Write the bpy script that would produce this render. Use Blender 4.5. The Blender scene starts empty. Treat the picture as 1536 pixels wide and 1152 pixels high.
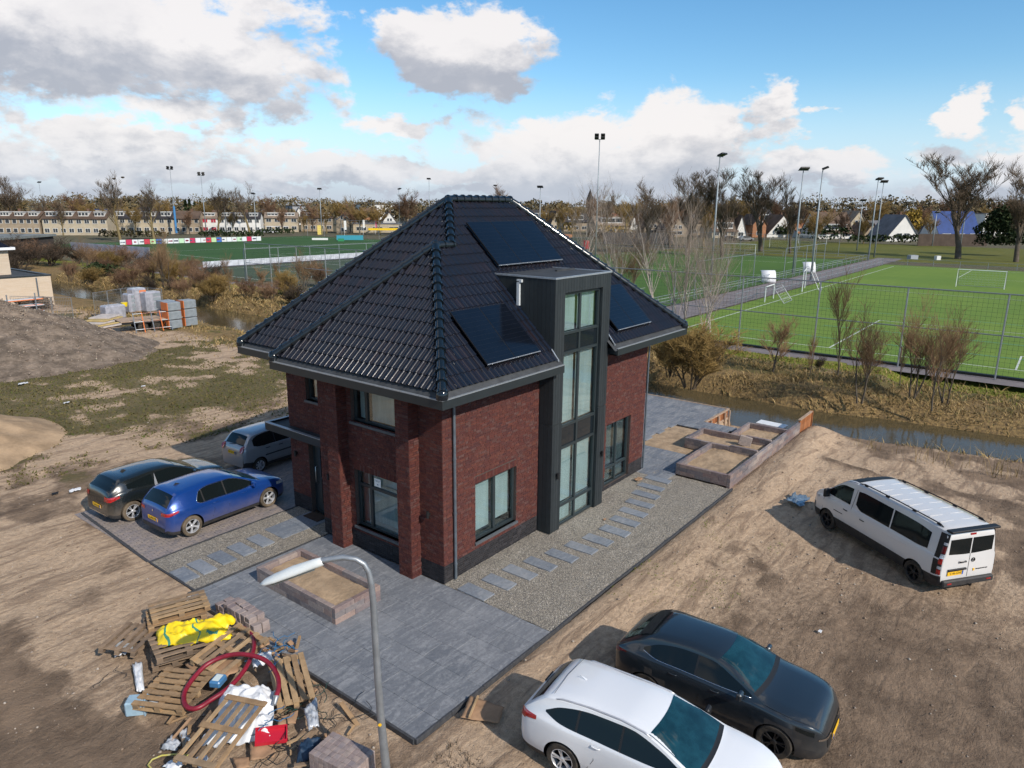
import bpy, bmesh, math, random
import numpy as np
from mathutils import Vector, Matrix, noise as mnoise
R = math.radians
random.seed(7)
SC = bpy.context.scene
COL = SC.collection

# ---------------------------------------------------------------- camera
CAM = np.array([-11.4768, -10.9053, 9.6903]); FOC = 1067.883
_p, _y, _r = R(14.086), R(37.753), R(.522)
FW = np.array([math.cos(_y)*math.cos(_p), math.sin(_y)*math.cos(_p), -math.sin(_p)])
RT = np.array([math.sin(_y), -math.cos(_y), 0.0]); UP = np.cross(RT, FW)
cd = bpy.data.cameras.new('camera'); cam = bpy.data.objects.new('camera', cd); COL.objects.link(cam)
cd.sensor_fit = 'HORIZONTAL'; cd.sensor_width = 36; cd.lens = FOC/1536*36; cd.clip_start = .1; cd.clip_end = 9000
_a = math.cos(_r)*RT+math.sin(_r)*UP; _b = -math.sin(_r)*RT+math.cos(_r)*UP   # roll of the drone camera
cam.matrix_world = Matrix(((_a[0], _b[0], -FW[0], CAM[0]), (_a[1], _b[1], -FW[1], CAM[1]), (_a[2], _b[2], -FW[2], CAM[2]), (0, 0, 0, 1)))
SC.camera = cam
def ray(u, v):
    x, y = u-768, v-576
    a = x*math.cos(_r)+y*math.sin(_r); b = -x*math.sin(_r)+y*math.cos(_r)
    return RT*a/FOC-UP*b/FOC+FW
def G(u, v, z=0.0):                      # survey helper: point of the photo -> point of the plane z
    d = ray(u, v); s = (z-CAM[2])/d[2]
    p = CAM+d*s
    return Vector((p[0], p[1], z))
def PX(u, v, x):                         # same, on the plane X = x
    d = ray(u, v); s = (x-CAM[0])/d[0]; return Vector(CAM+d*s)

# ---------------------------------------------------------------- light
SUND = Vector((-.22, -1.38, 1.0)).normalized()
sl = bpy.data.lights.new('sun', 'SUN'); sl.energy = 4.2; sl.angle = R(.53); sl.color = (1, .93, .83)
so = bpy.data.objects.new('sun', sl); COL.objects.link(so); so.rotation_euler = SUND.to_track_quat('Z', 'Y').to_euler()
so.location = (0, -30, 40)
SC.view_settings.view_transform = 'Standard'; SC.view_settings.look = 'None'
SC.view_settings.exposure = 0.22; SC.view_settings.gamma = 1; SC.view_settings.use_curve_mapping = False
SC.render.engine = 'CYCLES'
try:
    SC.cycles.use_denoising = True; SC.cycles.max_bounces = 6; SC.cycles.diffuse_bounces = 3; SC.cycles.glossy_bounces = 3
    SC.cycles.transparent_max_bounces = 16; SC.cycles.use_adaptive_sampling = True; SC.cycles.adaptive_threshold = .02
except Exception: pass

class NT:                                 # small node helper
    def __init__(s, tree): s.t = tree; s.n = tree.nodes; s.l = tree.links
    def new(s, k, **kw):
        n = s.n.new(k)
        for a, b in kw.items(): setattr(n, a, b)
        return n
    def put(s, sock, v):
        if hasattr(v, 'is_output') or isinstance(v, bpy.types.NodeSocket): s.l.new(v, sock)
        elif v is not None: sock.default_value = v
    def m(s, op, a, b=None, c=None, clamp=False):
        n = s.new('ShaderNodeMath', operation=op, use_clamp=clamp)
        s.put(n.inputs[0], a); s.put(n.inputs[1], b); s.put(n.inputs[2], c)
        return n.outputs[0]
    def vm(s, op, a, b=None):
        n = s.new('ShaderNodeVectorMath', operation=op); s.put(n.inputs[0], a); s.put(n.inputs[1], b)
        return n.outputs[0]
    def mix(s, f, a, b, mode='MIX'):
        n = s.new('ShaderNodeMix', data_type='RGBA', blend_type=mode, clamp_factor=True)
        s.put(n.inputs[0], f); s.put(n.inputs[6], c4(a)); s.put(n.inputs[7], c4(b)); return n.outputs[2]
    def ss(s, x, lo, hi, a=0.0, b=1.0):
        n = s.new('ShaderNodeMapRange', interpolation_type='SMOOTHSTEP')
        for i, v in enumerate((x, lo, hi, a, b)): s.put(n.inputs[i], v)
        return n.outputs[0]
    def noise(s, vec, scale, detail=4, rough=.55, dist=0, dim='3D'):
        n = s.new('ShaderNodeTexNoise', noise_dimensions=dim); s.put(n.inputs['Vector'], vec)
        n.inputs['Scale'].default_value = scale; n.inputs['Detail'].default_value = detail
        n.inputs['Roughness'].default_value = rough; n.inputs['Distortion'].default_value = dist
        return n.outputs['Fac']
    def attr(s, name):
        n = s.new('ShaderNodeAttribute', attribute_name=name); return n.outputs['Fac']
def c4(v):
    return (v[0], v[1], v[2], 1.0) if isinstance(v, (tuple, list)) and len(v) == 3 else v

W = bpy.data.worlds.new('World'); SC.world = W; W.use_nodes = True
w = NT(W.node_tree); w.n.clear()
sky = w.new('ShaderNodeTexSky', sky_type='NISHITA'); sky.sun_disc = False
sky.sun_elevation = math.asin(SUND.z); sky.sun_rotation = math.atan2(SUND.x, SUND.y) % (2*math.pi)
sky.altitude = 0; sky.air_density = 1.0; sky.dust_density = .15; sky.ozone_density = 3.2
# clouds: soft masses at bearings / heights above the horizon, broken up with fractal noise
def azel(u, v):
    d = ray(u, v); d = d/np.linalg.norm(d); return math.atan2(d[1], d[0]), math.asin(d[2])
CLOUDS = [  # u, v, half width px, half height px, weight, base greyness
 (60, 20, 260, 75, 1.1), (250, 60, 190, 78, 1.05), (330, 120, 105, 62, .95), (300, 172, 110, 24, .8), (-200, 20, 300, 70, 1.1), (430, 28, 80, 38, .85), (705, 88, 105, 56, 1.0),
 (640, 45, 62, 36, .85), (765, 52, 42, 30, .75), (8, 170, 42, 30, .8), (-20, 230, 150, 48, .95), (165, 222, 130, 32, .95), (60, 248, 160, 40, .95),
 (300, 262, 110, 30, .85), (470, 236, 95, 24, .9), (520, 262, 150, 26, .9), (720, 262, 130, 26, .85), (850, 205, 190, 48, .92), (1010, 215, 100, 58, 1.0), (640, 190, 100, 16, .66),
 (950, 262, 160, 42, .95), (1152, 162, 46, 34, 1.0), (1250, 244, 95, 22, .85), (1440, 168, 34, 22, .95), (1300, 262, 180, 20, .7),
 (1420, 236, 85, 24, .75), (1560, 225, 70, 40, .8), (1228, 165, 20, 9, .7), (1538, 182, 24, 22, .8), (500, 62, 14, 8, .6), (250, 292, 420, 20, .72), (900, 292, 420, 18, .72), (1400, 290, 300, 18, .72)]
def cloud_group():
    g = bpy.data.node_groups.new('cloud_field', 'ShaderNodeTree')
    g.interface.new_socket('az', in_out='INPUT', socket_type='NodeSocketFloat'); g.interface.new_socket('el', in_out='INPUT', socket_type='NodeSocketFloat')
    g.interface.new_socket('d', in_out='OUTPUT', socket_type='NodeSocketFloat')
    t = NT(g); gi = t.new('NodeGroupInput'); go = t.new('NodeGroupOutput')
    cur = None
    for u, v, sx, sy, wt in CLOUDS:
        a, e = azel(u, v)
        dx = t.m('MULTIPLY', t.m('SUBTRACT', gi.outputs[0], a), FOC/sx*.9); dy = t.m('MULTIPLY', t.m('SUBTRACT', gi.outputs[1], e), FOC/sy*.95)
        r2 = t.m('ADD', t.m('POWER', t.m('ABSOLUTE', dx), 2.4), t.m('MULTIPLY', dy, dy))
        b = t.m('MULTIPLY', t.m('EXPONENT', t.m('MULTIPLY', r2, -.75)), wt)
        cur = b if cur is None else t.m('SMOOTH_MAX', cur, b, .05)
    t.l.new(cur, go.inputs[0]); return g
cg = cloud_group()
tc = w.new('ShaderNodeTexCoord'); sp = w.new('ShaderNodeSeparateXYZ'); w.l.new(tc.outputs['Generated'], sp.inputs[0])
az = w.m('ARCTAN2', sp.outputs[1], sp.outputs[0]); el = w.m('ARCSINE', sp.outputs[2])
cv = w.new('ShaderNodeCombineXYZ'); w.put(cv.inputs[0], az); w.put(cv.inputs[1], w.m('MULTIPLY', el, 1.7)); cv.inputs[2].default_value = .3
wn = w.new('ShaderNodeTexNoise'); w.l.new(cv.outputs[0], wn.inputs['Vector']); wn.inputs['Scale'].default_value = 13; wn.inputs['Detail'].default_value = 5; wn.inputs['Roughness'].default_value = .6
wsp = w.new('ShaderNodeSeparateColor'); w.l.new(wn.outputs['Color'], wsp.inputs[0])
azw = w.m('ADD', az, w.m('MULTIPLY', w.m('SUBTRACT', wsp.outputs[0], .5), .14)); elw = w.m('ADD', el, w.m('MULTIPLY', w.m('SUBTRACT', wsp.outputs[1], .5), .085))
def field(de):
    n = w.new('ShaderNodeGroup'); n.node_tree = cg; w.put(n.inputs[0], azw); w.put(n.inputs[1], w.m('ADD', elw, de) if de else elw); return n.outputs[0]
def nz(de):
    off = w.vm('ADD', cv.outputs[0], (0, de*1.7, 0))
    a_ = w.noise(off, 7.5, 11, .60, .25); b_ = w.noise(off, 24, 8, .62)
    return w.m('ADD', w.m('MULTIPLY', w.m('SUBTRACT', a_, .5), 1.75), w.m('MULTIPLY', w.m('SUBTRACT', b_, .5), .55))
# beyond the frame the same broken cumulus goes on
gen = w.m('MULTIPLY', w.ss(w.noise(w.vm('ADD', cv.outputs[0], (3.1, .7, 1)), 1.5, 3, .5), .46, .62), w.ss(w.m('ABSOLUTE', w.m('SUBTRACT', az, _y)), .68, .95))
gen = w.m('MULTIPLY', gen, .9)
n0 = nz(0)
d0 = w.m('ADD', w.m('MAXIMUM', field(0), gen), n0)
d1 = w.m('ADD', w.m('MAXIMUM', field(.035), gen), nz(.035))
d2 = w.m('ADD', w.m('MAXIMUM', field(-.03), gen), nz(-.03))
dens = w.ss(d0, .42, .68)
grad = w.m('SUBTRACT', w.m('MINIMUM', d1, 1.05), w.m('MINIMUM', d2, 1.05))
shade = w.m('ADD', w.ss(grad, -.35, .65), w.m('MULTIPLY', w.ss(d0, .95, 1.35), .12))
bil = w.noise(cv.outputs[0], 9, 8, .62, .3)
shade = w.m('ADD', shade, w.m('MULTIPLY', w.m('SUBTRACT', bil, .5), .8), clamp=True)
lowc = w.ss(el, .10, .0)
ccol = w.mix(shade, (1.04, .99, .97), (.50, .51, .57)); ccol = w.mix(w.m('MULTIPLY', lowc, .45), ccol, (.60, .70, .84))
bs = w.new('ShaderNodeBackground'); hs_ = w.new('ShaderNodeHueSaturation'); hs_.inputs['Hue'].default_value = .494; hs_.inputs['Saturation'].default_value = 1.22; hs_.inputs['Value'].default_value = .90; w.l.new(sky.outputs[0], hs_.inputs['Color']); skyc = w.mix(w.ss(el, .17, .0, 0.0, .85), hs_.outputs[0], (3.4, 4.4, 5.5)); w.l.new(skyc, bs.inputs[0]); bs.inputs[1].default_value = .148
bc = w.new('ShaderNodeBackground'); w.l.new(ccol, bc.inputs[0]); bc.inputs[1].default_value = .79
mx = w.new('ShaderNodeMixShader'); ow = w.new('ShaderNodeOutputWorld')
w.put(mx.inputs[0], w.m('MAXIMUM', w.m('MULTIPLY', dens, .94), w.m('MULTIPLY', w.ss(el, .060, .0), .70))); w.l.new(bs.outputs[0], mx.inputs[1]); w.l.new(bc.outputs[0], mx.inputs[2]); w.l.new(mx.outputs[0], ow.inputs[0])

# ---------------------------------------------------------------- helpers
def tag(o, label=None, cat=None, group=None, kind=None):
    if label: o['label'] = label
    if cat: o['category'] = cat
    if group: o['group'] = group
    if kind: o['kind'] = kind
    return o
def thing(name, label, cat, loc=(0, 0, 0), rz=0, group=None):
    o = bpy.data.objects.new(name, None); COL.objects.link(o); o.empty_display_size = .1
    o.location = loc; o.rotation_euler = (0, 0, rz)
    return tag(o, label, cat, group)
KIDS = {}
def adopt(o, parent):
    if parent is not None:
        o.parent = parent; KIDS.setdefault(parent.name, []).append(o)
    return o
def copy_tree(o, parent=None, **over):
    c = o.copy(); COL.objects.link(c)
    if parent is not None: adopt(c, parent)
    for ch in KIDS.get(o.name, []): copy_tree(ch, c)
    for k, v in over.items():
        if k == 'loc': c.location = v
        elif k == 'rz': c.rotation_euler = (0, 0, v)
        elif k == 'sc': c.scale = v if isinstance(v, tuple) else (v, v, v)
        else: c[k] = v
    return c
def link_mesh(name, me, parent=None, loc=None, sc=None, rot=None):
    o = bpy.data.objects.new(name, me); COL.objects.link(o); adopt(o, parent)
    if loc is not None: o.location = loc
    if sc is not None: o.scale = sc
    if rot is not None: o.rotation_euler = rot
    return o
class MB:
    def __init__(s): s.v = []; s.f = []; s.mi = []; s.cur = 0
    def face(s, idx): s.f.append(tuple(idx)); s.mi.append(s.cur)
    def add(s, vs, fs, M=None):
        b = len(s.v)
        if M is not None: vs = [M @ Vector(p) for p in vs]
        s.v += [tuple(p) for p in vs]
        for f in fs: s.face([b+i for i in f])
        return s
    def box(s, a, b, M=None):
        x0, y0, z0 = a; x1, y1, z1 = b
        if x0 > x1: x0, x1 = x1, x0
        if y0 > y1: y0, y1 = y1, y0
        if z0 > z1: z0, z1 = z1, z0
        return s.add([(x0, y0, z0), (x1, y0, z0), (x1, y1, z0), (x0, y1, z0), (x0, y0, z1), (x1, y0, z1), (x1, y1, z1), (x0, y1, z1)],
              [(0, 3, 2, 1), (4, 5, 6, 7), (0, 1, 5, 4), (1, 2, 6, 5), (2, 3, 7, 6), (3, 0, 4, 7)], M)
    def cbox(s, c, d, M=None):
        return s.box([c[i]-d[i]/2 for i in range(3)], [c[i]+d[i]/2 for i in range(3)], M)
    def bbox(s, c, d, bv=.01, M=None):       # box with chamfered upright and top edges
        x, y, z = d[0]/2, d[1]/2, d[2]/2; b = min(bv, x*.6, y*.6, z*.6)
        o = [(-x+b, -y), (x-b, -y), (x, -y+b), (x, y-b), (x-b, y), (-x+b, y), (-x, y-b), (-x, -y+b)]
        q = [(-x+b, -y+b), (x-b, -y+b), (x-b, -y+b), (x-b, y-b), (x-b, y-b), (-x+b, y-b), (-x+b, y-b), (-x+b, -y+b)]
        vs = [(p[0]+c[0], p[1]+c[1], c[2]-z) for p in o]+[(p[0]+c[0], p[1]+c[1], c[2]+z-b) for p in o]+[(p[0]+c[0], p[1]+c[1], c[2]+z) for p in q]
        fs = [tuple(range(7, -1, -1))]
        for k in (0, 8):
            for i in range(8): j = (i+1) % 8; fs.append((k+i, k+j, k+8+j, k+8+i))
        fs.append((16, 18, 20, 22)); return s.add(vs, fs, M)
    def prism(s, poly, z0, z1, M=None):      # polygon in xy, extruded in z
        n = len(poly); vs = [(p[0], p[1], z0) for p in poly]+[(p[0], p[1], z1) for p in poly]
        fs = [tuple(range(n-1, -1, -1)), tuple(range(n, 2*n))]+[(i, (i+1) % n, n+(i+1) % n, n+i) for i in range(n)]
        return s.add(vs, fs, M)
    def tube(s, pts, r, n=8, cap=True, closed=False):
        pts = [Vector(p) for p in pts]; rs = r if isinstance(r, (list, tuple)) else [r]*len(pts)
        N = len(pts); b0 = len(s.v); up = None
        for i, p in enumerate(pts):
            t = (pts[(i+1) % N]-pts[i-1]) if closed else (pts[min(i+1, N-1)]-pts[max(i-1, 0)])
            if t.length < 1e-9: t = Vector((0, 0, 1))
            t.normalize()
            if up is None: up = t.orthogonal().normalized()
            up = (up-t*up.dot(t));
            if up.length < 1e-6: up = t.orthogonal()
            up.normalize(); q = t.cross(up)
            for k in range(n):
                a = 2*math.pi*k/n; s.v.append(tuple(p+(up*math.cos(a)+q*math.sin(a))*rs[i]))
        M_ = N if closed else N-1
        for i in range(M_):
            for k in range(n):
                a = b0+i*n+k; b = b0+i*n+(k+1) % n; j = ((i+1) % N)*n
                s.face((a, b, b0+j+(k+1) % n, b0+j+k))
        if cap and not closed:
            s.face([b0+k for k in range(n-1, -1, -1)]); s.face([b0+(N-1)*n+k for k in range(n)])
        return s
    def lathe(s, prof, n=16, M=None, cap=True):   # profile of (r, z) round z
        vs = []; fs = []
        for r_, z in prof:
            for k in range(n): a = 2*math.pi*k/n; vs.append((r_*math.cos(a), r_*math.sin(a), z))
        for i in range(len(prof)-1):
            for k in range(n): fs.append((i*n+k, i*n+(k+1) % n, (i+1)*n+(k+1) % n, (i+1)*n+k))
        if cap:
            fs.append(tuple(range(n-1, -1, -1))); fs.append(tuple((len(prof)-1)*n+k for k in range(n)))
        return s.add(vs, fs, M)
    def grid(s, rows):                        # rows of points -> quads
        b = len(s.v); n = len(rows[0])
        for r_ in rows: s.v += [tuple(p) for p in r_]
        for i in range(len(rows)-1):
            for k in range(n-1): s.face((b+i*n+k, b+i*n+k+1, b+(i+1)*n+k+1, b+(i+1)*n+k))
        return s
    def mesh(s, name, mats, smooth=False, angle=None):
        me = bpy.data.meshes.new(name); me.from_pydata(s.v, [], s.f)
        for m_ in (mats if isinstance(mats, (list, tuple)) else [mats]): me.materials.append(m_)
        if any(s.mi): me.polygons.foreach_set('material_index', s.mi)
        if smooth:
            me.polygons.foreach_set('use_smooth', [True]*len(me.polygons))
            if angle: me.set_sharp_from_angle(angle=R(angle))
        me.update(); return me
    def build(s, name, mats, parent=None, smooth=False, angle=None, loc=None, rot=None):
        return link_mesh(name, s.mesh(name, mats, smooth, angle), parent, loc, None, rot)
def np_mesh(name, V, F, mat, attrs=None, smooth=False):      # big meshes from numpy; F is (n, 3) or (n, 4)
    V = np.asarray(V, np.float32); F = np.asarray(F, np.int32); k = F.shape[1]
    me = bpy.data.meshes.new(name); me.vertices.add(len(V)); me.vertices.foreach_set('co', V.ravel())
    me.loops.add(F.size); me.loops.foreach_set('vertex_index', F.ravel())
    me.polygons.add(len(F)); me.polygons.foreach_set('loop_start', np.arange(0, F.size, k, dtype=np.int32))
    try: me.polygons.foreach_set('loop_total', np.full(len(F), k, np.int32))
    except Exception: pass
    if smooth: me.polygons.foreach_set('use_smooth', np.ones(len(F), bool))
    me.materials.append(mat); me.update(calc_edges=True)
    for n_, a_ in (attrs or {}).items():
        at = me.attributes.new(n_, 'FLOAT', 'POINT'); at.data.foreach_set('value', np.asarray(a_, np.float32))
    return me

# value noise on numpy arrays
_rng = np.random.RandomState(5); _tab = _rng.rand(256, 256)
def vnoise(x, y):
    x = np.asarray(x, float); y = np.asarray(y, float)
    xi = np.floor(x).astype(int); yi = np.floor(y).astype(int); fx = x-xi; fy = y-yi
    fx = fx*fx*(3-2*fx); fy = fy*fy*(3-2*fy)
    a = _tab[xi % 256, yi % 256]; b = _tab[(xi+1) % 256, yi % 256]; c = _tab[xi % 256, (yi+1) % 256]; d = _tab[(xi+1) % 256, (yi+1) % 256]
    return (a*(1-fx)+b*fx)*(1-fy)+(c*(1-fx)+d*fx)*fy
def fbm(x, y, o=4, s=1.0):
    t = 0; a = .5; tot = 0
    for i in range(o):
        t = t+a*vnoise(x*s+17.3*i, y*s-9.1*i); tot += a; a *= .5; s *= 2.03
    return t/tot
def sstep(x, a, b):
    t = np.clip((np.asarray(x, float)-a)/(b-a), 0, 1); return t*t*(3-2*t)

# ---------------------------------------------------------------- materials
MATS = {}
def mat(name, col, rough=.6, spec=.5, metal=0, var=0, vscale=8, var2=None, bump=0, bscale=30, coat=0, rnd=0, alpha=None, trans=0, detail=5, stretch=None, rvar=0, emis=None, fine=0, coords='Object', subs=0):
    """plain surface: base colour broken up by noise, optional per-piece variation (rnd), bump and coat"""
    if name in MATS: return MATS[name]
    m_ = bpy.data.materials.new(name); m_.use_nodes = True; t = NT(m_.node_tree); b = t.n['Principled BSDF']
    tcx = t.new('ShaderNodeTexCoord'); vec = tcx.outputs[coords]
    if coords == 'Position': pass
    if stretch:
        mp = t.new('ShaderNodeMapping'); t.l.new(vec, mp.inputs[0]); mp.inputs['Scale'].default_value = stretch; vec = mp.outputs[0]
    c = col
    if rnd:
        gi = t.new('ShaderNodeNewGeometry'); oi = t.new('ShaderNodeObjectInfo')
        rr = t.m('FRACT', t.m('ADD', gi.outputs['Random Per Island'], oi.outputs['Random']))
        ramp = t.new('ShaderNodeValToRGB'); t.l.new(rr, ramp.inputs[0]); cols = rnd; ramp.color_ramp.interpolation = 'LINEAR'
        e = ramp.color_ramp.elements
        while len(e) < len(cols): e.new(.5)
        for i, cc in enumerate(cols): e[i].position = i/max(1, len(cols)-1); e[i].color = c4(cc)
        c = ramp.outputs[0]
    if var:
        f = t.ss(t.noise(vec, vscale, detail, .6), .3, .7)
        tgt = var2 if var2 else tuple(max(0, k*(1-var)) for k in (col if isinstance(col, tuple) else (.3, .3, .3)))
        c = t.mix(t.m('MULTIPLY', f, min(1, var) if var2 else 1.0), c, tgt) if not rnd or var2 else t.mix(t.m('MULTIPLY', f, var), c, (0.0, 0.0, 0.0))
    if fine:
        f2 = t.noise(vec, bscale*1.7, 3, .7); c = t.mix(1.0, c, t.mix(f2, (1-fine,)*3, (1+fine,)*3), 'MULTIPLY')
    t.put(b.inputs['Base Color'], c4(c)); b.inputs['Roughness'].default_value = rough
    if rvar: t.put(b.inputs['Roughness'], t.m('ADD', rough-rvar/2, t.m('MULTIPLY', t.noise(vec, vscale*1.7, 4), rvar)))
    b.inputs['Specular IOR Level'].default_value = spec; b.inputs['Metallic'].default_value = metal
    b.inputs['Coat Weight'].default_value = coat; b.inputs['Coat Roughness'].default_value = .04
    if subs: b.inputs['Subsurface Weight'].default_value = subs
    if trans: b.inputs['Transmission Weight'].default_value = trans
    if alpha is not None: b.inputs['Alpha'].default_value = alpha
    if emis: b.inputs['Emission Color'].default_value = c4(emis); b.inputs['Emission Strength'].default_value = 1
    if bump:
        bn = t.new('ShaderNodeBump'); bn.inputs['Strength'].default_value = min(1, bump); bn.inputs['Distance'].default_value = .02 if bump <= 1 else .02*bump
        t.put(bn.inputs['Height'], t.noise(vec, bscale, 5, .65)); t.l.new(bn.outputs[0], b.inputs['Normal'])
    MATS[name] = m_; return m_
BRICK = [(.104, .034, .029), (.119, .037, .029), (.092, .032, .029), (.134, .043, .033), (.108, .034, .029), (.082, .031, .031), (.148, .051, .037), (.115, .036, .029), (.130, .066, .058), (.098, .033, .030)]
M_brick = mat('brick_red', (.1, .03, .02), .85, .2, rnd=BRICK, var=.35, vscale=14, bump=.5, bscale=90, fine=.25)
M_brickd = mat('brick_black', (.02, .02, .022), .8, .3, rnd=[(.018, .018, .021), (.030, .029, .032), (.014, .014, .017), (.040, .038, .042)], bump=.5, bscale=90, fine=.2)
M_mortar = mat('mortar', (.095, .072, .064), .95, .1, var=.3, vscale=20)
M_tile = mat('glazed_tile', (.007, .008, .012), .12, .60, rnd=[(.007, .008, .012), (.010, .009, .012), (.006, .008, .013), (.014, .010, .012)], rvar=.08, vscale=9)
M_ridge = mat('glazed_ridge', (.006, .010, .014), .14, .62, rvar=.05, vscale=6)
M_anthr = mat('anthracite_metal', (.020, .026, .029), .42, .4, var=.15, vscale=3)
M_clad = mat('anthracite_cladding', (.028, .034, .037), .5, .4, var=.2, vscale=5, fine=.1)
M_frame = mat('window_frame', (.022, .030, .033), .4, .5)
M_lead = mat('zinc_trim', (.42, .45, .48), .45, .5, metal=.6, var=.2, vscale=10)
M_roofing = mat('bitumen', (.055, .058, .062), .7, .3, var=.4, vscale=3, fine=.2)
M_glass = mat('window_glass', (.30, .40, .40), .03, .9, coat=1.0, var=.25, vscale=1.2)
M_glassd = mat('dark_glass', (.010, .015, .019), .04, .35)
M_pv = mat('solar_cell', (.004, .006, .011), .12, .4, var=.3, vscale=1.2)
M_zinc = mat('zinc_pipe', (.16, .19, .22), .4, .5, metal=.5, var=.25, vscale=6)
M_stonesill = mat('sill_stone', (.085, .095, .105), .55, .4, var=.2, vscale=8)
M_black = mat('matt_black', (.012, .012, .013), .5, .4)
M_white = mat('white_plastic', (.72, .73, .74), .4, .5, var=.12, vscale=4)
M_galv = mat('galvanised', (.33, .35, .37), .45, .5, metal=.6, var=.25, vscale=4)
# ---------------------------------------------------------------- clear glass with something behind it
def glass_mat(name, tint, gl=.22):
    m_ = bpy.data.materials.new(name); m_.use_nodes = True; t = NT(m_.node_tree); t.n.clear()
    tr = t.new('ShaderNodeBsdfTransparent'); tr.inputs[0].default_value = c4(tint); g = t.new('ShaderNodeBsdfGlossy'); g.inputs[0].default_value = (.9, .95, 1, 1); g.inputs[1].default_value = .02
    fr = t.new('ShaderNodeLayerWeight'); fr.inputs[0].default_value = .12
    f = t.m('ADD', t.m('MULTIPLY', fr.outputs['Fresnel'], .8), gl*.2, clamp=True)
    mx_ = t.new('ShaderNodeMixShader'); t.put(mx_.inputs[0], f); t.l.new(tr.outputs[0], mx_.inputs[1]); t.l.new(g.outputs[0], mx_.inputs[2])
    o = t.new('ShaderNodeOutputMaterial'); t.l.new(mx_.outputs[0], o.inputs[0]); MATS[name] = m_; return m_
M_pane = glass_mat('pane_glass', (.88, .95, .95), .5)
M_blind = mat('white_blind', (.40, .425, .42), .8, .2, var=.22, vscale=1.8, stretch=(2.5, 2.5, .3), bump=.3, bscale=3)
M_curtain = mat('vertical_blind', (.55, .60, .60), .8, .2, var=.45, vscale=5, stretch=(3, 3, .05))
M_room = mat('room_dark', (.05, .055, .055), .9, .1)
M_board = mat('cladding_board', (.024, .030, .033), .55, .3, rnd=[(.021, .026, .029), (.029, .035, .038), (.024, .030, .033)], var=.15, vscale=6, fine=.08)

ZE = 5.31; TP = .956; ZS = 5.087
LX, WY, DX, W2 = 13.22, 9.454, .647, 6.783
XB0, YB = .83, .816                      # near wall corner
XE = 11.73; YE = 8.18; XM = 1.477
TX0, TX1, TY, TZ = 4.947, 7.991, .308, 7.70
house = thing('brick_house', 'dark red brick house with black hipped roof and tall anthracite stair tower', 'house', (0, 0, 0))

# ---- walls: cores with openings, then real bricks laid on them
BR = {'red': [], 'black': []}            # (matrix data) of every brick
def wallrun(P, U, N, u0, u1, z0, z1, holes=(), plinth=.5, soldier=(), depth=.22, back=True):
    """P origin, U unit along, N outward normal; bricks between z0..z1 with rectangular holes (ua, ub, za, zb)"""
    P, U, N = Vector(P), Vector(U), Vector(N); Z = Vector((0, 0, 1))
    ua = sorted({u0, u1, *[min(max(h[i], u0), u1) for h in holes for i in (0, 1)]}); za = sorted({z0, z1, *[min(max(h[i], z0), z1) for h in holes for i in (2, 3)]})
    c = MB()
    for i in range(len(ua)-1):
        for j in range(len(za)-1):
            um, zm = (ua[i]+ua[i+1])/2, (za[j]+za[j+1])/2
            if ua[i+1]-ua[i] < 1e-4 or za[j+1]-za[j] < 1e-4 or any(h[0] < um < h[1] and h[2] < zm < h[3] for h in holes): continue
            q = [P+U*a+Z*b-N*d for d in (0.0, depth) for a, b in ((ua[i], za[j]), (ua[i+1], za[j]), (ua[i+1], za[j+1]), (ua[i], za[j+1]))]
            c.add(q, [(0, 1, 2, 3), (7, 6, 5, 4), (0, 4, 5, 1), (1, 5, 6, 2), (2, 6, 7, 3), (3, 7, 4, 0)])
    c.build('wall', M_mortar, house)
    L, H, J = .205, .0515, .0115
    sol = [(s[0], s[1], s[2], s[2]+.2) for s in soldier]
    rnd = random.Random(int(P.x*100+P.y*77+u0*13))
    def emit(a, b, za_, zb_):
        if b-a < .025: return
        d = rnd.uniform(.007, .0125)
        c_ = P+U*((a+b)/2)+Z*((za_+zb_)/2)+N*(d/2-.002)
        BR['black' if zb_ < plinth+.02 else 'red'].append((c_, U, N, b-a, d+.004, zb_-za_))
    z = z0; row = 0
    while z < z1-.02:
        zt = min(z+H, z1); zm = (z+zt)/2
        cuts = [(h[0], h[1]) for h in holes if h[2] < zm < h[3]]+[(h[0], h[1]) for h in sol if h[2]-.02 < zm < h[3]]
        u = u0-rnd.choice((0, L/2, L/4))*(1 if row else 0)
        while u < u1:
            ln = L if rnd.random() < .72 else L*.48
            segs = [(max(u, u0), min(u+ln, u1))]
            for ca, cb in cuts:
                ns = []
                for a, b in segs:
                    if b <= ca or a >= cb: ns.append((a, b))
                    else:
                        if a < ca: ns.append((a, ca))
                        if b > cb: ns.append((cb, b))
                segs = ns
            for a, b in segs: emit(a, b, z, zt)
            u += ln+J
        z += H+J; row += 1
    for a0, a1, zs_, _ in sol:
        n = round((a1-a0)/(H+J)); st = (a1-a0)/n
        for k in range(n): emit(a0+k*st+J/2, a0+(k+1)*st-J/2, zs_+.005, zs_+.195)
WIN1 = (2.08, 3.90, .70, 2.41); WIN2 = (8.97, 10.69, .10, 2.41)
YA = Vector((0, 1, 0)); XA = Vector((1, 0, 0))
wallrun((0, YB, 0), XA, -YA, XB0, 4.95, 0, ZS, [WIN1], soldier=[WIN1[:2]+(2.41,)])
wallrun((0, YB, 0), XA, -YA, 7.99, XE, 0, ZS, [WIN2])
WA1 = (2.47, 4.26, .67, 2.40); WA2 = (2.51, 4.29, 3.81, 4.90)
wallrun((XB0, 0, 0), YA, -XA, YB+.001, 5.75, 0, ZS, [WA1, WA2], soldier=[WA1[:2]+(2.40,)])
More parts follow.
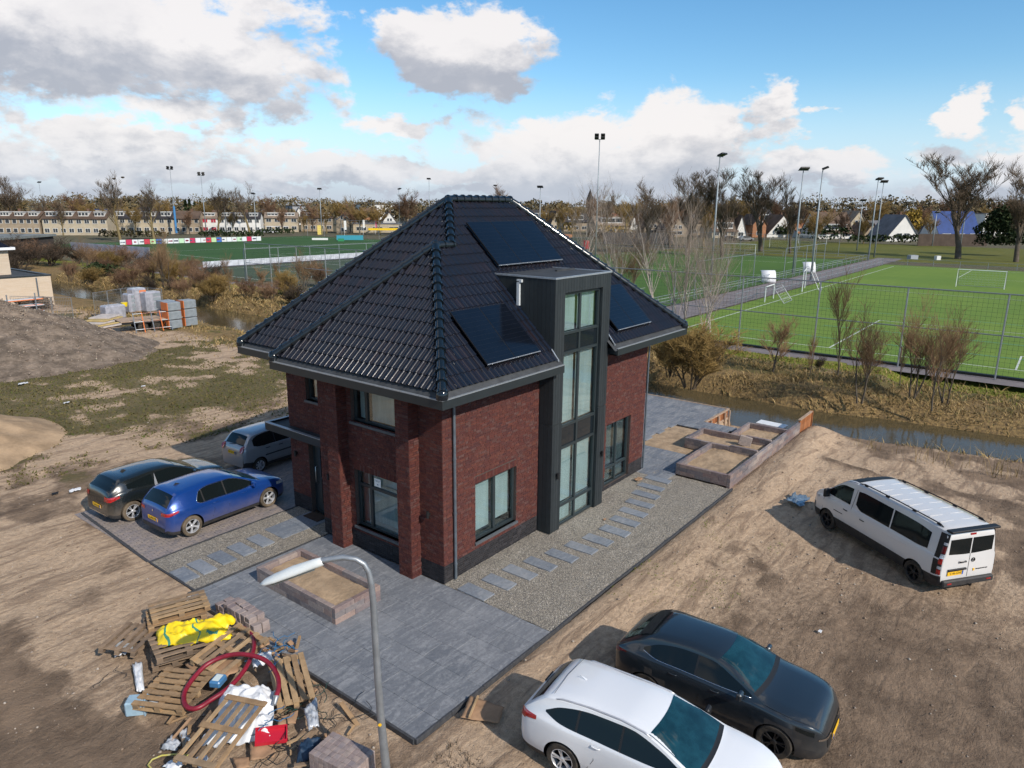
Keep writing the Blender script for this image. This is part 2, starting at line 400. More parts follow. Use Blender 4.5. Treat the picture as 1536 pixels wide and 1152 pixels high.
for y0 in (1.65, 4.47):                  # the two brick piers standing proud of the facade
    wallrun((.48, 0, 0), YA, -XA, y0, y0+.48, 0, ZS, plinth=-1, depth=.34)
    wallrun((0, y0, 0), XA, -YA, .481, .822, 0, ZS, plinth=-1, depth=.02); wallrun((0, y0+.48, 0), XA, YA, .481, .822, 0, ZS, plinth=-1, depth=.02)
wallrun((0, 5.751, 0), XA, YA, XB0+.22, XM+.1, 0, ZS, depth=.1)
DOOR = (6.30, 7.25, .0, 2.32); WS = (6.45, 7.2, 3.78, 4.75)
wallrun((XM, 0, 0), YA, -XA, 5.76, YE, 0, ZS, [DOOR, WS])
wallrun((0, YE, 0), XA, YA, XM+.22, XE-.22, 0, ZS); wallrun((XE, 0, 0), YA, XA, YB+.22, YE-.001, 0, ZS)
unit = MB().cbox((0, 0, 0), (1, 1, 1))
ub = {'red': unit.mesh('brick', M_brick), 'black': MB().cbox((0, 0, 0), (1, 1, 1)).mesh('brick', M_brickd)}
allb = sorted(((Vector(CAM)-b[0]).length, k, b) for k in BR for b in [(x[0], x[1], x[2], x[3], x[4], x[5], i) for i, x in enumerate(BR[k])] if b[2].dot(Vector(CAM)-b[0]) > 0) if False else None
near = []
for k in BR:
    for i, b in enumerate(BR[k]):
        v = Vector(CAM)-b[0]
        if b[2].dot(v) > 0: near.append((v.length-3*abs(b[2].dot(v.normalized())), k, i))
near.sort(); near = near[:300]; chosen = {(k, i) for _, k, i in near}
for k in BR:
    rest = MB()
    for i, (c_, U, N, a, d, h) in enumerate(BR[k]):
        Mx = Matrix(((U.x*a, N.x*d, 0, c_.x), (U.y*a, N.y*d, 0, c_.y), (0, 0, h, c_.z), (0, 0, 0, 1)))
        if (k, i) in chosen:
            o = link_mesh('brick', ub[k], house); o.matrix_local = Mx
        else: rest.add(unit.v, unit.f, Mx)
    tag(rest.build('brick_courses', M_brick if k == 'red' else M_brickd, house), kind='stuff')

# ---- windows
def window(P, U, N, box, mull=(), rails=(), fw=.07, sill=None, blind='full', inset=.09, dark=(), name='window'):
    """box (ua, ub, za, zb); panes between mullions (u) and rails (z)"""
    P, U, N = Vector(P), Vector(U), Vector(N); Z = Vector((0, 0, 1)); ua, ub_, za, zb = box
    def bx(mb, a, b, c, d, o0, o1):       # u a..b, z c..d, outward o0..o1
        q = [P+U*uu+Z*zz+N*oo for oo in (o1, o0) for uu, zz in ((a, c), (b, c), (b, d), (a, d))]
        mb.add(q, [(0, 1, 2, 3), (7, 6, 5, 4), (0, 4, 5, 1), (1, 5, 6, 2), (2, 6, 7, 3), (3, 7, 4, 0)])
    fr = MB(); o0, o1 = -inset-.07, -inset
    bx(fr, ua, ua+fw, za, zb, o0, o1); bx(fr, ub_-fw, ub_, za, zb, o0, o1)
    bx(fr, ua+fw, ub_-fw, za, za+fw, o0, o1-.001); bx(fr, ua+fw, ub_-fw, zb-fw, zb, o0, o1-.001)
    us = [ua]+list(mull)+[ub_]; zs = [za]+list(rails)+[zb]
    for m_ in mull: bx(fr, m_-.045, m_+.045, za+fw, zb-fw, o0, o1+.003)
    for r_ in rails:
        for i in range(len(us)-1): bx(fr, us[i]+(fw if i == 0 else .045), us[i+1]-(fw if i == len(us)-2 else .045), r_-.04, r_+.04, o0, o1+.001)
    wo = fr.build(name, M_frame, house)
    for i in range(len(us)-1):
        for j in range(len(zs)-1):
            a = us[i]+(fw if i == 0 else .045); b = us[i+1]-(fw if i == len(us)-2 else .045)
            c_ = zs[j]+(fw if j == 0 else .04); d = zs[j+1]-(fw if j == len(zs)-2 else .04)
            g = MB(); bx(g, a-.005, b+.005, c_-.005, d+.005, o1-.045, o1-.035); g.build('pane', M_glassd if j in dark else M_pane, wo)
            if j not in dark and blind:
                bl = MB(); lo = c_ if blind != 'gap' else c_+.22*(d-c_)*(.5 if i else .3)
                bx(bl, a+.02, b-.02, lo, d+.02, o1-.17, o1-.16); bl.build('blind', M_curtain if blind == 'strips' else M_blind, wo)
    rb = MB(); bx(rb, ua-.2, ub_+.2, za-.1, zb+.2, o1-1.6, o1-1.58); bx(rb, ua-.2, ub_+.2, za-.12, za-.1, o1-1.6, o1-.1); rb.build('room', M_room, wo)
    if sill:
        s = MB(); bx(s, ua-.04, ub_+.04, za-.07, za, -inset, .055); s.build('sill', M_stonesill, wo)
    return wo
window((0, YB, 0), XA, -YA, WIN1, [3.0], sill=1, blind='gap')
window((0, YB, 0), XA, -YA, WIN2, [9.84], [.72], blind='strips')
window((XB0, 0, 0), YA, -XA, WA1, [3.72], [1.93], sill=1, inset=.12, blind=None)
window((XB0, 0, 0), YA, -XA, WA2, [3.78], sill=1, inset=.12)
window((XM, 0, 0), YA, -XA, WS, sill=1, inset=.12)
# the room behind the ground floor window of the entrance side: pale blind panels standing in it and a paper notice on the glass
sh = MB(); sh.box((1.35, 2.0, .3), (1.36, 4.7, 2.6)); sh.box((1.0, 2.6, .66), (1.34, 4.2, .7)); sh.build('inner_screen', M_blind, house)
nt = MB(); nt.box((.945, 3.30, 2.02), (.948, 3.56, 2.26)); nt.cur = 1
for i, (a, b) in enumerate(((2.20, .19), (2.17, .15))): nt.box((.942, 3.43-b/2, a), (.9445, 3.43+b/2, a+.012))
nt.box((.942, 3.40, 2.07), (.9445, 3.45, 2.11)); nt.build('paper_notice', [mat('paper', (.75, .76, .74), .7), mat('grey_print', (.25, .27, .3), .7)], house)

# ---- front door
dr = MB(); dx = XM+.16
dr.box((dx, DOOR[0], .10), (dx+.06, DOOR[0]+.07, 2.32)); dr.box((dx, DOOR[1]-.07, .10), (dx+.06, DOOR[1], 2.32)); dr.box((dx, DOOR[0]+.07, 2.25), (dx+.06, DOOR[1]-.07, 2.32))
dr.box((dx-.01, DOOR[0]+.07, .0), (dx+.08, DOOR[1]-.07, .10)); dr.box((dx+.01, DOOR[0]+.07, .10), (dx+.05, DOOR[1]-.07, .34))
dr.box((dx+.01, DOOR[0]+.07, .34), (dx+.05, DOOR[0]+.17, 2.25)); dr.box((dx+.01, DOOR[1]-.34, .34), (dx+.05, DOOR[1]-.07, 2.25)); dr.box((dx+.012, DOOR[0]+.17, 1.16), (dx+.048, DOOR[1]-.34, 1.24))
do = dr.build('front_door', M_frame, house)
g = MB(); g.box((dx+.03, DOOR[0]+.17, .34), (dx+.035, DOOR[1]-.34, 1.16)); g.box((dx+.03, DOOR[0]+.17, 1.24), (dx+.035, DOOR[1]-.34, 2.25)); g.build('pane', M_glassd, do)
MB().tube([(dx-.005, 7.09, 1.0), (dx-.06, 7.09, 1.02), (dx-.06, 7.09, 1.55), (dx-.005, 7.09, 1.57)], .014, 8).build('handle', mat('steel', (.6, .62, .64), .3, .5, metal=1), do, smooth=True)
dm = MB(); dm.box((1.07, 6.5, .012), (1.52, 7.2, .03)); tag(dm.build('door_mat', mat('mat_brown', (.07, .05, .04), .95, .1, var=.3, vscale=20)), 'brown coir door mat lying before the front door', 'door mat')

# ---- canopy over the door
cn = MB(); cz = 2.80
cn.box((1.07, 5.98, cz-.24), (1.15, 8.93, cz)); cn.box((1.15, 8.85, cz-.24), (3.4, 8.93, cz)); cn.box((1.15, 5.98, cz-.235), (XM-.01, 8.85, cz-.20)); cn.box((XM-.01, YE+.02, cz-.235), (3.4, 8.85, cz-.20))
co = cn.build('door_canopy', M_anthr, house)
rf = MB(); rf.box((1.15, 5.98, cz-.1), (XM-.01, 8.85, cz-.045)); rf.box((XM-.01, YE+.02, cz-.1), (3.4, 8.85, cz-.046)); rf.build('canopy_roofing', M_roofing, co)
tr = MB(); tr.box((1.06, 5.97, cz), (1.165, 8.94, cz+.02)); tr.box((1.165, 8.84, cz), (3.4, 8.94, cz+.02)); tr.build('canopy_trim', M_lead, co)

# ---- eaves: gutter box, fascia, trim, soffit
fa = MB(); sof = MB(); gt = MB(); tm = MB()
def eave(x0, y0, x1, y1, inx, iny):       # run from p0 to p1, (inx, iny) points inward; the runs butt at the corners
    d = Vector((x1-x0, y1-y0, 0)); ln = d.length; d.normalize(); n = Vector((inx, iny, 0))
    def bx(mb, a, b, o0, o1, z0, z1):
        q = [Vector((x0, y0, 0))+d*s+n*o+Vector((0, 0, z)) for z in (z0, z1) for s, o in ((a, o0), (b, o0), (b, o1), (a, o1))]
        mb.add(q, [(0, 3, 2, 1), (4, 5, 6, 7), (0, 1, 5, 4), (1, 2, 6, 5), (2, 3, 7, 6), (3, 0, 4, 7)])
    bx(fa, 0, ln, 0, .05, ZS-.002, ZE-.012); bx(tm, 0, ln, -.004, .06, ZE-.012, ZE+.012)
    return bx, ln
for (x0, y0, x1, y1, ix, iy, s0, s1) in ((0, 0, 5.04, 0, 0, 1, 0, 0), (8.07, 0, LX, 0, 0, 1, 0, 0), (LX, .05, LX, WY-.05, -1, 0, 0, 0), (LX, WY, DX, WY, 0, -1, 0, 0),
                                 (DX, WY-.05, DX, W2+.05, 1, 0, 0, 0), (DX+.05, W2, 0, W2, 0, -1, 0, 0), (0, W2-.05, 0, .05, 1, 0, 0, 0)):
    bx, ln = eave(x0, y0, x1, y1, ix, iy)
    bx(gt, .02, ln-.02, .06, .19, ZE-.09, ZE-.045)
fo = fa.build('fascia', M_anthr, house); tm.build('fascia_trim', M_lead, fo)
gt.build('gutter', mat('gutter_dirt', (.16, .085, .05), .95, .1, var=.6, vscale=14, var2=(.10, .09, .085)), house)
sf = MB()
for a, b in (((.05, .05), (TX0, YB)), ((8.12, .05), (LX-.05, YB)), ((.05, YB), (XB0+.2, W2-.05)), ((XE, YB), (LX-.05, WY-.05)), ((DX+.05, YE), (XE, WY-.05)), ((DX+.05, W2-.05), (XM+.2, YE)), ((XB0+.2, 5.8), (XM+.2, W2-.05)), ((TX0, .05), (5.04, TY-.005)), ((8.07, .05), (8.12, YB)), ((TX1+.003, .31), (8.07, YB))):
    sf.box((a[0], a[1], ZS+.001), (b[0], b[1], ZS+.03))
sf.build('soffit', M_anthr, house)
ec = MB(); ec.box((4.99, .05, ZS), (5.04, .295, ZE-.02)); ec.box((8.07, .05, ZS), (8.12, .80, ZE-.02)); ec.build('gutter_end', M_anthr, house)
ft = MB()                                 # slanting lead strips beside the tower where the tiles end
for xx in (TX0-.06, TX1+.06):
    ft.add([(xx-.02, .1, ZE+.10), (xx+.02, .1, ZE+.10), (xx+.02, .35, ZE+.4), (xx-.02, .35, ZE+.4), (xx-.02, .1, ZE+.14), (xx+.02, .1, ZE+.14), (xx+.02, .35, ZE+.44), (xx-.02, .35, ZE+.44)], [(0, 3, 2, 1), (4, 5, 6, 7), (0, 1, 5, 4), (1, 2, 6, 5), (2, 3, 7, 6), (3, 0, 4, 7)])
ft.build('flashing', M_lead, house)

# ---- roof: sheets, glazed pantiles, hip tiles
def rz(k, x, y):
    return ZE+TP*{'B': y, 'E': x, 'F': W2-y, 'A': x-DX, 'K': WY-y, 'R': LX-x}[k]
def poly_sheet(mb, k, poly, dz=-.05): mb.add([(x, y, rz(k, x, y)+dz) for x, y in poly], [tuple(range(len(poly)))])
h2 = W2/2; hw = WY/2
SL = [('B', [(.0, .0), (LX, 0), (LX-h2, h2), (h2, h2)], (1, 0), (0, 1), (0, 0)), ('B', [(DX+h2, h2), (LX-h2, h2), (LX-hw, hw), (DX+hw, hw)], (1, 0), (0, 1), (0, 0)),
      ('E', [(0, W2), (0, 0), (h2, h2)], (0, -1), (1, 0), (0, W2)), ('F', [(DX, W2), (0, W2), (h2, h2), (DX+h2, h2)], (-1, 0), (0, -1), (DX+.3, W2)),
      ('A', [(DX, WY), (DX, W2), (DX+h2, h2), (DX+hw, hw)], (0, -1), (1, 0), (DX, WY)),
      ('K', [(LX, WY), (DX, WY), (DX+hw, hw), (LX-hw, hw)], (-1, 0), (0, -1), (LX, WY)), ('R', [(LX, 0), (LX, WY), (LX-hw, hw)], (0, 1), (-1, 0), (LX, 0))]
rs = MB()
for k, poly, *_ in SL: poly_sheet(rs, k, poly) if not (k == 'B' and poly[0][1] < 1) else [poly_sheet(rs, k, q) for q in ([(0, 0), (TX0+.1, 0), (TX0+.1, h2), (h2, h2)], [(TX0+.1, 2.45), (TX1-.1, 2.45), (TX1-.1, h2), (TX0+.1, h2)], [(TX1-.1, 0), (LX, 0), (LX-h2, h2), (TX1-.1, h2)])]
ro = rs.build('roof', M_roofing, house)
TW, TC = .212, .2705                     # tile pitch along the eave and (in plan) up the slope
SEC = math.sqrt(1+TP*TP)
def tile_rows():
    """one pantile in slope space: u across, s up the slope, h out of it"""
    prof = [(.000, .014), (.010, .036), (.024, .052), (.040, .052), (.056, .034), (.070, .008), (.105, .000), (.155, .001), (.198, .010), (.214, .022)]
    ln = TC*SEC+.045; vs = []; fs = []
    for s, lift in ((0, .030), (ln, .002)):
        for u, h in prof: vs.append((u, s, h+lift))
    for u, h in prof: vs.append((u, .004, h+.006))
    n = len(prof)
    for i in range(n-1): fs.append((i, i+1, n+i+1, n+i)); fs.append((2*n+i, 2*n+i+1, i+1, i))
    return vs, fs
tv, tf = tile_rows()
inside = lambda p, poly: all((poly[(i+1) % len(poly)][0]-poly[i][0])*(p[1]-poly[i][1])-(poly[(i+1) % len(poly)][1]-poly[i][1])*(p[0]-poly[i][0]) > 0 for i in range(len(poly)))
cand = []; restm = []
for k, poly, U, V, O in SL:
    area = sum(poly[i][0]*poly[(i+1) % len(poly)][1]-poly[(i+1) % len(poly)][0]*poly[i][1] for i in range(len(poly)))
    pl = poly if area > 0 else poly[::-1]
    U3 = Vector((U[0], U[1], 0)); V3 = Vector((V[0], V[1], TP)).normalized(); N3 = U3.cross(V3)
    if N3.z < 0: N3 = -N3
    mb = MB()
    nrow = int(hw/TC)+2; ncol = int(14/TW)+4
    for r_ in range(nrow):
        for c_ in range(-3, ncol):
            ou, ov = c_*TW, .15+r_*TC
            q = [(O[0]+U[0]*a+V[0]*b, O[1]+U[1]*a+V[1]*b) for a in (ou-.02, ou+TW+.02) for b in (ov, ov+TC+.03)]
            ins = [inside(p, pl) for p in q]
            if not any(ins): continue
            cx, cy = sum(p[0] for p in q)/4, sum(p[1] for p in q)/4
            if k == 'B' and TX0+.05 < cx < TX1-.05 and cy < (TZ-ZE)/TP-.05: continue
            if k == 'B' and TX0-.02 < cx < TX1+.05 and cy < .42: continue
            if k in 'B' and poly[0][1] > 1 and r_*TC+.15+TC*.5 < h2-.02: continue
            if k in 'B' and poly[0][1] < 1 and r_*TC+.15+TC*.5 > h2-.02 and not (DX+h2 > cx): continue
            bx0, by0 = O[0]+U[0]*ou+V[0]*ov, O[1]+U[1]*ou+V[1]*ov
            base = Vector((bx0, by0, rz(k, bx0, by0)-.012))
            Mx = Matrix(((U3.x, V3.x, N3.x, base.x), (U3.y, V3.y, N3.y, base.y), (U3.z, V3.z, N3.z, base.z), (0, 0, 0, 1)))
            if U3.cross(V3).z < 0: Mx = Mx @ Matrix.Translation((TW, 0, 0)) @ Matrix.Scale(-1, 4, (1, 0, 0)) if False else Mx
            if all(ins): cand.append(((Vector(CAM)-base).length if N3.dot(Vector(CAM)-base) > 0 else 99, k, Mx, mb))
            else: mb.add(tv, tf, Mx)
    restm.append((k, pl, mb))
cand.sort(key=lambda a: a[0])
tile_me = MB().add(tv, tf).mesh('roof_tile', M_tile, smooth=True, angle=50)
for i, (d, k, Mx, mb) in enumerate(cand):
    if i < 300 - 118 + 118:
        o = link_mesh('roof_tile', tile_me, house); o.matrix_local = Mx
    else: mb.add(tv, tf, Mx)
for k, pl, mb in restm:
    bm = bmesh.new(); me = mb.mesh('roof_tiles', M_tile, smooth=True, angle=50); bm.from_mesh(me)
    for i in range(len(pl)):
        a, b = Vector((*pl[i], 0)), Vector((*pl[(i+1) % len(pl)], 0)); d = (b-a).normalized(); nrm = Vector((d.y, -d.x, 0))
        if k == 'B' and abs(a.y-h2) < .01 and abs(b.y-h2) < .01: continue
        bmesh.ops.bisect_plane(bm, geom=bm.verts[:]+bm.edges[:]+bm.faces[:], plane_co=a, plane_no=nrm, clear_outer=True)
    bm.to_mesh(me); bm.free(); tag(link_mesh('roof_tiles', me, ro), kind='stuff')
# hip and ridge caps
def cap_mesh():
    m_ = MB(); n = 9
    for s0, s1, r0, r1 in ((0, .36, .125, .105), (-.02, .05, .145, .145)):
        rows = []
        for s, r_ in ((s0, r0*.6), (s0, r0), (s1, r1), (s1, r1*.8)):
            rows.append([(s, r_*math.cos(math.pi*(-.12+1.24*k/n)), r_*math.sin(math.pi*(-.12+1.24*k/n))*1.05) for k in range(n+1)])
        m_.grid(rows)
    return m_.mesh('ridge_tile', M_ridge, smooth=True, angle=40)
capm = cap_mesh()
hips = [((.10, .10, ZE+.12), (h2, h2, ZE+TP*h2)), ((.10, W2-.10, ZE+.12), (h2, h2, ZE+TP*h2)), ((DX+h2, h2, ZE+TP*h2), (DX+hw, hw, ZE+TP*hw)), ((DX+.1, WY-.1, ZE+.12), (DX+hw, hw, ZE+TP*hw)),
        ((LX-.1, .1, ZE+.12), (LX-hw, hw, ZE+TP*hw)), ((LX-.1, WY-.1, ZE+.12), (LX-hw, hw, ZE+TP*hw)), ((LX-hw, hw, ZE+TP*hw), (DX+hw, hw, ZE+TP*hw)), ((DX+h2+.05, h2, ZE+TP*h2-.02), (h2, h2, ZE+TP*h2-.02))]
for p, q in hips:
    p, q = Vector(p), Vector(q); d = q-p; n = max(1, round(d.length/.345)); st = d.length/n; d.normalize()
    side = Vector((0, 0, 1)).cross(d).normalized(); upv = d.cross(side)
    for i in range(n):
        b = p+d*(st*i)+upv*.035
        o = link_mesh('ridge_tile', capm, house); o.matrix_local = Matrix(((d.x*st/.345, side.x, upv.x, b.x), (d.y*st/.345, side.y, upv.y, b.y), (d.z*st/.345, side.z, upv.z, b.z), (0, 0, 0, 1)))
for x, y, z in ((h2, h2, ZE+TP*h2), (DX+hw, hw, ZE+TP*hw), (LX-hw, hw, ZE+TP*hw), (.09, .09, ZE+.11), (.09, W2-.09, ZE+.11), (DX+.09, WY-.09, ZE+.11), (LX-.09, .09, ZE+.11)):
    m_ = MB(); m_.lathe([(.14, -.12), (.15, -.02), (.135, .06), (.09, .12), (.02, .15)], 14, Matrix.Translation((x, y, z+.02))); m_.build('hip_cap', M_ridge, house, smooth=True, angle=50)

# ---- solar panels on the slope
def pv(x0, x1, y0, y1):
    h = .115
    Vv = Vector((0, 1, TP)).normalized(); Nn = Vector((0, -TP, 1)).normalized(); Uu = Vector((1, 0, 0)); ln = (y1-y0)*SEC
    base = Vector((x0, y0, ZE+TP*y0))+Nn*h
    Mx = Matrix(((1, Vv.x, Nn.x, base.x), (0, Vv.y, Nn.y, base.y), (0, Vv.z, Nn.z, base.z), (0, 0, 0, 1)))
    m_ = MB(); m_.box((.004, .004, 0), (x1-x0-.004, ln-.004, .032)); m_.cur = 1; m_.box((.014, .014, .0325), (x1-x0-.014, ln-.014, .035)); m_.cur = 2
    for k in range(1, 12): m_.box((.014, ln*k/12-.0025, .0352), (x1-x0-.014, ln*k/12+.0025, .0358))
    m_.cur = 3; m_.box((.004, -.012, .002), (x1-x0-.004, .003, .036))
    o = m_.build('solar_panel', [M_black, M_pv, mat('pv_line', (.009, .012, .018), .3, .4), M_lead], house); o.matrix_local = Mx
    r_ = MB(); r_.box((.1, .1, -.09), (x1-x0-.1, .14, 0)); r_.box((.1, ln-.3, -.09), (x1-x0-.1, ln-.26, 0)); rr = r_.build('mounting_rail', M_black, o)
for i in range(3): pv(5.22+1.135*i, 5.22+1.135*(i+1), 2.66, 3.95)
for i in range(2): pv(1.98+1.14*i, 1.98+1.14*(i+1), .40, 1.67)
for i in range(2): pv(8.61+1.14*i, 8.61+1.14*(i+1), .42, 1.70)

# ---- stair tower
YR = (TZ-ZE)/TP
core = MB(); core.box((TX0+.03, TY+.03, 0), (5.44, TY+.3, TZ-.02)); core.box((7.52, TY+.03, 0), (TX1-.03, TY+.3, TZ-.02)); core.box((5.44, TY+.03, 7.27), (7.52, TY+.3, TZ-.02))
for x in (TX0+.03, TX1-.13):
    core.box((x, TY+.3, 0), (x+.1, YB+.1, TZ-.02)); core.add([(x, YB+.1, ZE-.4), (x+.1, YB+.1, ZE-.4), (x+.1, YR, TZ-.1), (x, YR, TZ-.1), (x, YB+.1, TZ-.02), (x+.1, YB+.1, TZ-.02), (x+.1, YR, TZ-.02), (x, YR, TZ-.02)], [(0, 3, 2, 1), (4, 5, 6, 7), (0, 1, 5, 4), (1, 2, 6, 5), (2, 3, 7, 6), (3, 0, 4, 7)])
core.box((5.3, 2.0, .0), (7.7, 2.05, 7.3)); core.box((TX0+.14, 1.2, ZE-.2), (TX1-.14, YR+.1, TZ-.03))
tower = core.build('stair_tower', M_room, house)
def board(x0, x1, y0, y1, z0, z1, top=None):
    m_ = MB()
    if top is None: m_.box((x0, y0, z0), (x1, y1, z1))
    else: m_.add([(x0, y0, z0), (x1, y0, z0), (x1, y1, top), (x0, y1, top), (x0, y0, z1), (x1, y0, z1), (x1, y1, z1), (x0, y1, z1)], [(0, 3, 2, 1), (4, 5, 6, 7), (0, 1, 5, 4), (1, 2, 6, 5), (2, 3, 7, 6), (3, 0, 4, 7)])
    m_.build('cladding_board', M_board, tower)
def frontboards(x0, x1, z0, z1, n):
    st = (x1-x0)/n
    for i in range(n): board(x0+i*st+.004, x0+(i+1)*st-.004, TY, TY+.028, z0, z1)
for z0, z1 in ((0, 3.44), (3.45, 7.27)): frontboards(TX0, 5.45, z0+.02, z1, 4); frontboards(7.51, TX1, z0+.02, z1, 4)
frontboards(TX0, 5.45, 7.27, TZ, 4); frontboards(5.45, 7.51, 7.29, TZ, 14); frontboards(7.51, TX1, 7.27, TZ, 4)
for x0, x1 in ((TX0, TX0+.028), (TX1-.028, TX1)):
    n = 15; y0 = TY+.03; st = (YR-y0)/n
    for i in range(n):
        a, b = y0+i*st+.003, y0+(i+1)*st-.003
        if b < YB+.02:
            board(x0, x1, a, b, .02, 3.44); board(x0, x1, a, b, 3.45, TZ)
        else: board(x0, x1, a, b, ZE+TP*a-.08, TZ, ZE+TP*b-.08)
window((0, TY, 0), XA, -YA, (5.45, 7.51, .02, 7.27), [6.42], [.68, 2.57, 3.25, 5.49, 6.08], inset=.10, dark=(2, 4), name='tower_window')
rvl = MB(); rvl.box((5.445, TY+.03, .02), (5.452, TY+.12, 7.27)); rvl.box((7.508, TY+.03, .02), (7.515, TY+.12, 7.27)); rvl.build('reveal', M_anthr, tower)
tt = MB(); tt.box((TX0-.02, TY-.02, TZ), (TX1+.02, TY+.06, TZ+.045)); tt.box((TX0-.02, TY+.06, TZ), (TX0+.06, YR+.12, TZ+.045)); tt.box((TX1-.06, TY+.06, TZ), (TX1+.02, YR+.12, TZ+.045)); tt.build('roof_trim', M_lead, tower)
tr_ = MB(); tr_.box((TX0+.06, TY+.06, TZ-.02), (TX1-.06, YR+.12, TZ+.02)); tr_.box((6.9, 1.6, TZ+.02), (7.9, 1.68, TZ+.07), Matrix.Rotation(0, 4, 'Z')); tr_.build('flat_roof', M_roofing, tower)
vp = MB(); vp.box((TX0-.075, 1.53, 6.88), (TX0-.004, 1.62, 7.58)); vp.box((TX0-.075, 1.45, 7.55), (TX0-.004, 1.62, 7.63)); vp.build('overflow_pipe', mat('grey_pvc', (.50, .53, .55), .5, .4), house)
def wlamp(c, out):
    m_ = MB(); c = Vector(c); o = Vector(out)
    m_.tube([c+Vector((0, 0, -.09))+o*.07, c+Vector((0, 0, .09))+o*.07], .042, 10); m_.cbox(c+o*.02, (.05 if out[0] else .05, .05, .07)); m_.build('wall_lamp', M_black, house)
wlamp((5.20, TY, 1.84), (0, -1, 0)); wlamp((7.78, TY, 1.84), (0, -1, 0)); wlamp((XB0-.012, 1.30, 1.86), (-1, 0, 0)); wlamp((XB0-.012, 5.36, 1.9), (-1, 0, 0)); wlamp((XM-.012, 7.86, 1.88), (-1, 0, 0))
def pipe(x, y, r=.04):
    m_ = MB(); m_.tube([(x, y, ZS+.05), (x, y, .02)], r, 12)
    po = m_.build('downpipe', M_zinc, house, smooth=True, angle=50)
    for z in (.45, 1.9, 3.4): MB().tube([(x, y, z-.03), (x, y, z+.03)], r*1.22, 12).build('bracket', M_zinc, po)
pipe(1.20, .745); pipe(XE+.10, .80, .035)
# ---------------------------------------------------------------- terrain
def ramp_axis(segs):
    out = [segs[0][0]]
    for a, b, st in segs:
        n = max(1, int(round((b-a)/st))); out += list(a+(b-a)*np.arange(1, n+1)/n)
    return np.array(out)
gx = ramp_axis([(-3000, -400, 400), (-400, -60, 40), (-60, -14, 3), (-14, 24, .17), (24, 40, .3), (40, 150, 3), (150, 500, 20), (500, 3500, 300)])
gy = ramp_axis([(-3000, -400, 400), (-400, -60, 40), (-60, -16, 1.5), (-16, 22, .17), (22, 75, .5), (75, 130, 2), (130, 500, 20), (500, 3500, 300)])
XX, YY = np.meshgrid(gx, gy, indexing='ij')
def canal_edges(y):
    w1 = .8*(fbm(y*.15, y*0+3, 3)-.5)
    near = 23.2+w1+np.clip(-2-y, 0, 60)*.24+np.clip(y-50, 0, 15)*.1-np.clip(y-65, 0, 15)*.1
    far = 27.35+.9*(fbm(y*.2, y*0+9, 3)-.5)+np.clip(-1-y, 0, 60)*.12
    return near, far
def box_in(x, y, x0, x1, y0, y1, s=.15):
    return sstep(x, x0-s, x0)*(1-sstep(x, x1, x1+s))*sstep(y, y0-s, y0)*(1-sstep(y, y1, y1+s))
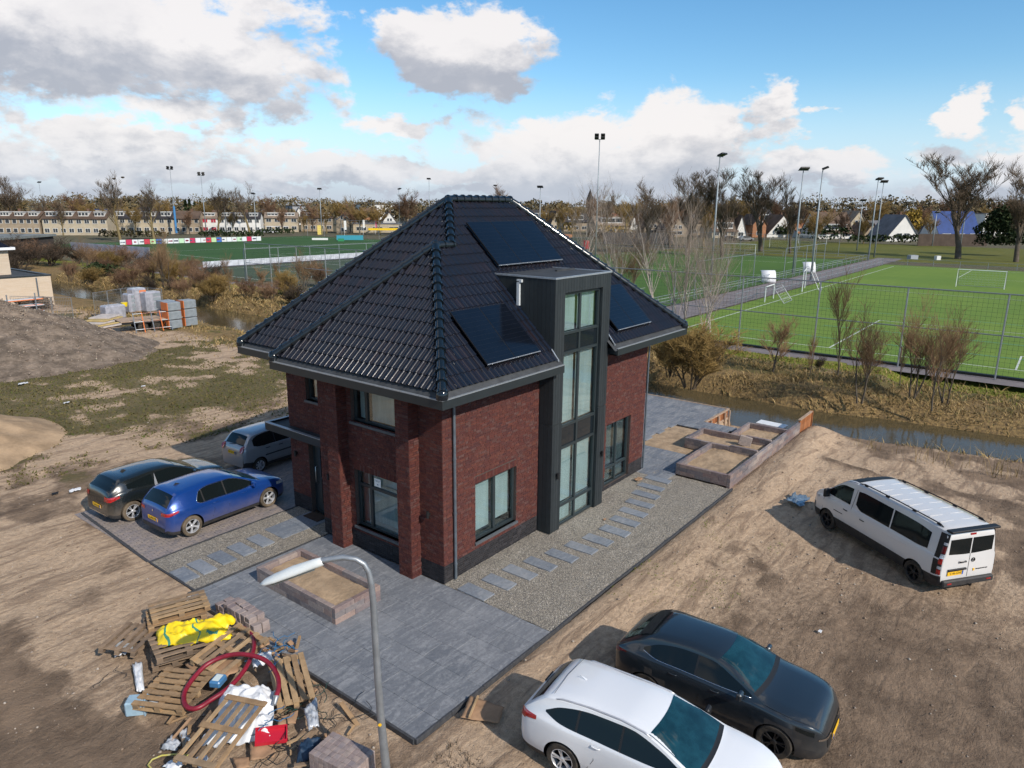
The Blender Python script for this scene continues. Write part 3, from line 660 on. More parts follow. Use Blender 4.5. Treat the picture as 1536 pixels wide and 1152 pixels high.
def height(x, y):
    x = np.asarray(x, float); y = np.asarray(y, float)
    nearlot = (1-sstep(x, 24, 30))*(1-sstep(y, 60, 90))
    h = -.03+nearlot*(.10*(fbm(x, y, 4, .35)-.5)+.07*(fbm(x, y, 4, 1.6)-.5)+.035*(fbm(x+40, y, 3, 5)-.5))
    # wheel ruts of the building traffic
    for c, dirx, diry, wd in ((-1.5, .1, 1, .4), (-7.4, .04, 1, .55), (4.6, 1, -.25, .4), (2.9, 1, -.25, .35)):
        pass
    rut = np.exp(-((np.abs(x+7.9+.05*y)-.75)/.22)**2)*.06*(1-sstep(y, 10, 20))*nearlot
    for ax_, ay_, an_ in ((3, -9.5, .35), (9, -7, .75), (5, -11, .1), (-5.5, 9, 1.45), (-6, 15, 1.1), (3, 17, .2), (13, -5.2, -.15), (0, 20, .5)):
        dd = (x-ax_)*math.sin(an_)-(y-ay_)*math.cos(an_)+.35*np.sin((x+y)*.23); ll = (x-ax_)*math.cos(an_)+(y-ay_)*math.sin(an_)
        rut = rut+.035*np.exp(-((np.abs(dd)-.72)/.13)**2)*(1-sstep(np.abs(ll), 6, 9))*nearlot*(.6+.4*np.sin(ll*38))
    h = h-rut
    r2 = np.exp(-((np.abs(x-1.0-.55*(y-13)-3)-.8)/.3)**2)*.05*sstep(y, 12, 15)*(1-sstep(y, 40, 50))*nearlot
    h = h-r2
    # sand pushed up along the paving on the far lot side and the low ridge beside the planters
    h = h+.12*np.exp(-((y+3.4)/.7)**2)*sstep(x, 0, 3)*(1-sstep(x, 20, 21.5))+.12*np.exp(-((y+3.5)/.8)**2)*sstep(x, 12, 16)*(1-sstep(x, 20.5, 22.5))
    h = h+.10*np.exp(-((x-20.2)/1.1)**2-((y+6.0)/2.4)**2)*(.6+.8*fbm(x, y, 3, 1.1))-.34*sstep(x, 15, 20.5)*(1-sstep(y, -4.2, -2.8))+.15*np.exp(-((x-17.2-.35*(y+5.5))/.35)**2)*sstep(y, -7.5, -6)*(1-sstep(y, -4.6, -3.9))
    h = h-.80*sstep(x, 16.5, 22.5)*(1-sstep(x, 23.5, 24.5))*sstep(y, 24, 34)
    edge = box_in(x, y, -4.1, -3.2, 5.6, 13.2, .5); h = h*(1-edge)-.005*edge
    # hollow under the paving
    pav = np.maximum.reduce([box_in(x, y, -3.6, .84, -2.66, 5.6), box_in(x, y, -3.3, .84, 5.5, 7.9), box_in(x, y, .7, 12.0, -2.6, .9), box_in(x, y, -3.22, 7.0, 7.9, 12.95), box_in(x, y, 11.4, 22.2, -2.5, 11.6), box_in(x, y, .8, 12, .8, 9)])
    h = h*(1-pav)-.14*pav
    h = h+pav*0
    # canal
    n_, f_ = canal_edges(y); bankn = n_-1.3; 
    d_near = sstep(x, bankn-.6, n_+.25); d_far = sstep(x, f_-.3, f_+1.9)
    ditch = d_near*(1-d_far)
    bed = -1.75
    h = h*(1-ditch)+bed*ditch
    wallz = sstep(x, 22.0, 22.25)*(1-sstep(x, 24, 25))*sstep(y, -.3, 0)*(1-sstep(y, 11.5, 11.8)); h = np.minimum(h, -1.5*wallz+5*(1-wallz))
    notch = box_in(x, y, 19.2, 22.3, -2.3, 1.3, .1); h = h*(1-notch)+(-.55-.35*sstep(x, 20.5, 22))*notch
    fb = sstep(x, f_+.5, f_+2.5)*(1-sstep(x, 36, 38)); h = h+fb*(.22*(fbm(x, y, 4, .5)-.35))
    # gravel and sand heaps of the neighbour's site
    return h
H = height(XX, YY)
flatfar = 1-sstep(XX, 37, 39)*1.0
H = np.where(XX > 38, -.05, H)
n_, f_ = canal_edges(YY)
nz1 = fbm(XX, YY, 5, .22); nz2 = fbm(XX+31, YY+7, 5, .9); nz3 = fbm(XX+3, YY-31, 4, .11)
lot = (1-sstep(XX, 23, 25))
moss = lot*sstep(YY, 18, 23)*sstep(nz1*.7+nz2*.7+.22*np.exp(-((XX-4)/9)**2-((YY-29)/8)**2), .72, .86)
moss = np.maximum(moss, lot*.8*sstep(YY, 14.5, 17)*sstep(nz2+nz1*.4, .86, .98))
moss = np.maximum(moss, sstep(XX, f_+.8, f_+4.5)*(1-sstep(XX, 36.6, 37.2))*sstep(nz2*.7+nz1*.3+.05*(XX-f_), .55, .85))
soil = lot*np.clip(sstep(-6.7-XX+2.2*(nz2-.5)*1.2, -.4, .5)*(1-sstep(YY, 9.5, 13))+.85*sstep(nz1*.6+nz2*.55-.02*np.clip(YY+4, -9, 0), .60, .74)*(1-sstep(YY, -4.5, -3.4))+.75*sstep(nz2*.6+nz1*.5, .55, .66)*sstep(YY, 9, 13)+.6*sstep(nz2*.7+nz3*.4, .60, .72)*(1-sstep(XX, -4, -3)), 0, 1)
soil = np.maximum(soil, lot*np.exp(-((XX-4)/6)**2-((YY+9.5)/4.5)**2)*.9)
soil = np.maximum(soil, lot*np.exp(-((XX+5.6)/1.2)**2-((YY-2.0)/3.4)**2)*.7)
soil = np.maximum(soil, np.exp(-((XX-17.2-.35*(YY+5.5))/.35)**2)*sstep(YY, -7.5, -6)*(1-sstep(YY, -4.6, -3.9)))
straw = np.clip(sstep(XX, f_-.3, f_+.6)*(1-sstep(XX, f_+3.5, 37)), 0, 1)+lot*sstep(YY, 24, 34)*sstep(XX, 12, 19)*.9+lot*sstep(XX, n_-2.2, n_-1)*sstep(-YY, 5, 9)*.9
grass = sstep(XX, 34.4+1.5*(nz2-.5), 35.6)*(1-sstep(XX, 600, 900))
farw = np.clip(sstep(XX, 38.4, 39), 0, 1)
V = np.stack([XX, YY, H], -1).reshape(-1, 3); nxn, nyn = XX.shape
ii = np.arange(nxn-1)[:, None]*nyn+np.arange(nyn-1)[None, :]; F = np.stack([ii, ii+nyn, ii+nyn+1, ii+1], -1).reshape(-1, 4)
def ground_mat():
    m_ = bpy.data.materials.new('ground_soil'); m_.use_nodes = True; t = NT(m_.node_tree); b = t.n['Principled BSDF']
    g = t.new('ShaderNodeNewGeometry'); P = g.outputs['Position']
    n1 = t.noise(P, 1.1, 8, .62, .4); n2 = t.noise(P, 6.5, 8, .68); n3 = t.noise(P, 34, 4, .7); n4 = t.noise(P, .23, 5, .55)
    mp = t.new('ShaderNodeMapping'); t.l.new(P, mp.inputs[0]); mp.inputs['Rotation'].default_value = (0, 0, R(-22)); mp.inputs['Scale'].default_value = (.45, 2.4, 1)
    trk = t.noise(mp.outputs[0], 1.3, 6, .62, .8)
    def sel(a, th, wd=.12, n=n2, k=.55): return t.ss(t.m('ADD', t.attr(a), t.m('MULTIPLY', t.m('SUBTRACT', n, .5), k)), th-wd, th+wd)
    sand = t.mix(t.ss(n2, .32, .68), (.53, .385, .262), (.39, .278, .185))
    sand = t.mix(t.ss(trk, .46, .64), sand, (.285, .20, .135)); sand = t.mix(t.m('MULTIPLY', t.ss(n3, .54, .70), .6), sand, (.15, .11, .085)); sand = t.mix(t.m('MULTIPLY', t.ss(t.noise(P, 14, 6, .75), .56, .68), .45), sand, (.19, .145, .11)); sand = t.mix(t.m('MULTIPLY', t.ss(t.noise(P, 21, 4, .7), .60, .70), .4), sand, (.58, .47, .37))
    soilc = t.mix(t.ss(n1, .35, .65), (.088, .060, .042), (.205, .142, .096)); soilc = t.mix(t.m('MULTIPLY', t.ss(n3, .56, .72), .5), soilc, (.30, .24, .185))
    c = t.mix(t.m('MULTIPLY', sel('soil', .5, .38, n2, .7), .85), sand, soilc)
    strawc = t.mix(t.ss(n2, .35, .65), (.30, .20, .085), (.125, .085, .045))
    c = t.mix(sel('straw', .5), c, strawc)
    mossc = t.mix(t.ss(n2, .35, .65), (.060, .068, .018), (.135, .100, .048))
    c = t.mix(t.m('MULTIPLY', sel('moss', .5, .3, n2, 1.5), .85), c, mossc)
    gc = t.mix(t.ss(n2, .3, .7), (.13, .17, .022), (.20, .18, .035)); c = t.mix(sel('grass', .5), c, gc)
    fc = t.mix(t.ss(n4, .4, .6), (.10, .085, .055), (.075, .085, .032)); fc = t.mix(t.ss(n1, .3, .7), fc, (.13, .11, .08))
    c = t.mix(t.attr('far'), c, fc)
    t.put(b.inputs['Base Color'], c); b.inputs['Roughness'].default_value = .95; b.inputs['Specular IOR Level'].default_value = .15
    bn = t.new('ShaderNodeBump'); bn.inputs['Strength'].default_value = .9; bn.inputs['Distance'].default_value = .09
    hgt = t.m('ADD', t.m('ADD', t.m('MULTIPLY', n2, .9), t.m('MULTIPLY', n3, .35)), t.m('MULTIPLY', trk, .5)); t.put(bn.inputs['Height'], hgt); t.l.new(bn.outputs[0], b.inputs['Normal'])
    return m_
gme = np_mesh('ground', V, F, ground_mat(), {'moss': moss.ravel(), 'soil': soil.ravel(), 'straw': np.clip(straw, 0, 1).ravel(), 'grass': grass.ravel(), 'far': farw.ravel()}, smooth=True)
tag(link_mesh('ground', gme), kind='structure')
def hz(x, y): return float(height(np.array([x]), np.array([y]))[0])

# water
def water_mat():
    m_ = bpy.data.materials.new('canal_water'); m_.use_nodes = True; t = NT(m_.node_tree); b = t.n['Principled BSDF']
    b.inputs['Base Color'].default_value = (.075, .058, .030, 1); b.inputs['Roughness'].default_value = .10; b.inputs['IOR'].default_value = 1.33; b.inputs['Specular IOR Level'].default_value = .5
    g = t.new('ShaderNodeNewGeometry'); bn = t.new('ShaderNodeBump'); bn.inputs['Strength'].default_value = .25; bn.inputs['Distance'].default_value = .03
    t.put(bn.inputs['Height'], t.m('ADD', t.noise(g.outputs['Position'], 2.2, 3, .5, .3), t.m('MULTIPLY', t.noise(g.outputs['Position'], 7, 2, .5), .25))); t.l.new(bn.outputs[0], b.inputs['Normal']); return m_
wy = np.linspace(-70, 128, 100); wv = []; 
wm = MB(); wm.grid([[(20.5, y, -1.0), (42 if y < -40 else 31, y, -1.0)] for y in wy]); tag(wm.build('canal_water', water_mat()), kind='structure')

# heaps
def heap(name, label, cx, cy, rx, ry, hh, m_, rot=0, seed=1, pw=1.25, off=(0, 0), stones=0):
    n = 240; rr = np.linspace(0, 1, 90); aa = np.linspace(0, 2*math.pi, n, endpoint=False); A, RR = np.meshgrid(aa, rr, indexing='ij')
    edge = 1+.16*(fbm(np.cos(A)*2+seed, np.sin(A)*2+seed, 3)-.5)*2
    x = RR*np.cos(A)*rx*edge; y = RR*np.sin(A)*ry*edge
    X = cx+x*math.cos(rot)-y*math.sin(rot)+off[0]*(1-RR); Y = cy+x*math.sin(rot)+y*math.cos(rot)+off[1]*(1-RR)
    prof = np.where(RR < .12, 1-.9*RR, (1.0-RR)*1.02); Z = hh*np.clip(prof, 0, 1)**pw*(1+.22*(fbm(X+seed, Y, 4, .45)-.5))+.45*hh*.3*(fbm(X, Y+seed, 6, 1.1)-.5)*np.clip(1-RR, 0, 1)*2-.12*RR
    V = np.stack([X, Y, Z], -1).reshape(-1, 3); m2 = len(rr); i = np.arange(n)[:, None]; j = np.arange(m2-1)[None, :]
    F = np.stack([i*m2+j, i*m2+j+1, ((i+1) % n)*m2+j+1, ((i+1) % n)*m2+j], -1).reshape(-1, 4)
    if stones:
        r_ = np.random.RandomState(seed); pk = V[r_.randint(0, len(V), stones)]+r_.normal(0, .12, (stones, 3))*np.array([1, 1, 0]); sz = r_.uniform(.02, .08, stones)*r_.uniform(.4, 1.2, stones)
        oc = np.array([(1, 0, 0), (-1, 0, 0), (0, 1, 0), (0, -1, 0), (0, 0, 1), (0, 0, -1)], float); f3 = np.array([(0, 2, 4), (2, 1, 4), (1, 3, 4), (3, 0, 4), (2, 0, 5), (1, 2, 5), (3, 1, 5), (0, 3, 5)])
        VV = pk[:, None, :]+oc[None]*sz[:, None, None]*(.6+.7*r_.rand(stones, 6, 1)); tag(link_mesh('rubble', np_mesh('rubble', VV.reshape(-1, 3), (f3[None]+np.arange(stones)[:, None, None]*6).reshape(-1, 3), mat('rubble', (.25, .2, .15), .95, .1, rnd=[(.30, .25, .20), (.15, .115, .09), (.33, .28, .22), (.24, .18, .14), (.20, .16, .13)]))), kind='stuff')
    return tag(link_mesh(name, np_mesh(name, V, F, m_, smooth=True)), label, 'heap')
M_rubble = mat('heap_soil', (.225, .175, .135), .95, .1, var=.55, vscale=1.3, bump=5, bscale=3.5, fine=.6, detail=8)
M_sand = mat('heap_sand', (.42, .295, .185), .95, .1, var=.40, vscale=.9, bump=1.4, bscale=5, fine=.2, detail=8)
M_sandp = mat('planter_sand', (.40, .29, .19), .95, .1, var=.35, vscale=2.2, bump=2.0, bscale=5, fine=.2, detail=6)
heap('soil_heap', 'large grey brown heap of soil and rubble beside the pale brick building', 4.3, 44, 8.3, 11.0, 3.5, M_rubble, .15, 3, 1.05, stones=5000)
heap('sand_heap', 'yellow sand heap cut by the edge of the picture, in front of the mossy field', -5.8, 24.3, 6.2, 6.0, 2.3, M_sand, 0, 8, 1.1)
heap('sand_ridge', 'low flat spread of pale sand beside the parked black car', -9.0, 14.6, 4.0, 4.2, .45, M_sand, 0, 12, 1.0)

# ---------------------------------------------------------------- paving
SLABC = [(.135, .145, .162), (.150, .158, .175), (.122, .132, .150), (.162, .170, .186), (.142, .150, .166)]
def slab_mat(name, cols, dust=(.26, .26, .26), k=.55):
    m_ = bpy.data.materials.new(name); m_.use_nodes = True; t = NT(m_.node_tree); b = t.n['Principled BSDF']
    g = t.new('ShaderNodeNewGeometry'); oi = t.new('ShaderNodeObjectInfo'); P = g.outputs['Position']
    rr = t.m('FRACT', t.m('ADD', g.outputs['Random Per Island'], oi.outputs['Random'])); ramp = t.new('ShaderNodeValToRGB'); t.l.new(rr, ramp.inputs[0])
    e = ramp.color_ramp.elements
    while len(e) < len(cols): e.new(.5)
    for i, cc in enumerate(cols): e[i].position = i/max(1, len(cols)-1); e[i].color = c4(cc)
    mp = t.new('ShaderNodeMapping'); t.l.new(P, mp.inputs[0]); mp.inputs['Rotation'].default_value = (0, 0, R(35)); mp.inputs['Scale'].default_value = (.5, 2.2, 1)
    sm = t.m('ADD', t.m('MULTIPLY', t.noise(mp.outputs[0], 2.0, 9, .72, 1.6), .6), t.m('MULTIPLY', t.noise(P, 5.5, 9, .78, 2.0), .4)); n2 = t.noise(P, 12, 6, .7); n3 = t.noise(P, .6, 4, .5)
    c = t.mix(t.m('MULTIPLY', t.ss(sm, .45, .62), k), ramp.outputs[0], dust); c = t.mix(t.m('MULTIPLY', t.ss(n2, .42, .75), .45), c, (.055, .06, .07))
    c = t.mix(t.m('MULTIPLY', t.ss(n3, .5, .7), .25), c, dust)
    t.put(b.inputs['Base Color'], c); b.inputs['Roughness'].default_value = .62; b.inputs['Specular IOR Level'].default_value = .4
    bn = t.new('ShaderNodeBump'); bn.inputs['Strength'].default_value = .35; bn.inputs['Distance'].default_value = .008; t.put(bn.inputs['Height'], n2); t.l.new(bn.outputs[0], b.inputs['Normal'])
    MATS[name] = m_; return m_
M_slab = slab_mat('paving_slate', SLABC, (.30, .305, .315), .65)
M_step = slab_mat('stepping_slate', [(.15, .17, .20), (.19, .21, .24), (.13, .15, .18)], (.33, .33, .33), .5)
M_terr = slab_mat('terrace_slate', [(.12, .135, .16), (.16, .17, .19), (.10, .115, .14), (.19, .20, .215)], (.34, .33, .32), .6)
M_klink = slab_mat('klinker_paver', [(.19, .165, .165), (.235, .20, .19), (.16, .145, .155), (.26, .215, .195), (.20, .175, .18)], (.34, .28, .21), .5)
M_under = mat('joint_sand', (.035, .032, .03), .95, .1)
def kerb_run(x0, y0, x1, y1, w_=.055, z0=-.16, z1=.012, parent=None, ln=1.0):
    a, b = Vector((x0, y0, 0)), Vector((x1, y1, 0)); L = (b-a).length; n = max(1, round(L/ln)); d = (b-a)/n; an = math.atan2(d.y, d.x)
    for i in range(n):
        m_ = MB(); m_.bbox((0, 0, (z0+z1)/2), (d.length-.008, w_, z1-z0), .006); o = m_.build('kerb_block', M_kerb, parent); p = a+d*(i+.5); o.location = (p.x, p.y, random.uniform(-.006, .006)); o.rotation_euler = (0, 0, an+random.uniform(-.006, .006))
M_kerb = mat('kerb_concrete', (.060, .062, .068), .8, .3, var=.4, vscale=9, fine=.2)
pt = MB(); pt.box((-3.62, -2.62, -.13), (.80, 7.90, -.045)); patio = tag(pt.build('patio', M_under), kind='structure')
def slabs(parent, x0, x1, y0, y1, wx, ly, m_, name, z=0.0, skip=None, along='y', jt=.008, th=.05, rndz=.003, stag=.5, poly=None):
    row = 0; x = x0; rng = random.Random(int(x0*31+y0*17))
    while x < x1-.02:
        xb = min(x+wx, x1); y = y0-(rng.choice((0, .33, .5, .66)) if stag == 'r' else stag*(row % 2))*ly
        while y < y1:
            a, b = max(y, y0), min(y+ly, y1)
            if b-a > .05 and not (skip and skip((x+xb)/2, (a+b)/2)):
                m2 = MB(); m2.bbox((0, 0, -th/2), (xb-x-jt, b-a-jt, th), .006)
                m2.build(name, m_, parent, loc=((x+xb)/2, (a+b)/2, z+rng.uniform(-rndz, rndz)), rot=(rng.uniform(-.002, .002), rng.uniform(-.002, .002), 0))
            y += ly
        x = xb; row += 1
slabs(patio, -3.61, .81, -2.61, 5.55, .63, 1.25, M_slab, 'paving_slab', z=0, stag='r', jt=.005, rndz=.002)
slabs(patio, -.25, 1.45, 6.35, 7.35, .85, 1.0, M_step, 'paving_slab', z=.004, stag=0)
kerb_run(-3.645, -2.61, -3.645, 5.6, parent=patio); kerb_run(-3.645, -2.64, 12.05, -2.64, parent=patio); kerb_run(-3.62, 5.60, .48, 5.60, w_=.05, parent=patio)
# gravel strips
def gravel_mat():
    m_ = bpy.data.materials.new('fine_gravel'); m_.use_nodes = True; t = NT(m_.node_tree); b = t.n['Principled BSDF']
    g = t.new('ShaderNodeNewGeometry'); P = g.outputs['Position']
    vo = t.new('ShaderNodeTexVoronoi'); t.l.new(P, vo.inputs['Vector']); vo.inputs['Scale'].default_value = 38
    sp_ = t.new('ShaderNodeSeparateColor'); t.l.new(vo.outputs['Color'], sp_.inputs[0])
    c = t.mix(sp_.outputs[0], (.36, .315, .25), (.12, .11, .10)); c = t.mix(t.m('MULTIPLY', t.ss(sp_.outputs[1], .8, .95), .7), c, (.50, .46, .40))
    c = t.mix(t.m('MULTIPLY', t.ss(t.noise(P, 1.2, 5, .6), .4, .7), .3), c, (.20, .175, .14))
    t.put(b.inputs['Base Color'], c); b.inputs['Roughness'].default_value = .9
    bn = t.new('ShaderNodeBump'); bn.inputs['Strength'].default_value = 1; bn.inputs['Distance'].default_value = .03; bn.invert = True
    t.put(bn.inputs['Height'], t.m('ADD', vo.outputs['Distance'], t.m('MULTIPLY', t.noise(P, 3, 4), .8))); t.l.new(bn.outputs[0], b.inputs['Normal']); return m_
M_gravel = gravel_mat()
def gravel(name, poly, z=-.012):
    xs = [p[0] for p in poly]; ys = [p[1] for p in poly]; bm = bmesh.new()
    x0, x1, y0, y1 = min(xs), max(xs), min(ys), max(ys); nx, ny = int((x1-x0)/.12)+1, int((y1-y0)/.12)+1
    vs = [[bm.verts.new((x0+(x1-x0)*i/nx, y0+(y1-y0)*j/ny, z+.022*(mnoise.noise(Vector((i*.31, j*.31, 0)))))) for j in range(ny+1)] for i in range(nx+1)]
    for i in range(nx):
        for j in range(ny): bm.faces.new((vs[i][j], vs[i+1][j], vs[i+1][j+1], vs[i][j+1]))
    me = bpy.data.meshes.new(name); bm.to_mesh(me); bm.free(); me.materials.append(M_gravel); return tag(link_mesh(name, me), kind='structure')
gp = gravel('gravel_path', [(.82, -2.61), (11.98, .84)]); gq = gravel('gravel_strip', [(-3.42, 5.63), (1.47, 8.0)])
gk = MB(); gk.box((-3.45, 5.6, -.13), (-3.40, 8.02, .01)); gk.build('kerb_block', M_kerb, gq); kerb_run(-3.4, 8.02, 1.40, 8.02, w_=.05, parent=gq)
STEP = [(.83, .36, 1.27, -.54), (1.60, .20, 2.02, -.68), (2.36, .11, 2.77, -.83), (3.09, -.06, 3.49, -.98), (3.86, -.25, 4.27, -1.18), (4.62, -.42, 5.02, -1.36), (5.36, -.57, 5.78, -1.45), (6.21, -.65, 6.63, -1.56), (7.03, -.54, 7.43, -1.46), (7.80, -.42, 8.19, -1.33), (8.58, -.24, 8.96, -1.17), (9.37, -.04, 9.77, -.98), (10.14, .14, 10.5, -.79), (10.96, .28, 11.33, -.66)]
for x0, y0, x1, y1 in STEP:
    m2 = MB(); m2.bbox((0, 0, -.02), (x1-x0, y0-y1, .06), .006); m2.build('stepping_stone', M_step, gp, loc=((x0+x1)/2, (y0+y1)/2, .012), rot=(random.uniform(-.008, .008), random.uniform(-.008, .008), random.uniform(-.02, .02)))
for i, (x0, x1, y0, y1) in enumerate(((-3.53, -3.11, 6.16, 6.99), (-2.86, -2.46, 6.17, 7.06), (-2.25, -1.82, 6.25, 7.09), (-1.62, -1.19, 6.27, 7.13), (-.96, -.55, 6.33, 7.18))):
    m2 = MB(); m2.bbox((0, 0, -.02), (x1-x0, y1-y0, .06), .006); m2.build('stepping_stone', M_step, gq, loc=((x0+x1)/2+(.14 if i == 0 else 0), (y0+y1)/2, .014), rot=(0, 0, random.uniform(-.02, .02)))
# parking of small clinker pavers
pk = MB(); pk.box((-3.42, 8.06, -.12), (7.0, 13.1, -.05)); park = tag(pk.build('parking_area', M_under), kind='structure')
pav = []
rng = random.Random(4)
for r_ in range(int(5.0/.105)):
    y = 8.06+r_*.105; x = -3.40-(r_ % 2)*.105
    while x < 6.9:
        a, b = max(x, -3.40), min(x+.205, 6.9)
        if b-a > .04 and not (y < 8.22 and a > 1.35): pav.append(((a+b)/2, y+.05, b-a-.006))
        x += .21
pav.sort(key=lambda p: (p[0]+11.4)**2+(p[1]+10.9)**2)
pm = MB().bbox((0, 0, -.03), (1, .099, .06), .005).mesh('paver', M_klink); pr = MB()
for i, (x, y, l_) in enumerate(pav):
    zz = rng.uniform(-.004, .003)-.012
    if i < 300:
        o = link_mesh('paver', pm, park, loc=(x, y, zz), sc=(l_, 1, 1))
    else: pr.cbox((x, y, zz-.03), (l_, .099, .06))
tag(pr.build('paver_field', M_klink, park), kind='stuff')
kerb_run(-3.44, 8.05, -3.2, 12.9, w_=.09, parent=park, ln=.5)
# rear terrace
tb = MB(); tb.box((11.95, -.35, -.13), (12.0, -.3, -.05)); terrace = tag(tb.build('terrace', M_under), kind='structure')
HOLES = [(14.42, 17.8, .10, 2.40), (15.5, 17.0, 3.6, 4.6)]
def tskip(x, y):
    if any(a < x < b and c < y < d for a, b, c, d in HOLES): return True
    if x > 19.12 and y < 1.42: return True
    if y < -.1 and x > 14.4: return True
    if y < -.42: return True
    return x < 13.3 and y > 8.6 and False
slabs(terrace, 11.35, 21.88, -.44, 11.4, .60, .30, M_terr, 'paving_slab', z=0.0, skip=tskip, stag=.5, rndz=.002)
hs = MB()
for a, b, c, d in HOLES: hs.box((a+.02, c-.2, -.12), (b, d, -.04))
hs.build('sand_bed', M_sandp, terrace)
# ---------------------------------------------------------------- block walls and planters
M_block = slab_mat('stack_block', [(.20, .135, .125), (.135, .115, .125), (.27, .185, .155), (.095, .085, .095), (.23, .20, .195), (.165, .105, .095), (.30, .24, .21)], (.36, .30, .26), .35)
BL = {}
def block_wall(parent, x0, y0, x1, y1, z0, z1, th=.13, lb=.60, hb=.15):
    a, b = Vector((x0, y0, 0)), Vector((x1, y1, 0)); L = (b-a).length; d = (b-a).normalized(); an = math.atan2(d.y, d.x); z = z0; row = 0
    rr = random.Random(int(x0*91+y0*37+x1*11))
    while z < z1-.02:
        zt = min(z+hb, z1); s = -(row % 2)*lb/2
        while s < L-.01:
            p, q = max(s, 0), min(s+lb, L)
            if q-p > .05:
                m_ = MB(); m_.bbox((0, 0, 0), (q-p-.005, th, zt-z-.004), .007); c = a+d*((p+q)/2)
                m_.build('stack_block', M_block, parent, loc=(c.x, c.y, (z+zt)/2), rot=(0, 0, an+rr.uniform(-.006, .006)))
            s += lb
        z = zt; row += 1
pf = thing('planter', 'low rectangular block planter filled with sand on the slate patio behind the street lamp', 'planter', (-1.45, 3.1, 0))
pfi = bpy.data.objects.new('sand_fill', None)
def sandfill(parent, x0, x1, y0, y1, z, seed=0, ox=0, oy=0):
    n = 26; rows = [[(x0+(x1-x0)*i/n-ox, y0+(y1-y0)*j/n-oy, z+.05*mnoise.noise(Vector((x0+i*.5*(x1-x0)/n*2.2+seed, j*.5*(y1-y0)/n*2.2, 0)))+.03*mnoise.noise(Vector((i*.6+seed, j*.6, 2)))) for i in range(n+1)] for j in range(n+1)]
    MB().grid(rows).build('sand_fill', M_sandp, parent, smooth=True)
bpy.data.objects.remove(pfi)
def rectplanter(parent, x0, x1, y0, y1, h, ox=0, oy=0, fill=.28):
    t_ = .065
    block_wall(parent, x0-ox, y0+t_-oy, x1-ox, y0+t_-oy, 0, h); block_wall(parent, x0-ox, y1-t_-oy, x1-ox, y1-t_-oy, 0, h)
    block_wall(parent, x0+t_-ox, y0+.132-oy, x0+t_-ox, y1-.132-oy, 0, h); block_wall(parent, x1-t_-ox, y0+.132-oy, x1-t_-ox, y1-.132-oy, 0, h)
    sandfill(parent, x0+.12, x1-.12, y0+.12, y1-.12, fill, x0, ox, oy)
rectplanter(pf, -2.17, -.75, 1.52, 4.74, .42, -1.45, 3.1, .25)
pg = thing('garden_wall_planters', 'three joined block planters with sand beside the terrace and the canal', 'planter', (15, -1.5, 0))
ox, oy = 15, -1.5
def bw(x0, y0, x1, y1, z0=0, z1=.43): block_wall(pg, x0-ox, y0-oy, x1-ox, y1-oy, z0, z1)
bw(12.08, -2.46, 20.3, -2.46, -.45, .45); bw(12.145, -2.39, 12.145, -.43); bw(12.22, -.495, 15.2, -.495); bw(15.21, -2.39, 15.21, -1.30, 0, .50); bw(15.21, -1.29, 15.21, .62)
bw(15.29, .555, 16.9, .555); bw(16.83, .48, 16.83, -1.30); bw(16.83, -1.32, 16.83, -2.39, 0, .50); bw(16.91, -.72, 18.98, -.72, -.4, .43); bw(18.92, -.80, 18.92, -2.39, -.4, .43)
sandfill(pg, 12.2, 15.15, -2.4, -.56, .22, 1, ox, oy); sandfill(pg, 15.27, 16.77, -2.4, .5, .20, 2, ox, oy); sandfill(pg, 16.9, 18.86, -2.4, -.78, .20, 3, ox, oy)
M_hardwood = mat('hardwood', (.34, .125, .045), .7, .3, var=.45, vscale=3, stretch=(1, 1, .2), rnd=[(.36, .13, .045), (.27, .10, .04), (.42, .17, .07)])
M_palew = mat('weathered_wood', (.40, .29, .21), .8, .2, var=.3, vscale=5)
rw = thing('retaining_boards', 'orange brown hardwood boarding that holds up the terrace at the water', 'retaining wall', (21.9, 1.4, 0))
def rwb(a, b, m_=M_hardwood, n='board'): MB().box([a[0]-21.9, a[1]-1.4, a[2]], [b[0]-21.9, b[1]-1.4, b[2]]).build(n, m_, rw)
for i in range(14): rwb((19.14+i*.196, 1.385, -1.1), (19.14+(i+1)*.196-.012, 1.415, -.03))
for i in range(40): rwb((21.90, 1.42+i*.25, -1.6), (21.93, 1.42+(i+1)*.25-.012, -.03))
rwb((19.1, 1.33, -.03), (21.98, 1.43, .02), M_palew, 'cap_rail'); rwb((21.88, 1.43, -.03), (21.98, 11.4, .02), M_palew, 'cap_rail'); rwb((19.1, 1.34, -.5), (21.96, 1.384, -.4), M_palew, 'waling'); 
for x in (19.6, 20.5, 21.3, 21.86): rwb((x, 1.27, -1.3), (x+.09, 1.338, -.05), M_palew, 'post')
qb = thing('plank_end_wall', 'orange hardwood plank wall end standing in the water past the long block wall', 'retaining wall', (20.4, -2.46, 0))
for k in range(8): MB().box((-.08, -.03, -1.4+k*.24), (1.7, .03, -1.4+(k+1)*.24-.012)).build('plank', M_hardwood, qb)
MB().box((-.08, -.06, .53), (1.72, .06, .57)).build('cap_rail', M_palew, qb); MB().box((1.72, -.07, -1.4), (1.80, .07, .57)).build('post', M_hardwood, qb)
wb = MB(); wb.bbox((0, 0, 0), (.55, 1.25, .42), .02); wb.bbox((0, 0, .225), (.62, 1.32, .04), .01); tag(wb.build('white_crate', M_white, loc=(21.75, -.85, -.52), rot=(0, 0, -.05)), 'white plastic box standing at the water behind the block planters', 'box')
sb = MB(); sb.bbox((0, 0, 0), (.16, .5, .4), .02); tag(sb.build('loose_block', M_block, loc=(16.3, -1.5, .42), rot=(.2, .1, .3)), 'single pale stone block left standing in the middle planter', 'block')
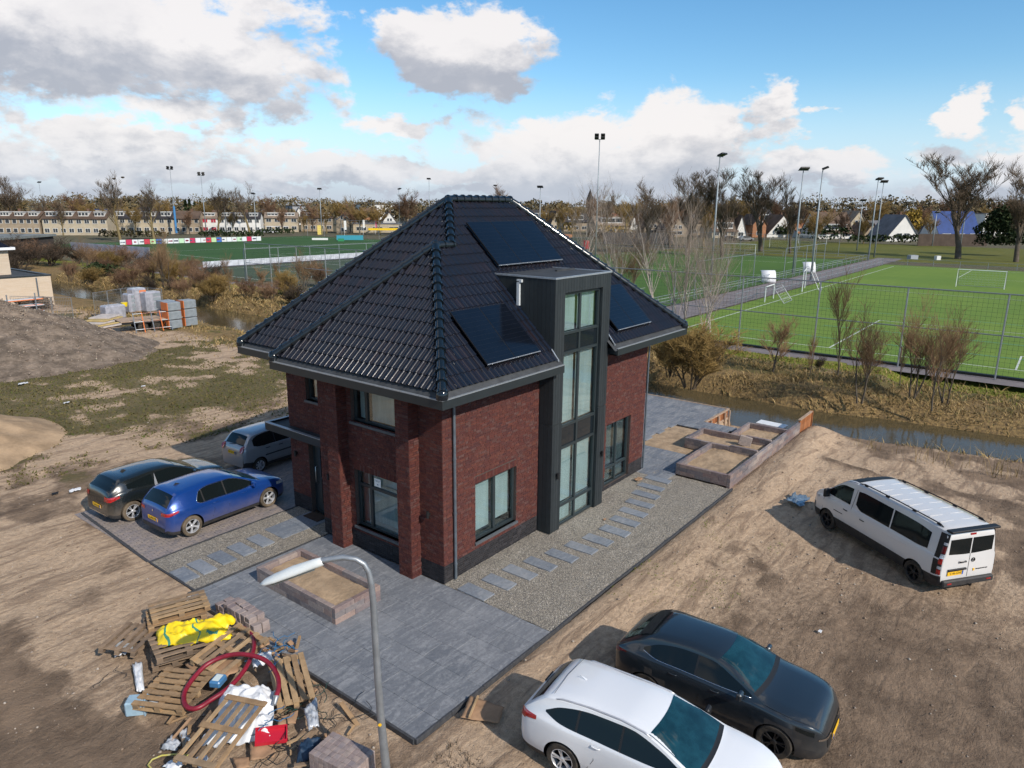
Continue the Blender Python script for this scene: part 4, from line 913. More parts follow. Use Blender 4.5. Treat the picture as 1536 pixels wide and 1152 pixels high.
# ---------------------------------------------------------------- vehicles
def pchip(xs, ys):
    xs = np.array(xs, float); ys = np.array(ys, float); h = np.diff(xs); d = np.diff(ys)/h; m = np.zeros(len(xs))
    for i in range(1, len(xs)-1):
        if d[i-1]*d[i] > 0: m[i] = (h[i-1]+h[i])/(h[i]/d[i-1]+h[i-1]/d[i])
    m[0] = d[0]; m[-1] = d[-1]
    def f(x):
        x = min(max(x, xs[0]), xs[-1]); i = min(int(np.searchsorted(xs, x, 'right'))-1, len(xs)-2); i = max(i, 0); t = (x-xs[i])/h[i]
        return float((1+2*t)*(1-t)**2*ys[i]+t*(1-t)**2*h[i]*m[i]+t*t*(3-2*t)*ys[i+1]+t*t*(t-1)*h[i]*m[i+1])
    return f
def paint(name, col, rough=.28, metal=.0, dust=.35, dustc=(.26, .20, .15), flake=0):
    m_ = bpy.data.materials.new(name); m_.use_nodes = True; t = NT(m_.node_tree); b = t.n['Principled BSDF']
    tcx = t.new('ShaderNodeTexCoord'); s = t.new('ShaderNodeSeparateXYZ'); t.l.new(tcx.outputs['Object'], s.inputs[0])
    n = t.noise(tcx.outputs['Object'], 3.0, 8, .65, .4); low = t.ss(t.m('ADD', s.outputs[2], t.m('MULTIPLY', t.m('SUBTRACT', n, .5), .5)), .80, .15)
    f = t.m('MULTIPLY', low, dust); c = t.mix(f, col, dustc)
    t.put(b.inputs['Base Color'], c); t.put(b.inputs['Roughness'], t.m('ADD', rough, t.m('MULTIPLY', f, .9), clamp=True)); b.inputs['Metallic'].default_value = metal
    t.put(b.inputs['Coat Weight'], t.m('SUBTRACT', 1.0, f)); b.inputs['Coat Roughness'].default_value = .05
    MATS[name] = m_; return m_
M_carglass = mat('car_glass', (.006, .009, .010), .05, .35)
M_screen = mat('windscreen_glass', (.010, .050, .065), .05, .6, coat=.3, var=.6, vscale=2.2)
M_trim = mat('black_trim', (.022, .022, .024), .6, .4, var=.3, vscale=6, var2=(.09, .075, .06))
M_well = mat('wheel_well', (.008, .008, .008), .9, .1)
M_chrome = mat('chrome', (.75, .76, .78), .12, .5, metal=1)
M_tyre = mat('tyre_rubber', (.022, .021, .020), .85, .2, var=.5, vscale=9, var2=(.12, .095, .07))
M_tyred = mat('dusty_tyre', (.15, .115, .08), .9, .15, var=.75, vscale=5, var2=(.03, .027, .024))
M_alu = mat('alloy_silver', (.60, .60, .62), .35, .5, metal=.5, var=.15, vscale=9)
M_alub = mat('alloy_black', (.018, .018, .019), .3, .5)
M_red = mat('lamp_red', (.42, .010, .012), .08, .6, coat=1, var=.5, vscale=14)
M_redd = mat('lamp_dark_red', (.12, .004, .008), .08, .6, coat=1)
M_clear = mat('lamp_clear', (.60, .62, .65), .06, .8, coat=1, var=.5, vscale=25)
M_plate = mat('plate_yellow', (.80, .45, .02), .5, .4)
M_plateb = mat('plate_blue', (.02, .10, .45), .5, .4)
M_print = mat('print_black', (.01, .01, .01), .6, .3)
def text_obj(s, size, parent, M, mt=None, name='lettering'):
    c = bpy.data.curves.new(name, 'FONT'); c.body = s; c.size = size; c.align_x = 'CENTER'; c.align_y = 'CENTER'; c.extrude = .001; c.resolution_u = 2
    o = bpy.data.objects.new(name, c); COL.objects.link(o); c.materials.append(mt or M_print); bpy.context.view_layer.update(); me = bpy.data.meshes.new_from_object(o.evaluated_get(bpy.context.evaluated_depsgraph_get())); me.materials.clear(); me.materials.append(mt or M_print); bpy.data.objects.remove(o)
    o = link_mesh(name, me, parent); o.matrix_local = M
    return o
class Car:
    def __init__(s, D):
        s.D = D; s.L = D['L']; s.top = pchip(*zip(*D['top'])); s.belt = pchip(*zip(*D['belt'])); s.w = pchip(*zip(*D['w'])); s.zb = pchip(*zip(*D.get('bot', [(0, .30), (.12, .22), (.5, .18), (s.L-.6, .18), (s.L-.1, .2), (s.L, .28)])))
        s.tum = D.get('tum', .42); s.cam = D.get('cam', .035); s.wx = D['wx']; s.wr = D['wr']; s.cache = {}
    def sec(s, x):
        k = round(x, 4)
        if k in s.cache: return s.cache[k]
        zt, w, zb = s.top(x), s.w(x), s.zb(x); zs = min(s.belt(x), zt-.055)
        for wc in s.wx:
            w += .014*math.exp(-((x-wc)/.36)**2)*(1 if .3 < x < s.L-.25 else .4)
        zb = min(zb, zs-.12); g = zt-zs; H = zs-zb; yb = w-.045; re = min(.10, .30*g); cam = min(s.cam, g*.3)
        gz = zt-re-cam; ye = yb-s.tum*max(0, gz-zs)-.01
        p = [(w-.07, zb), (w-.02, zb+.16*H), (w, zb+.36*H), (w-.004, zb+.62*H), (w-.010, zb+.80*H), (w-.022, zs-.05*min(1, H*3)), (w-.040, zs)]
        z6 = zs+.012
        for t in (.0, .33, .66, 1.0): p.append((yb-.008+(ye-yb)*t, z6+(gz-z6)*t))
        p += [(ye-.030*min(1, re/.08), gz+re*.62), (ye-.085*min(1, re/.08), gz+re*.98), (ye*.62, zt-cam*.45), (ye*.32, zt-cam*.12), (0, zt)]
        s.cache[k] = p; return p
    def y_at(s, x, z):
        p = s.sec(x)[:12]
        if z <= p[0][1]: return p[0][0]
        for (y0, z0), (y1, z1) in zip(p, p[1:]):
            if z <= z1 and z1 > z0: return y0+(y1-y0)*(z-z0)/(z1-z0)
        return p[-1][0]
    def z_at(s, x, y):
        p = s.sec(x)[9:]; y = abs(y)
        for (y0, z0), (y1, z1) in zip(p, p[1:]):
            if y1 <= y <= y0: return z0+(z1-z0)*(y0-y)/max(1e-6, y0-y1)
        return p[0][1] if y > p[0][0] else p[-1][1]
    def ins(s, x, y, z):
        return z <= s.top(x) and z >= s.sec(x)[0][1]-.02 and abs(y) <= s.y_at(x, z) and z <= s.z_at(x, y)+1e-4
    def xr(s, y, z):
        lo, hi = 0.0, 1.1
        if s.ins(0, y, z): return 0.0
        for k in range(60):
            if s.ins(hi*k/60, y, z): lo, hi = hi*(k-1)/60, hi*k/60; break
        for _ in range(9):
            m_ = (lo+hi)/2
            if s.ins(m_, y, z): hi = m_
            else: lo = m_
        return hi
    def xf(s, y, z):
        L = s.L
        if s.ins(L, y, z): return L
        lo, hi = 0.0, 1.4
        for k in range(70):
            if s.ins(L-1.4*k/70, y, z): lo, hi = 1.4*(k-1)/70, 1.4*k/70; break
        for _ in range(9):
            m_ = (lo+hi)/2
            if s.ins(L-m_, y, z): hi = m_
            else: lo = m_
        return L-hi
    # patches laid over the bodywork
    def side(s, name, low, upp, mt, sg=(1, -1), off=.005, n=14, k=5, parent=None, smooth=True, per=True):
        fl, fu = pchip(*zip(*low)), pchip(*zip(*upp)); x0, x1 = low[0][0], low[-1][0]
        for q in sg:
            rows = []
            for i in range(n+1):
                x = x0+(x1-x0)*i/n; a, b = fl(x), fu(x); rows.append([(x, q*(s.y_at(x, a+(b-a)*j/k)+off), a+(b-a)*j/k) for j in range(k+1)])
            if q < 0: rows = rows[::-1]
            m_ = MB(); m_.grid(rows); m_.build(name, mt, parent or s.root, smooth=smooth)
    def plan(s, name, x0, x1, ye0, ye1, mt, off=.006, n=12, k=12, parent=None, bow=0):
        rows = []
        for i in range(n+1):
            t = i/n; ye = ye0(x0+(x1-x0)*t) if callable(ye0) else ye0+(ye1-ye0)*t
            r_ = []
            for j in range(k+1):
                y = -ye+2*ye*j/k; x = x0+(x1-x0)*t-bow*(y/max(ye, .01))**2*.1; r_.append((x, -y, s.z_at(x, y)+off))
            rows.append(r_)
        m_ = MB(); m_.grid(rows[::-1]); return m_.build(name, mt, parent or s.root, smooth=True)
    def end(s, name, y0, y1, lo, hi, mt, back=True, off=.006, n=8, k=4, parent=None):
        rows = []
        fl = lo if callable(lo) else (lambda y: lo); fh = hi if callable(hi) else (lambda y: hi)
        for i in range(n+1):
            y = y0+(y1-y0)*i/n; rows.append([((s.xr(y, z)-off) if back else (s.xf(y, z)+off), y, z) for z in [fl(y)+(fh(y)-fl(y))*j/k for j in range(k+1)]])
        if not back: rows = rows[::-1]
        m_ = MB(); m_.grid(rows[::-1]); return m_.build(name, mt, parent or s.root, smooth=True)
    def seam(s, pts, q, r=.0055, mt=None, name='door_seam', off=.0005):
        m_ = MB(); m_.tube([(x, q*(s.y_at(x, z)+off), z) for x, z in pts], r, 4); m_.build(name, mt or M_black, s.root)
    def build(s, name, label, cat, body, wheel, group=None, low=None, tint_z=None):
        L = s.L; s.root = thing(name, label, cat, group=group); xs = sorted(set([round(L*i/76, 4) for i in range(77)]+[.01, .02, .035, .08, L-.01, L-.025, L-.045, L-.08]))
        m_ = MB(); half = [s.sec(x) for x in xs]; n = len(half[0])
        for x, p in zip(xs, half): m_.v += [(x, -y, z) for y, z in p]+[(x, y, z) for y, z in p[-2::-1]]
        N = 2*n-1
        lim = s.D.get('trimrows', 1)
        for i in range(len(xs)-1):
            for j in range(N-1):
                jj = min(j, N-2-j); zc = (m_.v[i*N+j][2]+m_.v[i*N+j+1][2])/2; x = xs[i]
                m_.cur = 2 if (jj < lim or (low and low(x, zc))) else 0
                m_.face((i*N+j, (i+1)*N+j, (i+1)*N+j+1, i*N+j+1))
            m_.cur = 2; m_.face((i*N, i*N+N-1, (i+1)*N+N-1, (i+1)*N))
        m_.cur = 0 if not low else 0
        m_.face(list(range(N))); k = (len(xs)-1)*N; m_.face([k+j for j in range(N-1, -1, -1)])
        me = m_.mesh('body', [body, M_well, M_trim]); o = link_mesh('body', me)
        for wx_ in s.wx:
            for q in (1, -1):
                c = MB(); c.cur = 1; R_ = s.wr+s.D.get('gap', .055)
                c.lathe([(R_, -.42), (R_, .2)], 40, Matrix.Translation((wx_, q*(s.w(wx_)-0), s.wr)) @ Matrix.Rotation(R(90), 4, 'X') if q > 0 else Matrix.Translation((wx_, q*s.w(wx_), s.wr)) @ Matrix.Rotation(R(-90), 4, 'X'))
                if q > 0: pass
                cm = c.mesh('cut', [body, M_well]); co_ = bpy.data.objects.new('cut', cm); COL.objects.link(co_)
                if True:
                    # cylinder axis: local z -> outwards
                    co_.matrix_world = Matrix.Identity(4)
                md = o.modifiers.new('b', 'BOOLEAN'); md.operation = 'DIFFERENCE'; md.object = co_; md.solver = 'EXACT'
                s.__dict__.setdefault('cutters', []).append(co_)
        bpy.context.view_layer.update(); dg = bpy.context.evaluated_depsgraph_get(); me2 = bpy.data.meshes.new_from_object(o.evaluated_get(dg))
        for c in s.cutters: bpy.data.objects.remove(c)
        o.modifiers.clear(); o.data = me2; me2.name = 'body'
        me2.polygons.foreach_set('use_smooth', [True]*len(me2.polygons)); me2.set_sharp_from_angle(angle=R(34)); adopt(o, s.root); s.body = o
        for wx_ in s.wx:
            for q in (1, -1):
                t_ = copy_tree(wheel, s.root); t_.location = (wx_, q*(s.w(wx_)-.115+.01), s.wr); t_.rotation_euler = (0, random.uniform(0, 6), 0 if q > 0 else math.pi); t_.scale = (s.wr/.32, 1, s.wr/.32)
        return s
    def mirror(s, x, z, mt, size=(.10, .20, .14)):
        for q in (1, -1):
            m_ = MB(); y = s.y_at(x, z); m_.bbox((x, q*(y+.13), z+.04), size, .04); m_.cur = 1; m_.cbox((x+.01, q*(y+.02), z), (.05, .10, .03)); m_.build('mirror', [mt, M_black], s.root, smooth=False)
    def handle(s, x, z, mt):
        for q in (1, -1):
            m_ = MB(); y = s.y_at(x, z)+.018; m_.tube([(x-.09, q*(y-.02), z), (x-.06, q*y, z), (x+.06, q*y, z), (x+.09, q*(y-.02), z)], .013, 6); m_.build('door_handle', mt, s.root, smooth=True)
    def plate(s, y, z, txt, back=True, wd=.52):
        x = (s.xr(y, z)-.02) if back else s.xf(y, z)+.02
        g = -1 if back else 1
        m_ = MB(); m_.cbox((x, y, z), (.012, wd, .11)); m_.cur = 1; m_.cbox((x+g*.007, y-g*(-1)*(wd/2-.025) if back else y-(wd/2-.025), z), (.004, .045, .108)); m_.build('number_plate', [M_plate, M_plateb], s.root)
        if txt:
            Mx = Matrix.Translation((x+g*.008, y-.02*(-g), z)) @ Matrix.Rotation(R(-90 if back else 90), 4, 'Z') @ Matrix.Rotation(R(90), 4, 'X')
            text_obj(txt, .098, s.root, Mx, name='plate_text')
    def seats(s): pass
def make_wheel(style, rim, tyre):
    """wheel about the y axis, outer face towards +y; radius .32"""
    A = Matrix.Rotation(R(-90), 4, 'X')
    t = MB(); t.lathe([(.215, -.10), (.235, -.105), (.295, -.105), (.316, -.085), (.32, -.04), (.32, .04), (.316, .085), (.295, .105), (.235, .105), (.215, .10)], 36, A, cap=False); w_ = t.build('wheel', tyre, None, smooth=True, angle=40)
    r_ = MB(); r_.lathe([(.218, .098), (.205, .095), (.20, .04), (.20, -.09), (.02, -.092)], 30, A, cap=False); r_.lathe([(.222, .085), (.222, .10), (.208, .103), (.203, .09)], 30, A, cap=False)
    b = r_.build('rim', rim, w_, smooth=True, angle=40)
    h = MB(); h.lathe([(.19, -.02), (.19, .0), (.05, .0)], 24, A, cap=True); h.build('brake', M_well, w_)
    n, dbl, tw = style; sp_ = MB()
    for i in range(n):
        a = 2*math.pi*i/n
        for d in ((-dbl, dbl) if dbl else (0,)):
            c0 = Vector((math.cos(a+d*.4)*.04, .075, math.sin(a+d*.4)*.04)); c1 = Vector((math.cos(a+d+tw)*.205, .088, math.sin(a+d+tw)*.205)); dr = (c1-c0).normalized(); sd = dr.cross(Vector((0, 1, 0))).normalized()
            w0, w1 = (.018, .014) if dbl else (.030, .040)
            sp_.add([c0-sd*w0-Vector((0, .02, 0)), c0+sd*w0-Vector((0, .02, 0)), c1+sd*w1-Vector((0, .03, 0)), c1-sd*w1-Vector((0, .03, 0)), c0-sd*w0*.7, c0+sd*w0*.7, c1+sd*w1*.6, c1-sd*w1*.6], [(0, 1, 2, 3), (7, 6, 5, 4), (0, 4, 5, 1), (1, 5, 6, 2), (2, 6, 7, 3), (3, 7, 4, 0)])
    sp_.lathe([(.055, .05), (.055, .078), (.03, .09), (.0, .09)], 14, A); sp_.build('spokes', rim, w_)
    return w_
WH = {'blue': make_wheel((5, 0, 0), M_alu, M_tyred), 'multi': make_wheel((5, .17, .0), M_alu, M_tyred), 'dark': make_wheel((5, .16, .1), M_alub, M_tyre), 'white': make_wheel((5, .14, .0), M_alu, M_tyre), 'steel': make_wheel((7, 0, 0), M_alu, M_tyre), 'van': make_wheel((5, .18, 0), M_alub, M_tyre)}
def place(c, rearc, frontc, side, z=0.0):
    """put the car so that its near wheels touch the two measured points (outer edge of the tyres)"""
    a, b = Vector(rearc), Vector(frontc); d = (b-a); sc = d.length/(c.wx[1]-c.wx[0]); d.normalize(); left = Vector((-d.y, d.x, 0)); off = c.w(c.wx[0])*sc
    o = a-d*c.wx[0]*sc-left*off*side; c.root.location = (o.x, o.y, z); c.root.rotation_euler = (0, 0, math.atan2(d.y, d.x)); c.root.scale = (sc, sc, min(1.02, max(sc, .95)))
# blue hatchback
P_blue = paint('paint_blue', (.006, .045, .22), .3, .3, .35); P_black = paint('paint_black', (.008, .011, .012), .25, 0, .40); P_silver = paint('paint_silver', (.30, .31, .33), .32, .4, .3)
P_grey = paint('paint_graphite', (.018, .024, .030), .28, .3, .5, (.10, .085, .07)); P_white = paint('paint_white', (.66, .67, .69), .3, 0, .25); P_vanw = paint('paint_van_white', (.60, .585, .57), .35, 0, .35)
D308 = dict(L=4.26, wx=(.72, 3.45), wr=.325, top=[(0, .50), (.012, .74), (.035, .92), (.07, 1.0), (.20, 1.17), (.36, 1.335), (.46, 1.395), (.85, 1.435), (1.6, 1.465), (2.15, 1.44), (2.55, 1.33), (3.05, 1.10), (3.25, 1.015), (3.45, .98), (3.9, .88), (4.1, .79), (4.2, .68), (4.26, .5)],
    belt=[(0, .90), (.5, .97), (1.5, .945), (3.0, .90), (4.26, .80)], w=[(0, .66), (.04, .74), (.12, .82), (.3, .875), (.7, .90), (1.5, .89), (3.2, .90), (3.7, .89), (4.0, .83), (4.15, .74), (4.26, .58)], tum=.50)
def hatch(c, glass_z, win, rear_y=.60):
    pass
c = Car(D308).build('parked_car', 'dusty metallic blue five door hatchback parked on the clinker paving nearest the gravel strip', 'car', P_blue, WH['blue'])
lo = [(.98, 1.02), (1.10, .965), (1.6, .955), (2.4, .94), (3.0, .965)]; up = [(.98, 1.06), (1.12, 1.27), (1.6, 1.345), (2.2, 1.335), (2.62, 1.20), (3.0, 1.0)]
def sidewin(c, lo, up, splits, chrome=True):
    fl, fu = pchip(*zip(*lo)), pchip(*zip(*up)); xs = [lo[0][0]]+splits+[lo[-1][0]]
    xs2 = list(zip([xs[0]]+[s+.022 for s in splits], [s-.022 for s in splits]+[xs[-1]]))
    for a, b in xs2:
        l2 = [(a+(b-a)*i/8, fl(a+(b-a)*i/8)) for i in range(9)]; u2 = [(x, max(fu(x), fl(x)+.005)) for x, _ in l2]; c.side('side_window', l2, u2, M_carglass, n=12)
    for s_ in splits: c.side('window_pillar', [(s_-.022, fl(s_)), (s_+.022, fl(s_))], [(s_-.022, fu(s_)), (s_+.022, fu(s_))], M_black, n=2, off=.004)
    if chrome:
        N = 30; ring = [(xs[0]+(xs[-1]-xs[0])*i/N, fl(xs[0]+(xs[-1]-xs[0])*i/N)-.012) for i in range(N+1)]+[(xs[-1]-(xs[-1]-xs[0])*i/N, fu(xs[-1]-(xs[-1]-xs[0])*i/N)+.012) for i in range(N+1)]
        for q in (1, -1): m_ = MB(); m_.tube([(x, q*(c.y_at(x, z)+.004), z) for x, z in (ring if chrome == 1 else ring[:N+1])], .009, 5, closed=chrome == 1); m_.build('window_trim', M_chrome, c.root, smooth=True)
sidewin(c, lo, up, [1.20, 1.95]); c.plan('windscreen', 2.46, 3.20, .60, .72, M_screen, bow=.6); c.plan('rear_window', .11, .39, .64, .56, M_carglass)
c.plan('cowl', 3.2, 3.27, .72, .74, M_black)
for q in (1, -1):
    c.end('tail_lamp', q*.46, q*.80, lambda y: .80+.05*(abs(y)-.46), lambda y: .90+.04*(abs(y)-.46), M_red, off=.008) if q > 0 else c.end('tail_lamp', -.80, -.46, lambda y: .80+.05*(abs(y)-.46), lambda y: .90+.04*(abs(y)-.46), M_red, off=.008)
    c.side('tail_lamp', [(.09, .82), (.36, .90)], [(.09, .91), (.36, .955)], M_red, sg=(q,), off=.008); c.side('headlamp', [(3.78, .70), (4.10, .66)], [(3.78, .80), (4.10, .745)], M_clear, sg=(q,), off=.006)
    c.seam([(1.42, .40), (1.50, .62), (1.47, .94)], q); c.seam([(2.02, .30), (2.00, .6), (1.96, .94)], q); c.seam([(3.02, .30), (3.05, .6), (3.0, .93)], q); c.seam([(1.35, .30), (3.02, .30)], q); c.seam([(3.0, .82), (1.7, .80), (1.0, .86)], q, .006, P_blue, 'crease')
c.end('rear_bumper', -.62, .62, .28, .42, M_trim, off=.012); c.plate(0, .62, 'K-903-TP'); c.mirror(2.88, .98, P_blue); c.handle(1.55, .84, P_blue); c.handle(2.55, .82, P_blue)
MB().tube([(.10, .30, 1.005), (.12, .02, 1.03)], .012, 6).build('wiper', M_black, c.root); MB().tube([(.035, -.48, .27), (.035, .48, .27)], .02, 8).build('exhaust_trim', M_chrome, c.root)
m_ = MB(); m_.add([(.95, -.02, 1.43), (.95, .02, 1.43), (.70, 0, 1.40), (.80, 0, 1.50)], [(0, 1, 3), (1, 2, 3), (2, 0, 3), (0, 2, 1)]); m_.build('aerial', M_black, c.root); c.end('emblem', -.03, .03, .84, .90, M_chrome, off=.015)
place(c, G(291, 804), G(405, 760), -1, .0)
# black three-door hatch behind it
D3 = dict(L=4.25, wx=(.68, 3.41), wr=.33, top=[(0, .55), (.012, .80), (.04, .97), (.08, 1.06), (.25, 1.22), (.40, 1.36), (.50, 1.41), (.9, 1.445), (1.6, 1.47), (2.1, 1.445), (2.5, 1.34), (3.0, 1.12), (3.2, 1.03), (3.45, .99), (3.9, .90), (4.1, .80), (4.2, .68), (4.25, .5)],
    belt=[(0, .92), (.5, 1.04), (1.3, 1.0), (3.0, .93), (4.25, .80)], w=[(0, .66), (.04, .75), (.12, .82), (.3, .87), (.7, .905), (1.5, .88), (3.2, .90), (3.7, .89), (4.0, .83), (4.15, .74), (4.25, .58)], tum=.52)
c = Car(D3).build('parked_car', 'glossy black hatchback with a curved roof parked between the blue car and the bare sand', 'car', P_black, WH['multi'])
sidewin(c, [(1.62, 1.02), (2.2, .985), (3.0, .975)], [(1.62, 1.33), (2.1, 1.34), (2.6, 1.22), (3.0, 1.0)], [], chrome=0); c.side('rear_quarter_glass', [(.62, 1.10), (1.5, 1.01)], [(.62, 1.24), (1.5, 1.32)], M_carglass); c.side('pillar_blade', [(1.50, .96), (1.60, .96)], [(1.50, 1.0), (1.60, 1.33)], P_silver, off=.010, n=3)
c.plan('windscreen', 2.42, 3.15, .60, .72, M_screen, bow=.6); c.plan('rear_window', .12, .43, .62, .55, M_carglass)
for q in (1, -1):
    a, b = (q*.50, q*.80) if q > 0 else (-.80, -.50); c.end('tail_lamp', a, b, lambda y: .80, lambda y: .95, M_red, off=.008); c.side('tail_lamp', [(.09, .81), (.34, .90)], [(.09, .955), (.34, .965)], M_red, sg=(q,), off=.008)
    c.seam([(1.58, .30), (1.66, .6), (1.60, .96)], q); c.seam([(3.02, .30), (3.05, .6), (3.0, .93)], q)
c.end('bumper_line', -.55, .55, .30, .33, M_chrome, off=.012); c.plate(0, .56, 'B-412-XK'); c.mirror(2.88, 1.0, P_black); c.handle(1.85, .86, P_black); MB().tube([(.12, .30, 1.05), (.14, .0, 1.07)], .012, 6).build('wiper', M_black, c.root)
m_ = MB(); m_.add([(1.05, -.02, 1.44), (1.05, .02, 1.44), (.80, 0, 1.42), (.90, 0, 1.52)], [(0, 1, 3), (1, 2, 3), (2, 0, 3), (0, 2, 1)]); m_.build('aerial', M_black, c.root)
a = G(202, 781); dv = Vector((math.cos(R(2)), math.sin(R(2)), 0)); place(c, a, a+dv*2.62, -1, 0)
# small silver car
DM = dict(L=3.50, wx=(.60, 2.89), wr=.27, top=[(0, .60), (.015, .85), (.05, .98), (.14, 1.10), (.34, 1.36), (.46, 1.44), (.8, 1.48), (1.5, 1.50), (2.0, 1.44), (2.35, 1.27), (2.65, 1.05), (2.78, .98), (3.1, .90), (3.35, .76), (3.46, .62), (3.5, .5)],
    belt=[(0, .98), (.5, 1.0), (1.6, .95), (3.5, .80)], w=[(0, .60), (.04, .67), (.12, .72), (.4, .745), (2.8, .745), (3.2, .70), (3.4, .60), (3.5, .46)], tum=.36)
c = Car(DM).build('parked_car', 'small silver hatchback with round red tail lamps parked behind the house corner', 'car', P_silver, WH['steel'], low=lambda x, z: x < .30 and z < .50)
sidewin(c, [(.42, 1.04), (.6, .99), (1.3, .97), (2.3, .95), (2.5, .98)], [(.42, 1.24), (.6, 1.34), (1.3, 1.385), (1.9, 1.33), (2.5, 1.03)], [1.35], chrome=0); c.plan('windscreen', 2.0, 2.72, .54, .62, M_screen, bow=.5); c.plan('rear_window', .125, .37, .52, .46, M_carglass)
for q in (1, -1):
    y0, z0 = q*.545, .96; m_ = MB(); fan = [(c.xr(y0+.085*math.cos(a_), z0+.115*math.sin(a_))-.045, y0+.085*math.cos(a_), z0+.115*math.sin(a_)) for a_ in [2*math.pi*k/18 for k in range(18)]]
    m_.add(fan+[(x+.09, y, z) for x, y, z in fan], [tuple(range(18))[::-1]]+[(k, (k+1) % 18, 18+(k+1) % 18, 18+k) for k in range(18)]); m_.build('tail_lamp', M_red, c.root)
    c.side('rub_strip', [(.85, .58), (2.5, .58)], [(.85, .63), (2.5, .63)], M_trim, sg=(q,), off=.012); c.seam([(1.38, .25), (1.40, .6), (1.36, .95)], q); c.seam([(.95, .6), (.82, .97)], q); c.seam([(2.42, .25), (2.45, .93)], q)
c.plate(0, .80, '81-GX-RT', wd=.44); c.handle(.98, .86, M_black); c.handle(1.55, .84, M_black); c.mirror(2.38, .98, M_black); MB().tube([(.09, .25, 1.06), (.11, -.05, 1.09)], .012, 6).build('wiper', M_black, c.root)
a = Vector((2.45, 11.62, 0)); place(c, a, a+Vector((math.cos(R(3)), math.sin(R(3)), 0))*2.34, -1, 0)
# graphite crossover
DC = dict(L=4.395, wx=(.85, 3.505), wr=.345, gap=.04, top=[(0, .62), (.02, .88), (.07, 1.02), (.20, 1.13), (.55, 1.36), (.72, 1.44), (.85, 1.485), (1.2, 1.52), (1.7, 1.54), (2.1, 1.525), (2.5, 1.43), (3.0, 1.18), (3.12, 1.12), (3.3, 1.06), (3.8, .99), (4.15, .90), (4.3, .76), (4.37, .62), (4.395, .5)],
    belt=[(0, .98), (.4, 1.07), (1.0, 1.05), (2.0, 1.0), (3.0, .98), (4.395, .84)], w=[(0, .64), (.04, .74), (.12, .81), (.3, .86), (.8, .905), (1.6, .885), (3.2, .90), (3.7, .90), (4.0, .85), (4.2, .76), (4.34, .62), (4.395, .50)], tum=.55)
clad = lambda x, z: z < .42 or any(math.hypot(x-wc, z-.345) < .47 for wc in (.85, 3.505)) or (x < .25 and z < .58)
c = Car(DC).build('parked_car', 'graphite crossover with black wheel arch cladding and black wheels, parked beside the white estate car', 'car', P_grey, WH['dark'], low=clad)
sidewin(c, [(.72, 1.19), (1.05, 1.10), (1.6, 1.07), (2.4, 1.05), (3.0, 1.06)], [(.72, 1.23), (1.05, 1.36), (1.6, 1.41), (2.1, 1.40), (2.6, 1.25), (3.0, 1.09)], [1.86], chrome=2); c.plan('windscreen', 2.32, 3.10, .62, .75, M_screen, bow=.8); c.plan('rear_window', .20, .58, .62, .52, M_carglass); c.plan('roof_spoiler', .50, .78, .56, .58, M_black, off=.03)
c.plan('cowl', 3.10, 3.19, .75, .76, M_black, bow=.8)
for q in (1, -1):
    a, b = (.50, .82) if q > 0 else (-.82, -.50); c.end('tail_lamp', a, b, .93, 1.0, M_redd, off=.008); c.side('tail_lamp', [(.08, .95), (.36, 1.0)], [(.08, 1.02), (.36, 1.03)], M_redd, sg=(q,), off=.008)
    c.side('headlamp', [(3.86, .78), (4.18, .70)], [(3.86, .85), (4.18, .79)], M_carglass, sg=(q,), off=.006); a, b = (.28, .72) if q > 0 else (-.72, -.28); c.end('grille_wing', a, b, lambda y: .62-.10*(.72-abs(y)), lambda y: .66-.10*(.72-abs(y)), M_chrome, back=False, off=.012)
    c.seam([(1.30, .45), (1.42, .7), (1.36, 1.05)], q); c.seam([(1.95, .42), (1.98, .7), (1.92, 1.03)], q); c.seam([(3.0, .42), (3.05, .7), (3.0, 1.0)], q)
    c.side('sill_moulding', [(1.35, .30), (3.0, .30)], [(1.35, .42), (3.0, .42)], M_trim, sg=(q,), off=.02)
c.end('grille', -.52, .52, lambda y: .42, lambda y: .62, M_black, back=False, off=.008); c.plate(0, .50, '', back=False); c.mirror(2.82, 1.06, P_grey); c.handle(1.42, .93, P_grey); c.handle(2.30, .92, P_grey)
c.seam([(3.24, 1.0), (4.12, .87)], 1); c.seam([(3.24, 1.0), (4.12, .87)], -1)
for q in (-.28, .28): m_ = MB(); m_.bbox((2.25, q, .95), (.5, .46, .5), .08)
place(c, G(966, 1053), G(1157, 1136), -1, -.02)
# white estate
DW = dict(L=4.60, wx=(.98, 3.63), wr=.325, top=[(0, .60), (.02, .85), (.07, 1.0), (.16, 1.09), (.40, 1.30), (.55, 1.395), (.75, 1.43), (1.3, 1.465), (2.0, 1.465), (2.5, 1.41), (2.85, 1.29), (3.3, 1.08), (3.45, 1.01), (3.65, .98), (4.15, .88), (4.4, .78), (4.53, .66), (4.6, .5)],
    belt=[(0, .93), (.5, 1.0), (1.2, .97), (3.2, .92), (4.6, .80)], w=[(0, .66), (.04, .75), (.12, .82), (.35, .875), (.8, .90), (1.6, .89), (3.4, .90), (3.9, .89), (4.25, .83), (4.45, .72), (4.6, .54)], tum=.46)
c = Car(DW).build('parked_car', 'white estate car with silver roof rails, cut by the lower edge of the picture', 'car', P_white, WH['white'])
sidewin(c, [(.58, 1.12), (.9, 1.03), (1.6, .98), (2.5, .96), (3.2, .98)], [(.58, 1.15), (.85, 1.27), (1.5, 1.35), (2.1, 1.355), (2.75, 1.21), (3.2, 1.02)], [1.22, 2.05], chrome=0); c.plan('windscreen', 2.56, 3.40, .62, .74, M_screen, bow=.7); c.plan('rear_window', .18, .42, .64, .60, M_carglass); c.plan('cowl', 3.40, 3.48, .74, .75, M_black, bow=.7)
